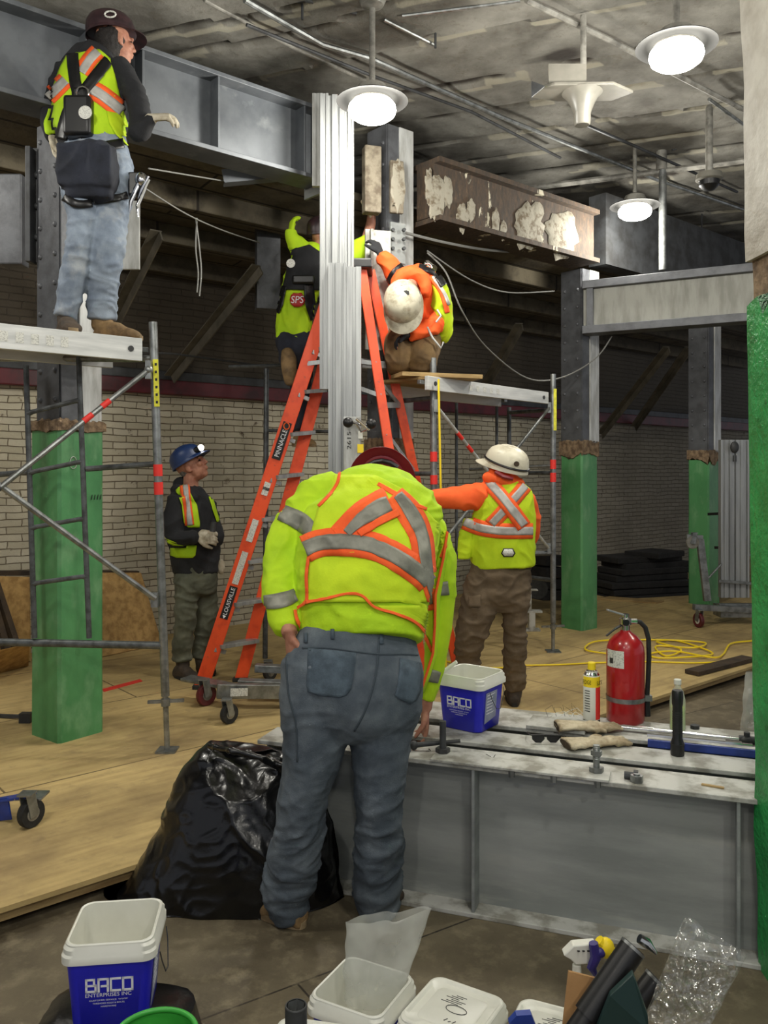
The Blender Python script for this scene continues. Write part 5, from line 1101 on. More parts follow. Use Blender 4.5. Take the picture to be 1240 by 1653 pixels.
# ---------------------------------------------------------------- leaning boards, timber, floor bits
def board(pts, th, mt, label, name='plywood_sheet', cat='board', bev=0):
    mb = MB(); mb.prism(pts, th); return mb.build(name, MT[mt], smooth=False, label=label, cat=cat, bevel=bev)
def W3(x, zt, s): pass
board([G(158, 1062), G(262, 1040), P(228, 925, 7.55), P(158, 925, 7.3)], V((.0, -.02, .006)), 'osb', 'tan plywood sheet leaning on the wall behind the scaffold post')
board([G(-20, 1070), G(50, 1068), P(48, 932, 6.95), P(-20, 930, 6.7)], V((.0, -.02, .006)), 'osb', 'plywood sheet leaning on the wall at the left edge')
board([G(-20, 1092), G(46, 1075), P(48, 1040, 6.3), P(-5, 1052, 6.0)], V((.0, -.02, .01)), 'osb', 'low offcut of plywood lying at the left edge')
for (a, b, l) in (((28, 1050, 6.4), (-8, 940, 6.5), 'dark timber leaning at the left edge, upper one'), ((12, 1056, 6.3), (-14, 965, 6.4), 'dark timber leaning at the left edge, lower one')):
    mb = MB(); mb.bar(P(*a), P(*b), .05, .05); mb.build('timber', MT['wood_dk'], smooth=False, label=l, cat='timber')
mb = MB(); mb.bar(P(-10, 925, 6.85), P(222, 925, 7.68), .07, .04); mb.build('timber_rail', MT['wood_dk'], smooth=False, label='weathered rail along the wall above the leaning plywood', cat='rail')
board([G(165, 1113), G(226, 1097), G(230, 1100), G(168, 1117)], V((0, 0, .004)), 'redtape', 'red strip lying on the floor right of the first green column', 'red_strip', 'strip')
mb = MB(); mb.box(G(42, 1166) + V((0, 0, .03)), (.07, .05, .06)); mb.bar(G(-20, 1157) + V((0, 0, .01)), G(40, 1162) + V((0, 0, .02)), .02, .02); mb.build('floor_anchor', MT['steel_dark'], smooth=False, label='small dark anchor with bar beside the foot of the first green column', cat='anchor')
rn = random.Random(11)
# black timber pile
lst = []
for k, (x0, x1, y, d) in enumerate(((975, 1108, 966, 10.4), (972, 1095, 954, 10.5), (970, 1105, 943, 10.5), (976, 1090, 932, 10.6), (984, 1088, 922, 10.6), (990, 1092, 912, 10.7), (978, 1080, 903, 10.7), (1035, 1078, 896, 10.7), (1080, 1112, 918, 11.2))):
    mb = MB(); mb.bar(P(x0, y, d), P(x1, y - (y - 758) * .4 / (d + .4) + rn.uniform(-1, 1), d + .4), .5, .072); mb.build('blackened_timber', MT['charred_and_gap'], smooth=False, bevel=.01, label='blackened timber in the pile by the back wall, %s' % ('lowest', 'second from the bottom', 'third from the bottom', 'fourth from the bottom', 'in its middle', 'third from the top', 'second from the top', 'topmost', 'apart at its right end')[k], cat='timber')
for k, (x0, x1, y) in enumerate(((858, 905, 958), (856, 904, 940), (862, 902, 922), (862, 900, 903))):
    mb = MB(); mb.bar(P(x0, y, 9.4), P(x1, y, 9.6), .4, .11); mb.build('dark_box', MT['charred_and_gap'], smooth=False, bevel=.01, label='dark bundle behind the scaffold post left of the wide green column, %s' % ('lowest', 'second from below', 'second from above', 'topmost')[k], cat='bundle')
mb = MB(); c = P(867, 950, 8.6); mb.lathe([(.03, -.03), (.10, -.035), (.105, .035), (.03, .03)], c, M.Rotation(PI / 2, 3, 'X'), 24); mb.build('spare_wheel', MT['rubber'], label='dark wheel standing behind the brown trousers of the white helmeted worker', cat='wheel')
r = thing('steel_offcut', 'small pale steel I-section offcut standing between the worker and the post', 'steel offcut', G(860, 1018))
c = G(858, 1018); mb = MB(); mb.box(c + V((0, 0, .01)), (.16, .10, .02)); mb.box(c + V((0, 0, .19)), (.20, .1, .02)); mb.box(c + V((0, 0, .1)), (.06, .1, .16)); mb.build('base_section', MT['steel_top'], r, smooth=False, bevel=.003)
mb = MB(); mb.box(c + V((-.02, 0, .30)), (.03, .08, .2)); mb.box(c + V((-.0, 0, .40)), (.12, .08, .012)); mb.build('top_section', MT['steel_top'], r, smooth=False, bevel=.003)
board([G(962, 968), G(1060, 975), G(1072, 972), G(985, 965)], V((0, 0, .02)), 'wood', 'thin pale board lying before the pile of black timbers', 'thin_board')
r_ = [G(1025, 1062), G(980, 1058), G(945, 1052), G(960, 1040), G(1010, 1035), G(1080, 1036), G(1138, 1041), G(1120, 1050), G(1060, 1045), G(1075, 1062), G(1100, 1052), G(1060, 1040), G(1090, 1036), G(1130, 1048), G(1150, 1060), G(1100, 1066), G(1060, 1064), G(1050, 1058), G(1090, 1055), G(1150, 1066), G(1168, 1058), G(1180, 1042), G(1215, 1038)]
wire([p + V((0, 0, .012 + .004 * (i % 4))) for i, p in enumerate(r_)], .008, 'yellow extension cord coiled loosely on the plywood floor at the right', 'yellow', 'extension_cord')
wire([G(848, 1076) + V((0, 0, .01)), G(900, 1075) + V((0, 0, .01)), G(960, 1072) + V((0, 0, .01)), G(1040, 1070) + V((0, 0, .01)), G(1130, 1072) + V((0, 0, .01)), G(1215, 1066) + V((0, 0, .01))], .007, 'yellow cord lying straight across the floor behind the aerosol can', 'yellow', 'extension_cord')
wire([G(690, 1062) + V((0, 0, .01)), G(760, 1078) + V((0, 0, .01)), G(800, 1080) + V((0, 0, .01)), G(848, 1078) + V((0, 0, .01))], .007, 'yellow cord running behind the pail and the worker in brown trousers', 'yellow', 'extension_cord')
mb = MB(); a = G(1120, 1092); b = G(1212, 1068); mb.bar(a + V((0, .04, .02)), b + V((0, .04, .02)), .12, .03); mb.build('dark_board', MT['wood_dk'], smooth=False, label='dark brown board lying along the plywood edge at the right', cat='board')
mb = MB(); mb.tube([G(850, 1021) + V((0, 0, .0)), G(850, 1021) + V((0, 0, .001))], .001, 4)
# brick pier fragments near centre: crumbling casing is the column itself
# black bin bag
def binbag():
    r = thing('bin_bag', 'large glossy black bin bag slumped on the floor left of the bending man', 'bin bag', G(330, 1468, LOW))
    prof = [  # y, xl, xr, depth half
        (1471, 178, 520, .20), (1462, 172, 560, .26), (1440, 190, 555, .30), (1400, 222, 545, .30), (1360, 250, 545, .29), (1320, 268, 540, .27), (1280, 282, 520, .24), (1245, 300, 485, .20), (1215, 322, 462, .13), (1203, 338, 440, .07)]
    d0 = 3.36; mb = MB(); rs = []
    for (y, xl, xr, dh) in prof:
        a = P(xl, y, d0); b = P(xr, y, d0); c = (a + b) / 2; hw = (b.x - a.x) / 2
        rs.append([c + V((hw * math.copysign(abs(math.cos(t)) ** .8, math.cos(t)), -dh * .75 * math.sin(t) * (.8 if math.sin(t) < 0 else 1), 0)) for t in [i * PI / 20 for i in range(40)]])
    mb.rings(rs); me = remesh(mb, .0075, 4)
    o = ORG[r.name]; ns = [v.normal.copy() for v in me.vertices]
    for v, n in zip(me.vertices, ns):
        p = v.co; w1 = noise.noise(p * 3.0); k = 1 - abs(noise.noise(V((p.x * 3.2 + w1 * 1.2 + p.z * 1.5, p.y * 3, p.z * 3.6 + w1 * 1.5)))) * 2.2; k = max(0, k) ** 1.6
        k2 = 1 - abs(noise.noise(V((p.x * 13 + w1 * 4, p.y * 13, p.z * 17)))) * 2.2; k2 = max(0, k2) ** 2
        ang = noise.noise(V((p.x * 2, p.y * 2, p.z * 2 + 4)))
        v.co = p + n * ((k - .4) * .018 + (k2 - .3) * .0035 + ang * .045)
        ly = B0.y + (v.co.x - B0.x) * Bd.y / Bd.x - .012
        if v.co.x > -.56 and v.co.y > ly: v.co.y = ly
        if v.co.z < LOW + .002: v.co.z = LOW + .002
        if v.co.z > .28:   # hollow the mouth at the top front
            q = (v.co - P(390, 1240, d0 - .12)); 
            f_ = max(0, 1 - (abs(q.x) / .14) ** 2 - (abs(q.z) / .11) ** 2)
            if n.y < -.1: v.co.y += f_ * .07
    me.update(); b = link('bag_body', me_shift(me, o), MT['bagblack'], r, o, sharp=0); 
    # mouth flaps
    mb = MB()
    for (pts, rr) in (([P(338, 1204, 3.26), P(375, 1212, 3.16), P(420, 1222, 3.16), P(458, 1244, 3.2)], .012), ([P(430, 1222, 3.2), P(455, 1235, 3.18), P(462, 1252, 3.2)], .012)):
        mb.tube(pts, rr, 8)
    me = remesh(mb, .004, 3); fold(me, .006, 18, 18, 18, 2); link('gathered_edge', me_shift(me, o), MT['bagblack'], r, o, sharp=0)
binbag()
mb = MB(); mb.tube([P(498, 1446, 3.3), P(510, 1440, 3.3), P(530, 1446, 3.3), P(540, 1452, 3.32)], [.02, .035, .03, .012], 10); me = remesh(mb, .006, 2); fold(me, .01, 15, 15, 15, 5)
o = P(518, 1462, 3.3); ob = link('black_rag', me_shift(me, o), MT['bagblack'], None, o, sharp=0, label='crumpled black plastic scrap on the floor between the man’s feet', cat='scrap')
# ================================================================ PEOPLE
def catmull(pts, sub=4):
    out = []; n = len(pts)
    for i in range(n - 1):
        a, b, c, e = pts[max(0, i - 1)], pts[i], pts[i + 1], pts[min(n - 1, i + 2)]
        for k in range(sub):
            t = k / sub; out.append([.5 * (2 * b[j] + (c[j] - a[j]) * t + (2 * a[j] - 5 * b[j] + 4 * c[j] - e[j]) * t * t + (3 * b[j] - a[j] - 3 * c[j] + e[j]) * t ** 3) for j in range(len(b))])
    out.append(list(pts[-1])); return out
def limb(mb, pts, n=20, sub=4, shrink=0.0, sq=1.0, cap=.5):
    """pts: (x px, y px, depth m, half width px, half depth m). a body or cloth tube with rounded ends"""
    ps = catmull([list(p) for p in pts], sub); C = [P(p[0], p[1], p[2]) for p in ps]; rs = []; prev = None
    for i, c in enumerate(C):
        t = (C[min(i + 1, len(C) - 1)] - C[max(i - 1, 0)]).normalized(); lat = t.cross(V((0, 1, 0)))
        if lat.length < .25: lat = V((1, 0, 0)) - t * t.x
        lat.normalize()
        if prev is not None and lat.dot(prev) < 0: lat = -lat
        prev = lat; dp = lat.cross(t); a = max(.004, ps[i][3] * ps[i][2] / F - shrink); b = max(.004, ps[i][4] - shrink)
        rs.append((c, lat, dp, a, b, t))
    def ring(c, lat, dp, a, b): return [c + lat * (a * math.copysign(abs(math.cos(q)) ** sq, math.cos(q))) + dp * (b * math.copysign(abs(math.sin(q)) ** sq, math.sin(q))) for q in [2 * PI * k / n for k in range(n)]]
    out = []
    c, l, d, a, b, t = rs[0]
    if cap:
        for f_, s in ((.35, .9), (.75, .6)): out.append(ring(c - t * min(a, b) * cap * s * 1, l, d, a * f_, b * f_))
    for c, l, d, a, b, t in rs: out.append(ring(c, l, d, a, b))
    if cap:
        for f_, s in ((.75, .6), (.35, .9)): out.append(ring(c + t * min(a, b) * cap * s, l, d, a * f_, b * f_))
    mb.rings(out)
def frame3(fwd, up):
    f_ = V(fwd).normalized(); r_ = f_.cross(V(up)).normalized(); u_ = r_.cross(f_); return M((r_, f_, u_)).transposed()
def head(mb, c, fwd, up, s=1.0):
    R = frame3(fwd, up); c = V(c)
    def E(o, rad, n=16): mb.ell(c + R @ (V(o) * s), [x * s for x in rad], R, n, 10)
    E((0, -.012, .03), (.074, .094, .092)); E((0, .022, -.035), (.060, .072, .080)); E((0, .052, -.088), (.034, .030, .026)); E((0, .02, -.075), (.052, .06, .032))
    E((0, .088, .022), (.046, .014, .014)); E((0, .098, -.012), (.011, .016, .028)); E((0, .108, -.026), (.015, .013, .011)); E((-.012, .1, -.03), (.008, .009, .007)); E((.012, .1, -.03), (.008, .009, .007))
    E((0, .090, -.055), (.024, .011, .0065)); E((0, .088, -.066), (.020, .011, .007)); E((.036, .070, -.018), (.022, .02, .02)); E((-.036, .070, -.018), (.022, .02, .02))
    for q in (-1, 1): E((q * .075, -.004, -.008), (.010, .020, .032)); E((q * .072, .002, -.03), (.008, .012, .012)); 
def eyes(par, c, fwd, up, s=1.0):
    R = frame3(fwd, up); mb = MB()
    for q in (-1, 1): mb.ell(V(c) + R @ (V((q * .031, .082, .004)) * s), (.011 * s, .009 * s, .007 * s), R, 10, 6)
    mb.build('eyes', MT['eye'], par)
def hand(mb, wr, d, pn, th=1, curl=.5, s=1.0, fat=1.0, spread=.12, curls=None, thumb=(.6, .5)):
    """palm + five separate fingers. wr wrist point, d towards fingers, pn palm normal, th side of the thumb"""
    d = V(d).normalized(); pn = V(pn); pn = (pn - d * pn.dot(d)).normalized(); sd = d.cross(pn).normalized() * th; wr = V(wr)
    rs = []
    for t, w_, h_ in ((-.02, .026, .020), (.0, .028, .019), (.03, .036, .017), (.065, .041, .0155), (.088, .040, .013), (.094, .034, .009)):
        rs.append([wr + d * t * s + (sd * math.cos(q) * w_ + pn * math.sin(q) * h_) * s * (1 + (fat - 1) * .5) for q in [i * PI / 8 for i in range(16)]])
    mb.rings(rs)
    Ls = (.066, .076, .070, .054); cu = curls or (curl,) * 4
    for k in range(4):
        lat = .030 - .020 * k; b = wr + d * (.082 + (0, .004, .001, -.007)[k]) * s + sd * lat * s; dd = (d + sd * (spread * (1.5 - k) / 1.5)).normalized(); L = Ls[k] * s
        pts = [b]; rr = [.0098 * s * fat]; ang = 0
        for seg, f_ in enumerate((.45, .31, .24)):
            ang += cu[k] * (1.0, 1.1, .8)[seg]; v = dd * math.cos(ang) + pn * math.sin(ang); pts.append(pts[-1] + v * L * f_); rr.append((.0092, .0085, .0066)[seg] * s * fat)
        mb.tube([pts[0] - dd * .012 * s] + pts, [rr[0]] + rr, 10)
        mb.ell(pts[-1], (rr[-1],) * 3, None, 8, 6)
    b = wr + d * .02 * s + sd * .026 * s; v1 = (d * .72 + sd * thumb[0] + pn * thumb[1] * .6).normalized(); v2 = (d * .85 + sd * thumb[0] * .3 + pn * thumb[1]).normalized()
    pts = [b, b + v1 * .040 * s, b + v1 * .040 * s + v2 * .032 * s, b + v1 * .040 * s + v2 * .056 * s]
    mb.tube(pts, [.014 * s * fat, .012 * s * fat, .0105 * s * fat, .0075 * s * fat], 10); mb.ell(pts[-1], (.0075 * s * fat,) * 3, None, 8, 6)
def finish(mb, name, m, par, vox=.007, sm=3, folds=(), label=None, mask=None):
    me = remesh(mb, vox, sm)
    for f_ in folds: fold(me, *f_[:6], mask=f_[6] if len(f_) > 6 else mask)
    o = ORG[par.name]; bv = BVHTree.FromPolygons([v.co.copy() for v in me.vertices], [tuple(p.vertices) for p in me.polygons])
    ob = link(name, me_shift(me, o), MT[m], par, o, sharp=0, label=label); return ob, bv
def cast(bvs, x, y, off):
    o = V((0, 0, CZ)); dr = (P(x, y, 1.0) - o).normalized(); best = None
    for bv in bvs:
        h = bv.ray_cast(o, dr)
        if h[0] is not None and (best is None or h[3] < best[3]): best = h
    if best is None: return None
    n = best[1]; n = n if n.dot(dr) < 0 else -n
    return best[0] + n * off * .6 - dr * off * .6
def patch(bvs, rows, m, par, name, off=.004, k=8, label=None, thick=.0025):
    """cloth panel laid on a garment: rows of (xl, yl, xr, yr) in reference view, stuck to the garment surface"""
    if not isinstance(bvs, (list, tuple)): bvs = [bvs]
    vs = []; idx = {}; fs = []
    for j, (a, b, c, d) in enumerate(rows):
        for i in range(k + 1):
            p = cast(bvs, a + (c - a) * i / k, b + (d - b) * i / k, off)
            if p is not None: idx[(j, i)] = len(vs); vs.append(p)
    for j in range(len(rows) - 1):
        for i in range(k):
            q = [idx.get(t) for t in ((j, i), (j, i + 1), (j + 1, i + 1), (j + 1, i))]
            if None in q: continue
            if max((vs[q[e]] - vs[q[e - 1]]).length for e in range(4)) > .09: continue
            fs.append(tuple(q))
    if not fs: return None
    mb = MB(); mb.add(vs, fs); ob = mb.build(name, MT[m], par, sharp=0, label=label)
    s = ob.modifiers.new('s', 'SOLIDIFY'); s.thickness = thick; s.offset = 0; return ob
def ribbon(bvs, pts, hw, m, par, name, off=.004, k=4, step=3.0, label=None):
    ps = catmull([list(p) + ([hw] if len(p) == 2 else []) for p in pts], 8); rows = []
    for i, p in enumerate(ps):
        a = ps[max(0, i - 1)]; b = ps[min(len(ps) - 1, i + 1)]; dx, dy = b[0] - a[0], b[1] - a[1]; L = math.hypot(dx, dy) or 1; nx, ny = -dy / L, dx / L
        rows.append((p[0] - nx * p[2], p[1] - ny * p[2], p[0] + nx * p[2], p[1] + ny * p[2]))
    return patch(bvs, rows, m, par, name, off, k, label)
def rows_of(poly, step=4):
    """horizontal scan rows of a simple outline"""
    ys = [p[1] for p in poly]; y = min(ys) + .3; rows = []
    while y < max(ys):
        xs = []
        for i in range(len(poly)):
            (x0, y0), (x1, y1) = poly[i], poly[(i + 1) % len(poly)]
            if (y0 <= y < y1) or (y1 <= y < y0): xs.append(x0 + (x1 - x0) * (y - y0) / (y1 - y0))
        if len(xs) >= 2: rows.append((min(xs), y, max(xs), y))
        y += step
    return rows
def hardhat(par, c, up, fwd, m, full=False, s=1.0, name='hard_hat', label=None, ridge=True):
    R = frame3(fwd, up); c = V(c); mb = MB()
    prof = [(1.0, 0), (.99, .25), (.93, .52), (.80, .74), (.60, .88), (.35, .96), (.05, 1.0)]
    rs = [[c + R @ V((.108 * s * r_ * math.cos(q), .128 * s * r_ * math.sin(q), .115 * s * z)) for q in [2 * PI * k / 32 for k in range(32)]] for r_, z in prof]
    rs = [[c + R @ V((.100 * s * math.cos(q), .118 * s * math.sin(q), -.004)) for q in [2 * PI * k / 32 for k in range(32)]]] + rs; mb.rings(rs)
    h = mb.build(name, MT[m], par, label=label, sharp=60)
    mb = MB()
    def br(q): 
        f_ = math.sin(q)
        return (.045 if full else (.004 + .050 * max(0, f_) ** 2)) * s
    inn = [c + R @ V((.104 * s * math.cos(q), .124 * s * math.sin(q), .01 * s)) for q in [2 * PI * k / 40 for k in range(40)]]
    out = [c + R @ V(((.108 * s + br(q)) * math.cos(q), (.128 * s + br(q)) * math.sin(q), -.012 * s)) for q in [2 * PI * k / 40 for k in range(40)]]
    o2 = [p - R @ V((0, 0, .005)) for p in out]; i2 = [p - R @ V((0, 0, .006)) for p in inn]
    mb.rings([inn, out, o2, i2], cap=False, closed=True); mb.build('brim', MT[m], h, sharp=50)
    if ridge:
        mb = MB()
        for x in (-.03, 0, .03): mb.tube([c + R @ V((x * s, .122 * s * math.sin(t), .004 + .112 * s * math.cos(t) * (1 - abs(x) * 1.2))) for t in [-1.0 + i * .2 for i in range(11)]], .005 * s, 6)
        mb.build('ridges', MT[m], h)
    return h
def boot(mb, heel, toe, h=.11, w_=.048, side=None):
    """boot body from heel to toe on the ground"""
    heel = V(heel); toe = V(toe); d = (toe - heel); L = d.length; d.normalize(); sd = d.cross(Zv); rs = []
    for t, hh, ww in ((-.0, .06, .6), (.03, .09, .85), (.10, .11, .9), (.16, .10, .92), (.20, .075, 1.0), (.25, .062, 1.05), (.285, .045, .85), (.30, .028, .5)):
        k = L / .30; c = heel + d * t * k; rs.append([c + sd * (w_ * ww * math.copysign(abs(math.cos(q)) ** .7, math.cos(q))) + V((0, 0, max(.004, hh * .5 + hh * .52 * math.sin(q)))) for q in [2 * PI * i / 20 for i in range(20)]])
    mb.rings(rs); return heel + d * .075
def soles(par, heel, toe, m='sole', w_=.052):
    heel = V(heel); toe = V(toe); d = (toe - heel); L = d.length; d.normalize(); sd = d.cross(Zv); k = L / .30; mb = MB(); n = 24; pts = []
    for i in range(n):
        q = 2 * PI * i / n; t = .15 * k + .158 * k * math.cos(q); ww = w_ * (.86 + .16 * math.cos(q)); pts.append(heel + d * t + sd * ww * math.copysign(abs(math.sin(q)) ** .7, math.sin(q)))
    mb.rings([[p + V((0, 0, .002)) for p in pts], [p + V((0, 0, .026)) for p in pts]]); mb.build('sole', MT[m], par)
# ---------------------------------------------------------------- the bending man in front
def man_main():
    r = thing('person', 'person in lime hi-vis hoodie, orange-edged vest and blue jeans bending over the beams', 'person', G(540, 1490, LOW))
    L_leg = [(520, 1075, 3.12, 66, .15), (512, 1130, 3.10, 60, .15), (509, 1190, 3.08, 53, .135), (500, 1240, 3.07, 44, .12), (488, 1290, 3.06, 39, .105), (482, 1350, 3.08, 40, .10), (468, 1410, 3.11, 41, .10), (464, 1445, 3.12, 37, .098), (474, 1474, 3.12, 26, .088)]
    R_leg = [(622, 1075, 3.14, 60, .15), (620, 1130, 3.13, 56, .15), (614, 1190, 3.12, 50, .135), (613, 1250, 3.11, 43, .12), (613, 1300, 3.10, 38, .105), (611, 1360, 3.12, 37, .10), (609, 1420, 3.15, 37, .10), (610, 1452, 3.16, 33, .095), (609, 1468, 3.16, 29, .088)]
    hips = [(581, 1014, 3.175, 92, .13), (578, 1035, 3.16, 97, .145), (573, 1070, 3.13, 111, .17), (568, 1110, 3.11, 115, .18), (567, 1150, 3.11, 112, .165), (566, 1175, 3.12, 100, .12)]
    torso = [(584, 1026, 3.165, 98, .155), (583, 985, 3.20, 103, .165), (588, 930, 3.25, 111, .175), (594, 880, 3.31, 112, .17), (607, 835, 3.38, 104, .155), (606, 803, 3.45, 88, .13), (610, 778, 3.52, 58, .10)]
    L_arm = [(548, 793, 3.47, 36, .08), (512, 810, 3.44, 38, .085), (478, 850, 3.40, 35, .08), (460, 895, 3.34, 35, .075), (454, 945, 3.26, 30, .065), (458, 990, 3.17, 25, .05), (463, 1016, 3.13, 20, .038)]
    R_arm = [(664, 826, 3.48, 28, .08), (698, 862, 3.50, 25, .075), (712, 905, 3.50, 24, .068), (712, 960, 3.50, 22, .06), (708, 1015, 3.50, 20, .055), (703, 1060, 3.50, 18, .05), (697, 1100, 3.50, 15, .045), (689, 1128, 3.50, 13, .038)]
    hc = P(617, 800, 3.74); hf = V((.05, .25, -.96)); hu = V((.05, .96, .25))
    # body: one continuous figure under the clothes
    mb = MB(); s = .020
    for l in (L_leg, R_leg, hips, torso, L_arm, R_arm): limb(mb, l, shrink=s, cap=.12)
    limb(mb, [(468, 1465, 3.11, 20, .05), (468, 1484, 3.12, 18, .05)]); limb(mb, [(609, 1455, 3.16, 20, .05), (609, 1470, 3.18, 18, .05)])
    head(mb, hc, hf, hu); mb.tube([P(612, 790, 3.52), P(614, 780, 3.66), hc], [.075, .062, .05], 14)
    # left wrist into the pocket, right hand on the tool
    wl = P(468, 1024, 3.10); mb.tube([P(463, 1005, 3.14), wl], [.032, .030], 12); hand(mb, wl, (.12, -.05, -1), (.8, .5, 0), 1, .35, 1.0)
    wr = P(686, 1145, 3.50); mb.tube([P(690, 1115, 3.50), wr], [.032, .029], 12)
    hand(mb, wr, V((.02, .06, -1)), (-.9, -.1, .1), -1, .5, 1.02, curls=(.30, .38, .42, .5), thumb=(.75, .7))
    body, _ = finish(mb, 'body', 'skin', r, .0052, 2); eyes(r, hc, hf, hu)
    # jeans
    mb = MB(); 
    for l in (L_leg, R_leg, hips): limb(mb, l, n=28, cap=.25)
    zk = P(0, 1330, 3.1).z
    def mk(p): return (.25 + 1.0 * min(1, max(0, (1.02 - p.z) * 1.4))) * (1.5 if p.z < .28 else 1)
    je, bj = finish(mb, 'jeans', 'jeans', r, .0075, 3, ((.007, 4, 4, 11, 3, 2.2), (.003, 11, 11, 24, 9, 2), (.005, 3, 3, 5, 5, 1.6)), mask=mk)
    # seams, pockets, belt
    def stitch(pts, w_=.9, m='denim_seam', name='seam'): ribbon([bj], pts, w_, m, je, name, .0015, 2)
    MT['denim_seam'] = mat('denim_seam', (58, 68, 76), None, .9); MT['denim_pocket'] = mat('denim_pocket', (78, 92, 104), (60, 72, 82), .9, 0, sc=20, bump=.25, bsc=220)
    patch([bj], [(498, 1046, 575, 1054), (497, 1060, 574, 1068), (496, 1085, 571, 1092), (495, 1105, 567, 1112), (497, 1116, 560, 1122), (515, 1123, 548, 1126)], 'denim_pocket', je, 'back_pocket', .003)
    patch([bj], [(645, 1062, 679, 1070), (644, 1085, 681, 1090), (641, 1110, 680, 1114), (637, 1122, 672, 1130), (644, 1128, 662, 1136)], 'denim_pocket', je, 'back_pocket', .003)
    stitch([(612, 1030), (609, 1070), (602, 1110), (588, 1150), (572, 1180)], 1.6)
    stitch([(498, 1050), (540, 1053), (575, 1058)]); stitch([(645, 1065), (680, 1072)]); stitch([(488, 1046), (530, 1046), (575, 1052), (612, 1056), (650, 1056), (680, 1058)], 1.2)
    stitch([(462, 1062), (466, 1120), (478, 1170), (480, 1230)], 1.1)
    for x, y in ((494, 1028), (537, 1022), (616, 1030)): patch([bj], [(x - 3, y - 6, x + 3, y - 6), (x - 3, y + 10, x + 3, y + 10)], 'denim_pocket', je, 'belt_loop', .005, 2)
    # boots
    h1, t1 = G(490, 1499, LOW), G(416, 1468, LOW); mb = MB(); boot(mb, h1, t1, w_=.052); limb(mb, [(466, 1450, 3.14, 24, .05), (462, 1478, 3.12, 25, .055)])
    b1, _ = finish(mb, 'boot', 'boot', r, .007, 3, ((.003, 12, 12, 20, 2, 2),)); soles(b1, h1, t1, 'sole', .056)
    mb = MB(); boot(mb, G(604, 1480, LOW), G(640, 1448, LOW), w_=.05); limb(mb, [(610, 1446, 3.18, 22, .045), (610, 1466, 3.17, 22, .05)])
    b2, _ = finish(mb, 'boot', 'boot_dk', r, .007, 3); soles(b2, G(604, 1481, LOW), G(640, 1449, LOW), 'rubber', .053)
    # hoodie: torso, sleeves, hood
    mb = MB()
    for l in (torso, L_arm): limb(mb, l, n=28, cap=.3)
    limb(mb, R_arm, n=24, cap=.2)
    limb(mb, [(584, 1024, 3.165, 98, .158), (586, 985, 3.20, 106, .172)], cap=.06); limb(mb, [(600, 1034, 3.16, 84, .158), (600, 1000, 3.19, 86, .165)], cap=.06)
    # hood: heap of cloth lying across the neck
    limb(mb, [(566, 788, 3.50, 24, .06), (600, 781, 3.47, 25, .07), (640, 790, 3.44, 25, .07), (665, 806, 3.43, 21, .06), (680, 825, 3.44, 14, .045)], cap=.8)
    limb(mb, [(560, 776, 3.58, 14, .05), (600, 770, 3.54, 16, .06), (646, 779, 3.52, 18, .06), (673, 800, 3.50, 18, .055), (688, 820, 3.48, 12, .045)], cap=.8)
    def mt(p): return 1.0 + (.8 if (p.x > .13 and p.z > 1.38) else 0) - (.5 if p.z < 1.05 and p.x > -.3 else 0)
    ho, bh = finish(mb, 'hoodie', 'lime', r, .0075, 3, ((.010, 4, 4, 9, 7, 2), (.005, 10, 10, 14, 2, 2), (.006, 3, 3, 5, 15, 1.5)), mask=mt)
    B = [bh]
    # ribbed waist band and cuffs
    
    # sleeve bands
    ribbon(B, [(453, 827, 13), (468, 833, 14), (488, 844, 15), (504, 858, 12)], 14, 'refl', ho, 'sleeve_band', .004)
    ribbon(B, [(427, 972, 11), (445, 971, 12), (462, 967, 12), (478, 960, 10)], 12, 'refl', ho, 'sleeve_band', .004)
    ribbon(B, [(704, 949, 11), (714, 950, 11), (724, 949, 11)], 11, 'refl', ho, 'sleeve_band', .004)
    ribbon(B, [(694, 1090, 10), (702, 1092, 10), (709, 1094, 9)], 9, 'refl', ho, 'sleeve_band', .004)
    # vest, worn over the hoodie: panel, tapes and bindings on its back
    vp = [(543, 762), (534, 790), (515, 818), (503, 860), (500, 905), (497, 940), (493, 972), (500, 974), (520, 970), (560, 962), (585, 962), (600, 972), (625, 988), (655, 996), (680, 1008), (695, 1030), (700, 1050), (700, 990), (706, 930), (712, 900), (720, 880), (722, 862), (700, 838), (680, 815), (650, 790), (600, 765)]
    ve = patch(B, rows_of(vp, 5), 'lime2', r, 'safety_vest', .006, 40)
    O = lambda pts, w_, nm='orange_tape', of=.009: ribbon(B, pts, w_, 'orange', ve, nm, of, 5)
    Gy = lambda pts, w_, nm='reflective_tape', of=.0115: ribbon(B, pts, w_, 'refl', ve, nm, of, 5)
    # horizontal band
    H0 = [(494, 887), (520, 877), (560, 876), (600, 882), (640, 900), (680, 928), (692, 940)]
    O([(x, y, 22) for x, y in H0], 22); Gy([(x, y, 12) for x, y in H0], 12)
    # diagonal right: shoulder strap from hood to hip
    Dg = [(628, 798), (652, 822), (672, 860), (686, 900), (694, 945), (698, 985)]
    O([(636, 800, 17), (661, 830, 21), (678, 865, 19), (684, 905, 17), (691, 940, 12), (698, 985, 5)], 20); Gy([(642, 800, 8), (664, 830, 11), (680, 865, 10), (686, 905, 9), (692, 940, 6), (698, 975, 2)], 12)
    # diagonal left
    O([(548, 868, 20), (585, 830, 20), (628, 808, 22)], 20); Gy([(560, 862, 7), (585, 838, 11), (612, 822, 14), (628, 814, 12)], 11, of=.012)
    O([(580, 864, 5), (608, 846, 6), (642, 828, 6)], 4, of=.014)
    # bindings
    O([(549, 762), (546, 780), (533, 800), (515, 818)], 2.3, 'binding'); O([(500, 866), (503, 880), (499, 905), (496, 930), (497, 960), (495, 972), (480, 982)], 2.3, 'binding')
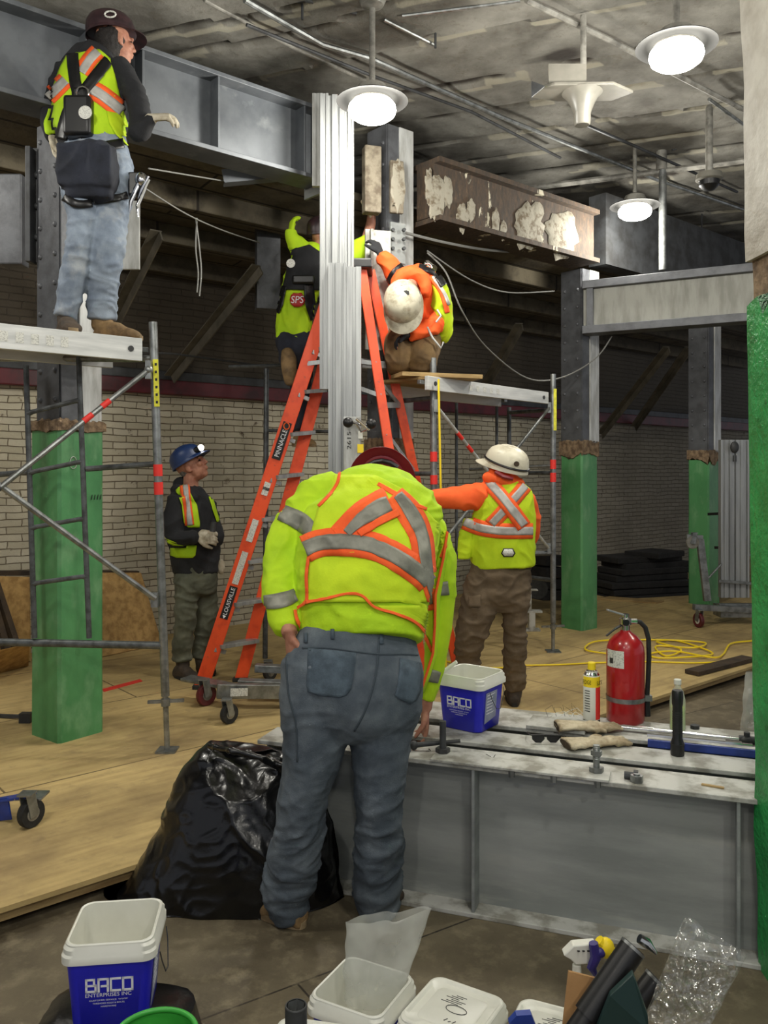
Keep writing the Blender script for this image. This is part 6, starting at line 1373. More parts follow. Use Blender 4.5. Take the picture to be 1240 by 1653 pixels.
    O([(495, 973), (530, 966), (565, 958), (585, 962), (605, 980), (640, 992), (668, 1004), (685, 1022), (699, 1052)], 2.3, 'binding', .010)
    O([(475, 985), (478, 1000), (484, 1012)], 2.3, 'binding'); O([(610, 782, 3), (640, 800, 4), (668, 815, 3), (688, 822, 2)], 3, 'binding')
    O([(722, 858), (719, 878), (712, 900)], 2.5, 'binding')
    # front flap of the vest hanging open on the right
    mb = MB(); fl_ = [(722, 860, 3.42), (716, 900, 3.40), (703, 960, 3.38), (702, 1010, 3.38), (699, 1055, 3.38), (688, 1090, 3.38), (678, 1120, 3.38)]; fr = [(724, 865, 3.60), (724, 920, 3.62), (722, 980, 3.62), (719, 1030, 3.62), (712, 1060, 3.62), (704, 1085, 3.60), (690, 1115, 3.5)]
    n_ = 6; vs = []
    for a, b in zip(fl_, fr):
        for i in range(n_ + 1): t = i / n_; p = P(*a).lerp(P(*b), t); vs.append(p + V((.012 * math.sin(t * 9), 0, 0)))
    mb.add(vs, [(j * 7 + i, j * 7 + i + 1, j * 7 + i + 8, j * 7 + i + 7) for j in range(6) for i in range(6)]); fp = mb.build('vest_flap', MT['lime'], r, sharp=0); sm_ = fp.modifiers.new('s', 'SOLIDIFY'); sm_.thickness = .004
    mb = MB(); mb.tube([P(*a) for a in fl_], .0055, 6); mb.build('binding', MT['orange'], fp)
    # hard hat with full brim, head bowed away
    hardhat(r, P(617, 780, 3.80), V((.06, .95, .30)), V((.05, .30, -.95)), 'hat_red', True, 1.02)
    mb = MB(); mb.tube([P(594, 752, 3.72), P(605, 746, 3.72), P(617, 744, 3.71), P(630, 747, 3.72), P(642, 755, 3.72)], .012, 8); mb.build('hat_suspension', MT['black'], r)
    return r
man_main()
# ---------------------------------------------------------------- worker standing on the left platform
def man_left():
    r = thing('person', 'person in dark hard hat, vest and black harness standing on the left platform', 'person', V((P(165, 0, 4.55).x, 4.72, PZ)))
    LL = [(130, 262, 4.62, 30, .12), (131, 310, 4.60, 29, .12), (132, 360, 4.57, 22, .10), (128, 400, 4.56, 20, .09), (120, 445, 4.58, 20, .09), (110, 490, 4.60, 18, .08), (106, 512, 4.60, 16, .075)]
    RL = [(178, 262, 4.72, 36, .12), (184, 310, 4.70, 30, .12), (180, 345, 4.67, 27, .11), (173, 400, 4.64, 27, .10), (168, 440, 4.66, 25, .095), (165, 480, 4.70, 24, .09), (165, 514, 4.72, 22, .085)]
    hips = [(152, 228, 4.70, 50, .12), (155, 262, 4.68, 57, .14), (154, 300, 4.66, 56, .14), (152, 320, 4.66, 50, .11)]
    torso = [(152, 240, 4.70, 50, .125), (147, 205, 4.71, 58, .14), (143, 165, 4.72, 58, .14), (148, 125, 4.73, 54, .12), (155, 98, 4.74, 44, .09), (165, 82, 4.75, 24, .07)]
    RA = [(190, 106, 4.72, 17, .07), (212, 140, 4.70, 18, .065), (226, 182, 4.66, 17, .06), (224, 215, 4.62, 16, .055), (238, 200, 4.60, 11, .042), (244, 192, 4.60, 9, .036)]
    LA = [(108, 112, 4.74, 17, .07), (90, 150, 4.8, 15, .06), (80, 195, 4.85, 13, .055), (84, 222, 4.80, 11, .045)]
    hc = P(186, 68, 4.78); hf = V((.75, .62, .1)); hu = V((.05, 0, 1))
    mb = MB()
    for l in (LL, RL, hips, torso, RA, LA): limb(mb, l, shrink=.019, n=16, cap=.12)
    head(mb, hc, hf, hu, 1.02); mb.tube([P(168, 92, 4.75), P(180, 78, 4.77)], [.06, .055], 12)
    wr = P(246, 190, 4.60); hand(mb, wr, (.9, .1, .1), (0, .6, -.8), 1, .55, 1.0); hand(mb, P(85, 225, 4.80), (.2, .2, -1), (1, 0, 0), 1, .5)
    limb(mb, [(165, 506, 4.7, 10, .04), (165, 524, 4.7, 9, .035)]); limb(mb, [(106, 506, 4.6, 9, .04), (106, 524, 4.6, 8, .035)])
    finish(mb, 'body', 'skin', r, .007, 2); eyes(r, hc, hf, hu)
    mb = MB(); hand(mb, wr, (.9, .1, .1), (0, .6, -.8), 1, .55, 1.04, 1.18); mb.tube([P(240, 196, 4.60), wr], [.034, .032], 12); finish(mb, 'glove', 'glove', r, .0055, 1)
    mb = MB(); hand(mb, P(85, 225, 4.80), (.2, .2, -1), (1, 0, 0), 1, .5, 1.04, 1.18); finish(mb, 'glove', 'glove', r, .0055, 1)
    mb = MB(); mb.ell(P(179, 68, 4.775), (.088, .10, .105)); mb.ell(P(176, 84, 4.76), (.068, .07, .06)); finish(mb, 'hair', 'hair', r, .008, 2, ((.004, 30, 30, 30, 2),))
    mb = MB()
    for l in (LL, RL, hips): limb(mb, l, n=22, cap=.25)
    je, bj = finish(mb, 'jeans', 'jeans_lt', r, .009, 3, ((.011, 5, 5, 15, 4, 2.2), (.004, 12, 12, 22, 3, 2)))
    mb = MB(); 
    for l in (torso, RA, LA): limb(mb, l, n=22, cap=.3)
    ho, bh = finish(mb, 'hoodie', 'black_cloth', r, .009, 3, ((.009, 6, 6, 9, 5, 2),))
    B = [bh]
    vp = [(135, 82), (108, 90), (96, 112), (85, 145), (76, 185), (71, 198), (74, 218), (92, 222), (110, 200), (160, 205), (175, 190), (186, 212), (208, 240), (212, 235), (205, 200), (198, 178), (192, 150), (185, 118), (178, 95), (160, 80)]
    ve = patch(B, rows_of(vp, 5), 'lime', r, 'safety_vest', .007, 26)
    fl = patch([bh, bj], [(172, 180, 192, 184), (176, 200, 205, 204), (186, 218, 211, 222), (202, 234, 212, 238)], 'lime2', ve, 'vest_tail', .012, 6)
    for pts, w_ in (([(142, 142), (165, 155), (196, 180)], 15), ([(79, 158), (92, 145), (107, 130)], 14), ([(132, 118), (145, 98), (158, 84)], 13)):
        ribbon(B, pts, w_, 'orange', ve, 'orange_tape', .010); ribbon(B, pts, w_ * .52, 'refl_lit', ve, 'reflective_tape', .0125)
    # harness: straps, D-ring, retractable block, leg loops
    for pts in ([(118, 88), (122, 130), (130, 165), (140, 205), (140, 235)], [(175, 98), (150, 130), (130, 155), (112, 180), (100, 225)]): ribbon(B, pts, 9, 'black_cloth' if 0 else 'black', r, 'harness_strap', .016, 3)
    ribbon([bh, bj], [(100, 238), (130, 243), (160, 240), (198, 232)], 8, 'black', r, 'waist_belt', .016, 3)
    ribbon([bj], [(104, 318), (125, 330), (148, 328)], 6, 'black', r, 'leg_strap', .010, 3); ribbon([bj], [(150, 325), (175, 322), (205, 315)], 6, 'black', r, 'leg_strap', .010, 3)
    mb = MB(); mb.box(P(128, 190, 4.56), (.15, .10, .22)); mb.box(P(130, 160, 4.57), (.09, .06, .12)); mb.build('fall_arrest_block', MT['black'], r, bevel=.02)
    mb = MB(); mb.lathe([(.036, 0), (.036, .006)], P(138, 182, 4.505), M.Rotation(PI / 2, 3, 'X')); mb.build('round_label', MT['whlabel'], r)
    mb = MB(); mb.tube([P(133 + 10 * math.cos(t), 150 + 10 * math.sin(t), 4.53) for t in [i * PI / 6 for i in range(12)]], .006, 6, True); mb.build('dorsal_ring', MT['chrome'], r)
    mb = MB(); limb(mb, [(112, 246, 4.55, 10, .06), (150, 241, 4.52, 13, .07), (186, 246, 4.55, 9, .06)]); mb.box(P(142, 272, 4.51), (.29, .14, .22)); mb.box(P(146, 303, 4.52), (.24, .11, .13)); mb.box(P(112, 280, 4.52), (.09, .15, .18))
    finish(mb, 'tool_pouch', 'navy_cloth', r, .009, 14, ((.016, 7, 7, 7, 3),))
    mb = MB()
    for k, (x, y, l) in enumerate(((222, 282, 40), (232, 285, 36), (215, 300, 44), (226, 304, 46))): mb.tube([P(x + 8, y, 4.62), P(x - 4, y + l * .6, 4.62), P(x - 12 + k * 3, y + l, 4.62)], [.010, .012, .004], 8)
    mb.ell(P(228, 290, 4.63), (.035, .03, .04)); mb.build('belt_tools', MT['chrome'], r)
    mb = MB(); mb.box(P(220, 298, 4.66), (.08, .05, .13)); mb.build('tool_holder', MT['black'], r, bevel=.01)
    mb = MB(); mb.tube([P(222, 335, 4.6), P(236, 300, 4.6), P(241, 290, 4.6)], .006, 8); mb.build('rod', MT['steel_white'], r)
    for (h, t, l, nm) in ((V((P(150, 0, 4.66).x, 4.70, PZ)), V((P(228, 0, 4.66).x, 4.66, PZ)), RL, 1), (V((P(98, 0, 4.58).x, 4.62, PZ)), V((P(112, 0, 4.5).x + .06, 4.40, PZ)), LL, 0)):
        mb = MB(); boot(mb, h, t, w_=.052); e = l[-1]; limb(mb, [(e[0], e[1] - 6, e[2], e[3] * .8, .06), (e[0], e[1] + 16, e[2], e[3] * .75, .06)]); b, _ = finish(mb, 'boot', 'boot' if nm else 'boot_dk', r, .008, 3, ((.003, 14, 14, 20, 2, 2),)); soles(b, h, t)
    hardhat(r, P(180, 56, 4.79), V((-.15, .05, 1)), hf, 'hat_dark', False, 1.12)
    mb = MB(); mb.tube([P(178 + 9 * math.cos(t), 23 + 5 * math.sin(t), 4.66) for t in [i * PI / 6 for i in range(12)]], .005, 6, True); mb.build('hat_emblem', MT['whlabel'], r)
man_left()
# ---------------------------------------------------------------- man in navy helmet looking up
def man_blue():
    d = 6.42
    r = thing('person', 'person in navy helmet with lit headlamp looking up, hands together in pale gloves', 'person', V((P(306, 0, d).x, d, 0)))
    NL = [(303, 930, d - .08, 22, .10), (301, 965, d - .09, 19, .095), (299, 1000, d - .09, 17, .085), (295, 1035, d - .07, 16, .08), (294, 1064, d - .06, 15, .075)]
    FL = [(328, 930, d + .08, 22, .10), (331, 965, d + .09, 20, .095), (333, 1000, d + .09, 18, .085), (326, 1035, d + .10, 13, .08), (322, 1060, d + .10, 11, .07)]
    hips = [(315, 905, d, 33, .15), (316, 935, d, 34, .16), (316, 955, d, 32, .14)]
    torso = [(317, 922, d, 37, .155), (316, 895, d, 40, .17), (312, 860, d, 42, .175), (309, 830, d, 40, .175), (307, 805, d, 34, .15), (308, 788, d, 22, .09)]
    NA = [(287, 806, d - .14, 17, .075), (280, 840, d - .19, 16, .07), (284, 868, d - .22, 15, .065), (302, 868, d - .25, 12, .055), (318, 867, d - .24, 10, .045)]
    FA = [(335, 812, d + .12, 13, .07), (345, 845, d + .08, 12, .06), (350, 870, d - .02, 11, .055), (342, 868, d - .14, 9, .045)]
    hc = P(309, 753, d); hf = V((.84, -.12, .48)); hu = V((-.5, 0, .86))
    mb = MB()
    for l in (NL, FL, hips, torso, NA, FA): limb(mb, l, shrink=.019, n=16, cap=.12)
    head(mb, hc, hf, hu, 1.1); mb.tube([P(308, 796, d), P(308, 776, d), P(309, 762, d)], [.062, .058, .058], 12)
    w1 = P(320, 868, d - .24); w2 = P(345, 862, d - .14)
    h1 = lambda m_, f_, s_: hand(m_, w1, (.95, .05, -.05), (.1, .9, -.35), -1, .5, s_, f_); h2 = lambda m_, f_, s_: hand(m_, w2, (-.55, -.75, .2), (-.2, .2, -.9), 1, .6, s_, f_)
    h1(mb, 1, 1); h2(mb, 1, 1)
    limb(mb, [(294, 1056, d - .06, 7, .035), (296, 1076, d - .06, 6, .03)]); limb(mb, [(322, 1052, d + .1, 6, .035), (322, 1064, d + .1, 6, .03)])
    finish(mb, 'body', 'skin', r, .0062, 2); eyes(r, hc, hf, hu, 1.1)
    for h_ in (h1, h2): mb = MB(); h_(mb, 1.2, 1.05); finish(mb, 'glove', 'glove', r, .0055, 1)
    mb = MB(); mb.ell(P(301, 760, d), (.055, .06, .055)); finish(mb, 'hair', 'grey_hair', r, .007, 2, ((.003, 30, 30, 30, 2),))
    mb = MB()
    for l in (NL, FL, hips): limb(mb, l, n=20, cap=.25)
    finish(mb, 'trousers', 'olive', r, .009, 3, ((.014, 4, 4, 14, 6, 2),))
    mb = MB()
    for l in (torso, NA, FA): limb(mb, l, n=20, cap=.3)
    limb(mb, [(288, 790, d + .02, 10, .06), (300, 796, d - .1, 10, .05), (318, 806, d - .12, 7, .04)]); limb(mb, [(288, 782, d, 9, .05), (300, 779, d + .08, 9, .05), (322, 798, d + .02, 7, .04)])
    ho, bh = finish(mb, 'hoodie', 'black_cloth', r, .009, 3, ((.011, 6, 6, 9, 5, 2),)); B = [bh]
    ve = patch(B, rows_of([(284, 790), (296, 783), (304, 790), (318, 815), (323, 845), (322, 854), (305, 852), (296, 845), (293, 815)], 4), 'lime', r, 'safety_vest', .008, 10)
    ribbon(B, [(298, 784), (302, 812), (306, 848)], 7.5, 'orange', ve, 'orange_tape', .011); ribbon(B, [(299, 784), (303, 812), (307, 848)], 3.8, 'refl_lit', ve, 'reflective_tape', .014)
    patch(B, rows_of([(267, 868), (290, 878), (318, 880), (315, 900), (290, 902), (268, 898)], 4), 'lime', ve, 'vest_hem', .008, 12)
    patch(B, rows_of([(331, 786), (338, 790), (348, 820), (354, 840), (350, 846), (342, 820)], 4), 'lime', ve, 'vest_front', .008, 4)
    mb = MB(); mb.cyl(P(343, 858, d - .30), P(346, 843, d - .30), .022); mb.build('held_fitting', MT['steel_dark'], r)
    mb = MB(); q = P(357, 915, d); mb.ell(q, (.03, .03, .06)); mb.build('spare_glove', MT['glove'], r)
    for (h, t, l) in ((V((P(285, 0, d).x, d - .04, 0)), V((P(325, 0, d).x + .02, d - .22, 0)), NL), (V((P(316, 0, d).x, d + .12, 0)), V((P(334, 0, d).x + .05, d - .04, 0)), FL)):
        mb = MB(); boot(mb, h, t, w_=.05); e = l[-1]; limb(mb, [(e[0], e[1] - 6, e[2], e[3] * .8, .055), (e[0] + 2, e[1] + 12, e[2], e[3] * .7, .055)]); b, _ = finish(mb, 'boot', 'boot_dk', r, .008, 3); soles(b, h, t, 'rubber')
    hardhat(r, P(303, 744, d), hu, hf, 'hat_blue', False, 1.05)
    mb = MB(); q = P(319, 726, d - .06); mb.tube([q + hf * -.04, q + hf * .02], [.024, .028], 12); mb.build('headlamp_housing', MT['black'], r)
    mb = MB(); mb.ell(q + V(hf).normalized() * .03, (.024, .024, .024)); mb.build('headlamp_lens', MT['led'], r)
man_blue()
# ---------------------------------------------------------------- man in white helmet reaching left
def man_white():
    d = 5.62
    r = thing('person', 'person in white helmet, orange sleeves and yellow vest seen from behind, arm stretched left', 'person', V((P(800, 0, d).x, d, 0)))
    LL = [(780, 930, d, 28, .12), (776, 965, d - .02, 30, .12), (768, 1000, d - .05, 28, .105), (758, 1035, d - .05, 24, .09), (754, 1075, d - .02, 20, .08), (752, 1105, d, 19, .08)]
    RL = [(828, 930, d, 28, .12), (830, 965, d, 25, .12), (831, 1000, d, 20, .10), (831, 1040, d, 18, .09), (830, 1080, d + .02, 18, .08), (832, 1112, d + .02, 16, .075)]
    hips = [(811, 905, d, 46, .13), (806, 935, d, 51, .15), (802, 965, d, 50, .14), (800, 980, d, 44, .11)]
    torso = [(811, 912, d, 49, .14), (811, 880, d, 50, .15), (812, 845, d, 50, .15), (814, 815, d, 47, .145), (812, 790, d, 38, .12), (812, 770, d, 24, .085)]
    LA = [(785, 800, d - .02, 22, .08), (760, 803, d - .06, 21, .075), (730, 805, d - .1, 18, .068), (705, 806, d - .12, 15, .06), (688, 807, d - .13, 12, .05)]
    RA = [(846, 805, d + .02, 18, .08), (858, 840, d + .08, 15, .07), (856, 870, d + .16, 13, .06), (838, 862, d + .26, 10, .045)]
    hc = P(813, 747, d); hf = V((-.75, .60, .28)); hu = V((.05, 0, 1))
    mb = MB()
    for l in (LL, RL, hips, torso, LA, RA): limb(mb, l, shrink=.019, n=16, cap=.12)
    head(mb, hc, hf, hu, 1.0); mb.tube([P(812, 775, d), P(814, 758, d)], [.06, .056], 12)
    hand(mb, P(684, 807, d - .13), (-1, 0, .05), (0, .3, -.9), 1, .4); hand(mb, P(836, 860, d + .27), (-.8, .4, .1), (0, -.5, -.8), 1, .5)
    limb(mb, [(752, 1100, d, 8, .035), (752, 1118, d, 7, .03)]); limb(mb, [(832, 1105, d, 8, .035), (832, 1118, d + .02, 7, .03)])
    finish(mb, 'body', 'skin', r, .007, 2); eyes(r, hc, hf, hu)
    mb = MB(); hand(mb, P(684, 807, d - .13), (-1, 0, .05), (0, .3, -.9), 1, .4, 1.05, 1.2); finish(mb, 'glove', 'glove', r, .006, 1)
    mb = MB()
    for l in (LL, RL, hips): limb(mb, l, n=22, cap=.25)
    je, bj = finish(mb, 'trousers', 'brown', r, .009, 3, ((.016, 4, 4, 13, 2, 2), (.006, 12, 12, 20, 3, 2)))
    patch([bj], rows_of([(757, 962), (776, 960), (775, 984), (756, 980)], 4), 'brown', je, 'thigh_pocket', .008, 6)
    mb = MB()
    for l in (torso, LA, RA): limb(mb, l, n=22, cap=.3)
    limb(mb, [(785, 770, d - .02, 9, .05), (810, 775, d - .08, 9, .05), (838, 782, d - .02, 9, .05)]); limb(mb, [(792, 765, d, 9, .08), (826, 765, d, 9, .08)])
    ho, bh = finish(mb, 'hoodie', 'orange', r, .009, 3, ((.012, 7, 7, 8, 3, 2),)); B = [bh]
    vp = [(772, 776), (769, 800), (767, 830), (756, 838), (748, 840), (742, 880), (740, 902), (760, 905), (762, 912), (790, 916), (830, 912), (861, 908), (862, 870), (862, 840), (861, 812), (850, 795), (835, 782), (800, 768)]
    # vest as its own fuller shell
    mb = MB(); limb(mb, [(812, 914, d - .005, 51, .155), (811, 880, d - .005, 53, .165), (813, 845, d - .005, 51, .162), (815, 812, d - .005, 48, .155), (812, 790, d - .003, 40, .135), (811, 776, d - .0, 28, .10)], n=26, cap=.08)
    limb(mb, [(756, 838, d - .06, 7, .05), (752, 870, d - .06, 12, .03), (750, 902, d - .06, 10, .02)], cap=.1)
    ve, bv = finish(mb, 'safety_vest', 'lime2', r, .008, 3, ((.010, 6, 6, 8, 8, 2),)); B = [bv]
    ribbon(B, [(750, 842), (775, 852), (810, 857), (860, 857)], 12.5, 'orange', ve, 'orange_tape', .004); ribbon(B, [(750, 842), (775, 852), (810, 857), (860, 857)], 6.5, 'refl_lit', ve, 'reflective_tape', .0065)
    ribbon(B, [(848, 784), (822, 815), (792, 848)], 11.5, 'orange', ve, 'orange_tape', .0045); ribbon(B, [(848, 784), (822, 815), (794, 846)], 6, 'refl_lit', ve, 'reflective_tape', .007)
    ribbon(B, [(783, 772), (808, 800), (830, 828), (846, 850)], 12, 'orange', ve, 'orange_tape', .009); ribbon(B, [(784, 772), (809, 800), (831, 828), (846, 848)], 6.5, 'refl_lit', ve, 'reflective_tape', .0115)
    patch(B, [(813, 885, 828, 885), (809, 893, 832, 893), (813, 899, 828, 899)], 'print', ve, 'badge_edge', .004, 5); bd = patch(B, [(814, 886.5, 827, 886.5), (811, 893, 830, 893), (814, 897.5, 827, 897.5)], 'whlabel', ve, 'badge', .006, 5)
    for (h, t, l) in ((V((P(756, 0, d).x, d - .10, 0)), V((P(744, 0, d).x, d + .18, 0)), LL), (V((P(829, 0, d).x, d - .06, 0)), V((P(832, 0, d).x, d + .22, 0)), RL)):
        mb = MB(); boot(mb, h, t, w_=.05); e = l[-1]; limb(mb, [(e[0], e[1] - 8, e[2], e[3] * .8, .055), (e[0] - 2, e[1] + 12, e[2] - .02, e[3] * .75, .055)]); b, _ = finish(mb, 'boot', 'boot_dk', r, .008, 3); soles(b, h, t, 'rubber')
    h = hardhat(r, P(817, 752, d - .01), V((.30, -.30, .90)), hf, 'hat_white', False, 1.22)
    mb = MB(); R = frame3(hf, V((.30, -.30, .90))); mb.tube([P(817, 752, d - .01) + R @ V((.133 * math.cos(q), .157 * math.sin(q), .022 + .012 * math.sin(q))) for q in [i * PI / 14 for i in range(28)]], .008, 6, True); mb.build('goggle_strap', MT['black'], h)
    mb = MB(); mb.box(P(793, 739, d - .02), (.03, .04, .06)); mb.build('headlamp', MT['black'], h, bevel=.006)
    mb = MB(); q = P(834, 749, d - .165); mb.lathe([(.018, 0), (.018, .003)], q, M.Rotation(PI / 2, 3, 'X')); mb.build('round_sticker', MT['wood_dk'], h)
    mb = MB(); mb.tube([P(800, 762, d - .12), P(812, 769, d - .15), P(828, 773, d - .14)], .014, 8); mb.build('red_nape_strap', MT['hat_red'], h)
man_white()
# ---------------------------------------------------------------- worker with round badge behind the mast
def man_sps():
    d = 6.62
    r = thing('person', 'person in lime sleeves and dark harness with a round red badge, behind the mast', 'person', V((P(490, 0, d).x, d, 1.5)))
    torso = [(474, 548, d, 30, .13), (476, 515, d, 29, .14), (482, 480, d, 30, .15), (492, 445, d, 32, .15), (506, 418, d, 30, .13), (515, 402, d, 20, .09)]
    LA = [(492, 425, d - .02, 15, .07), (482, 398, d - .04, 16, .07), (472, 385, d - .06, 12, .055), (470, 372, d - .06, 9, .04)]
    RA = [(528, 430, d - .02, 17, .07), (555, 418, d - .02, 18, .07), (585, 398, d - .04, 16, .06), (596, 385, d - .05, 10, .05)]
    NL = [(470, 545, d, 24, .11), (470, 575, d - .06, 20, .10), (475, 610, d - .10, 17, .09)]
    FL = [(492, 545, d + .04, 20, .11), (488, 600, d + .02, 17, .10), (482, 650, d + .0, 15, .085), (484, 695, d - .04, 13, .075)]
    hc = P(520, 382, d + .02); hf = V((.35, .9, .25)); hu = V((-.1, -.2, 1))
    mb = MB()
    for l in (torso, LA, RA, NL, FL): limb(mb, l, shrink=.019, n=16, cap=.12)
    head(mb, hc, hf, hu); mb.tube([P(515, 405, d), P(518, 392, d)], [.055, .052], 12)
    limb(mb, [(590, 392, d - .05, 9, .04), (598, 365, d - .05, 8, .035), (600, 348, d - .05, 7, .032)])
    hand(mb, P(600, 350, d - .05), (-.05, 0, 1), (-.8, .4, 0), 1, .6); hand(mb, P(470, 374, d - .06), (.1, .1, 1), (.8, .4, 0), 1, .5)
    limb(mb, [(482, 610, d - .12, 10, .05), (470, 600, d - .20, 10, .05)]); limb(mb, [(484, 690, d - .04, 10, .05), (486, 712, d - .05, 10, .05)])
    finish(mb, 'body', 'skin', r, .0075, 2); eyes(r, hc, hf, hu)
    mb = MB(); hand(mb, P(600, 350, d - .05), (-.05, 0, 1), (-.8, .4, 0), 1, .6, 1.15, 1.25); finish(mb, 'glove', 'leather', r, .006, 1)
    mb = MB(); hand(mb, P(470, 376, d - .06), (.1, .1, 1), (.8, .4, 0), 1, .5, 1.1, 1.25); finish(mb, 'glove', 'lime', r, .006, 1)
    mb = MB(); limb(mb, [(470, 538, d, 28, .13), (478, 555, d, 32, .13), (480, 570, d, 30, .12)])
    for l in (NL, FL): limb(mb, l, n=18, cap=.25)
    finish(mb, 'trousers', 'navy_cloth', r, .01, 3, ((.012, 5, 5, 12, 3, 2),))
    mb = MB()
    for l in (torso, LA, RA): limb(mb, l, n=20, cap=.3)
    ho, bh = finish(mb, 'jacket', 'lime', r, .009, 3, ((.010, 7, 7, 9, 3, 2),)); B = [bh]
    patch(B, rows_of([(470, 402), (500, 396), (520, 410), (520, 470), (505, 468), (460, 466), (452, 480), (448, 478), (458, 440), (462, 420)], 4), 'black_cloth', r, 'harness_back', .014, 12)
    ribbon(B, [(498, 460), (500, 490), (508, 515)], 8, 'black', r, 'harness_strap', .015); ribbon(B, [(460, 462), (454, 490), (448, 505)], 4, 'black', r, 'harness_strap', .015)
    bd = patch(B, [(474, 473, 486, 473), (470, 477, 490, 477), (468, 484, 492, 484), (470, 491, 490, 491), (475, 495, 486, 495)], 'badge_red', r, 'round_badge', .016, 6)
    mb = MB(); q = cast(B, 480, 484, .024) or P(480, 484, d - .17); put_text(mb, 'SPS', q, (1, -.05, 0), (.1, 0, 1), .095, .055); mb.build('badge_lettering', MT['wprint'], r, smooth=False, fix=False)
    mb = MB(); mb.lathe([(.034, 0), (.034, .004)], (cast(B, 472, 427, .03) or P(472, 427, d - .15)), M.Rotation(PI / 2, 3, 'X')); mb.build('round_label', MT['whlabel'], r)
    mb = MB(); mb.box(P(490, 452, d - .16), (.17, .07, .07)); mb.build('harness_pack', MT['black'], r, bevel=.015)
    # boots: one kneeling foot with sole towards us, one on the ladder step
    mb = MB(); limb(mb, [(463, 566, d - .2, 9, .04), (466, 580, d - .22, 13, .045), (467, 600, d - .24, 12, .05), (470, 618, d - .22, 10, .045)]); b, _ = finish(mb, 'boot', 'boot', r, .008, 2)
    mb = MB(); h = P(474, 722, d - .04); t = P(508, 722, d - .16); boot(mb, h, t, w_=.046); limb(mb, [(484, 700, d - .04, 11, .055), (486, 712, d - .06, 11, .055)]); b, _ = finish(mb, 'boot', 'boot', r, .008, 3); soles(b, h, t)
    hardhat(r, P(519, 374, d + .03), V((-.1, -.25, 1)), hf, 'hat_dark', False, 1.05)
MT['badge_red'] = mat('badge_red', (176, 40, 36), None, .6)
man_sps()
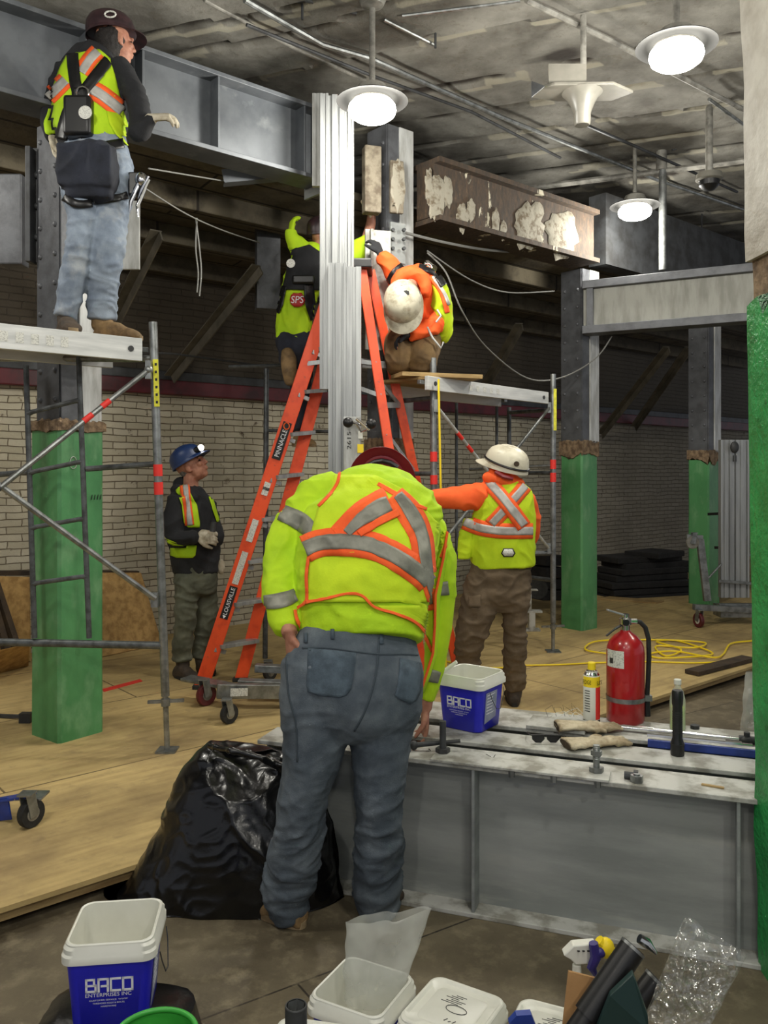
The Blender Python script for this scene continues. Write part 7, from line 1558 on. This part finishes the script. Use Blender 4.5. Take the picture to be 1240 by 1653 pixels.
# ---------------------------------------------------------------- kneeling worker in orange hood
def man_orange():
    d = 6.22
    r = thing('person', 'person in orange hood and scuffed white helmet kneeling bent forward on the right platform', 'person', V((P(668, 0, d).x, 6.15, PZ2 + .03)))
    torso = [(672, 545, d + .16, 40, .13), (672, 515, d + .12, 46, .15), (672, 485, d + .06, 47, .16), (670, 458, d - .02, 40, .14), (666, 440, d - .08, 26, .10)]
    IL = [(705, 470, d + .0, 17, .08), (712, 500, d - .02, 17, .07), (704, 522, d - .08, 15, .065), (682, 535, d - .14, 13, .06), (664, 540, d - .18, 11, .05)]
    IR = [(648, 462, d - .04, 18, .08), (636, 440, d - .06, 16, .07), (626, 424, d - .08, 14, .06), (616, 412, d - .1, 12, .05)]
    KL = [(690, 535, d + .18, 24, .11), (684, 552, d - .0, 27, .12), (683, 575, d - .10, 26, .10), (682, 592, d - .02, 20, .08), (690, 594, d + .25, 12, .06)]
    KR = [(655, 535, d + .18, 22, .11), (645, 552, d - .0, 23, .12), (643, 575, d - .10, 22, .10), (644, 592, d - .02, 18, .08), (650, 594, d + .25, 12, .06)]
    hc = P(656, 482, d - .26); hu = V((-.12, -.86, .18)); hf = V((.0, -.3, -.95))
    mb = MB()
    for l in (torso, IL, IR, KL, KR): limb(mb, l, shrink=.019, n=16, cap=.12)
    head(mb, hc, hf, hu); mb.tube([P(666, 450, d - .08), P(660, 468, d - .2)], [.06, .055], 12)
    hand(mb, P(660, 541, d - .18), (-.8, -.2, -.4), (0, -.3, -1), 1, .5); hand(mb, P(614, 409, d - .1), (-.4, .2, .9), (-.5, .5, 0), 1, .5)
    finish(mb, 'body', 'skin', r, .0075, 2); eyes(r, hc, hf, hu)
    for a in ((P(660, 541, d - .18), (-.8, -.2, -.4), (0, -.3, -1)), (P(614, 409, d - .1), (-.4, .2, .9), (-.5, .5, 0))): mb = MB(); hand(mb, *a, 1, .5, 1.05, 1.2); finish(mb, 'glove', 'black_cloth', r, .006, 1)
    mb = MB()
    for l in (KL, KR): limb(mb, l, n=20, cap=.4)
    limb(mb, [(672, 530, d + .18, 42, .13), (672, 552, d + .14, 44, .13)])
    finish(mb, 'trousers', 'canvas', r, .009, 3, ((.012, 7, 7, 10, 3, 2),))
    mb = MB()
    for l in (torso, IL, IR): limb(mb, l, n=22, cap=.4)
    ho, bh = finish(mb, 'hoodie', 'orange', r, .009, 3, ((.014, 6, 6, 8, 3, 2),))
    mb = MB(); limb(mb, [(640, 474, d - .16, 9, .05), (644, 450, d - .16, 11, .06), (664, 440, d - .16, 12, .06), (684, 452, d - .16, 11, .06), (688, 474, d - .16, 8, .05)], cap=.8); finish(mb, 'hood', 'orange', r, .008, 3, ((.008, 9, 9, 9, 2, 2),))
    # vest shell on our right side, hanging tail
    mb = MB(); limb(mb, [(702, 452, d - .02, 13, .13), (711, 480, d + .0, 17, .16), (712, 510, d + .02, 18, .15), (716, 535, d + .05, 14, .10), (712, 548, d + .06, 10, .06)], cap=.2); ve, bv = finish(mb, 'safety_vest', 'lime2', r, .009, 3, ((.014, 8, 8, 8, 3, 2),))
    ribbon([bv, bh], [(694, 446), (712, 470), (722, 505)], 4, 'orange', ve, 'orange_tape', .008); ribbon([bv, bh], [(698, 446), (714, 468), (724, 492)], 2.5, 'refl_lit', ve, 'reflective_tape', .011)
    ribbon([bh], [(650, 428), (636, 440), (628, 458)], 5, 'black', r, 'harness_strap', .012); ribbon([bh, bv], [(676, 432), (700, 440), (716, 462)], 5, 'black', r, 'harness_strap', .016); 
    ribbon([bh], [(630, 470), (626, 490)], 4, 'black', r, 'harness_strap', .012)
    mb = MB(); mb.tube([P(690, 528, d - .18), P(698, 545, d - .2), P(712, 562, d - .18), P(716, 552, d - .18)], .008, 6); mb.tube([P(706, 500, d - .18), P(712, 510, d - .2), P(704, 520, d - .2)], .008, 6); mb.build('lanyard', MT['steel_white'], r)
    mb = MB(); mb.cyl(P(690, 426, d + .08), P(700, 434, d + .0), .03); mb.tube([P(690 + 7 * math.cos(t), 432 + 7 * math.sin(t), d - .05) for t in [i * PI / 5 for i in range(10)]], .006, 6, True); mb.build('harness_hardware', MT['chrome'], r)
    h = hardhat(r, P(651, 490, d - .27), hu, hf, 'hat_scuffed', False, 1.28, ridge=False)
    R = frame3(hf, hu); c = P(651, 490, d - .27); mb = MB(); S = 1.28
    def dome(u, v_, o=.002):  # point on the crown from two angles
        rr = math.hypot(u, v_); k = min(1, rr); z = math.sqrt(max(0, 1 - k * k)); return c + R @ V(((.108 * S + o) * u, (.128 * S + o) * v_, (.115 * S + o) * z))
    def blob(u0, v0, pts):
        mb.rings([[dome(u0 + a, v0 + b, .000) for a, b in pts]] + [[dome(u0 + a * k, v0 + b * k, .004) for a, b in pts] for k in (.98, .8, .6, .4, .2, .03)])
    def fan(u0, v0, rx, ry, n=14, tri=False):
        blob(u0, v0, [((rx * math.cos(t)) * (1 if not tri else (1 - .45 * math.sin(t))), ry * math.sin(t)) for t in [2 * PI * i / n for i in range(n)]])
    blob(.42, -.25, [(.24, -.02), (.12, -.12), (-.1, -.14), (-.2, -.05), (-.06, .04), (.08, .16), (.2, .12)]); blob(-.40, .02, [(-.32, -.20), (.0, -.22), (.26, -.12), (.10, .04), (-.06, .28), (-.14, .30), (-.22, .06)]); blob(-.04, -.44, [(.09 * math.cos(q), .07 * math.sin(q)) for q in [i * PI / 5 for i in range(10)]])
    mb.tube([dome(.88 * math.cos(q), .88 * math.sin(q), .003) for q in [PI * 1.05 + i * PI * .9 / 20 for i in range(21)]], .008, 6)
    mb.build('dark_stickers', MT['print'], h)
man_orange()
# tiny finishing: physics friendly names
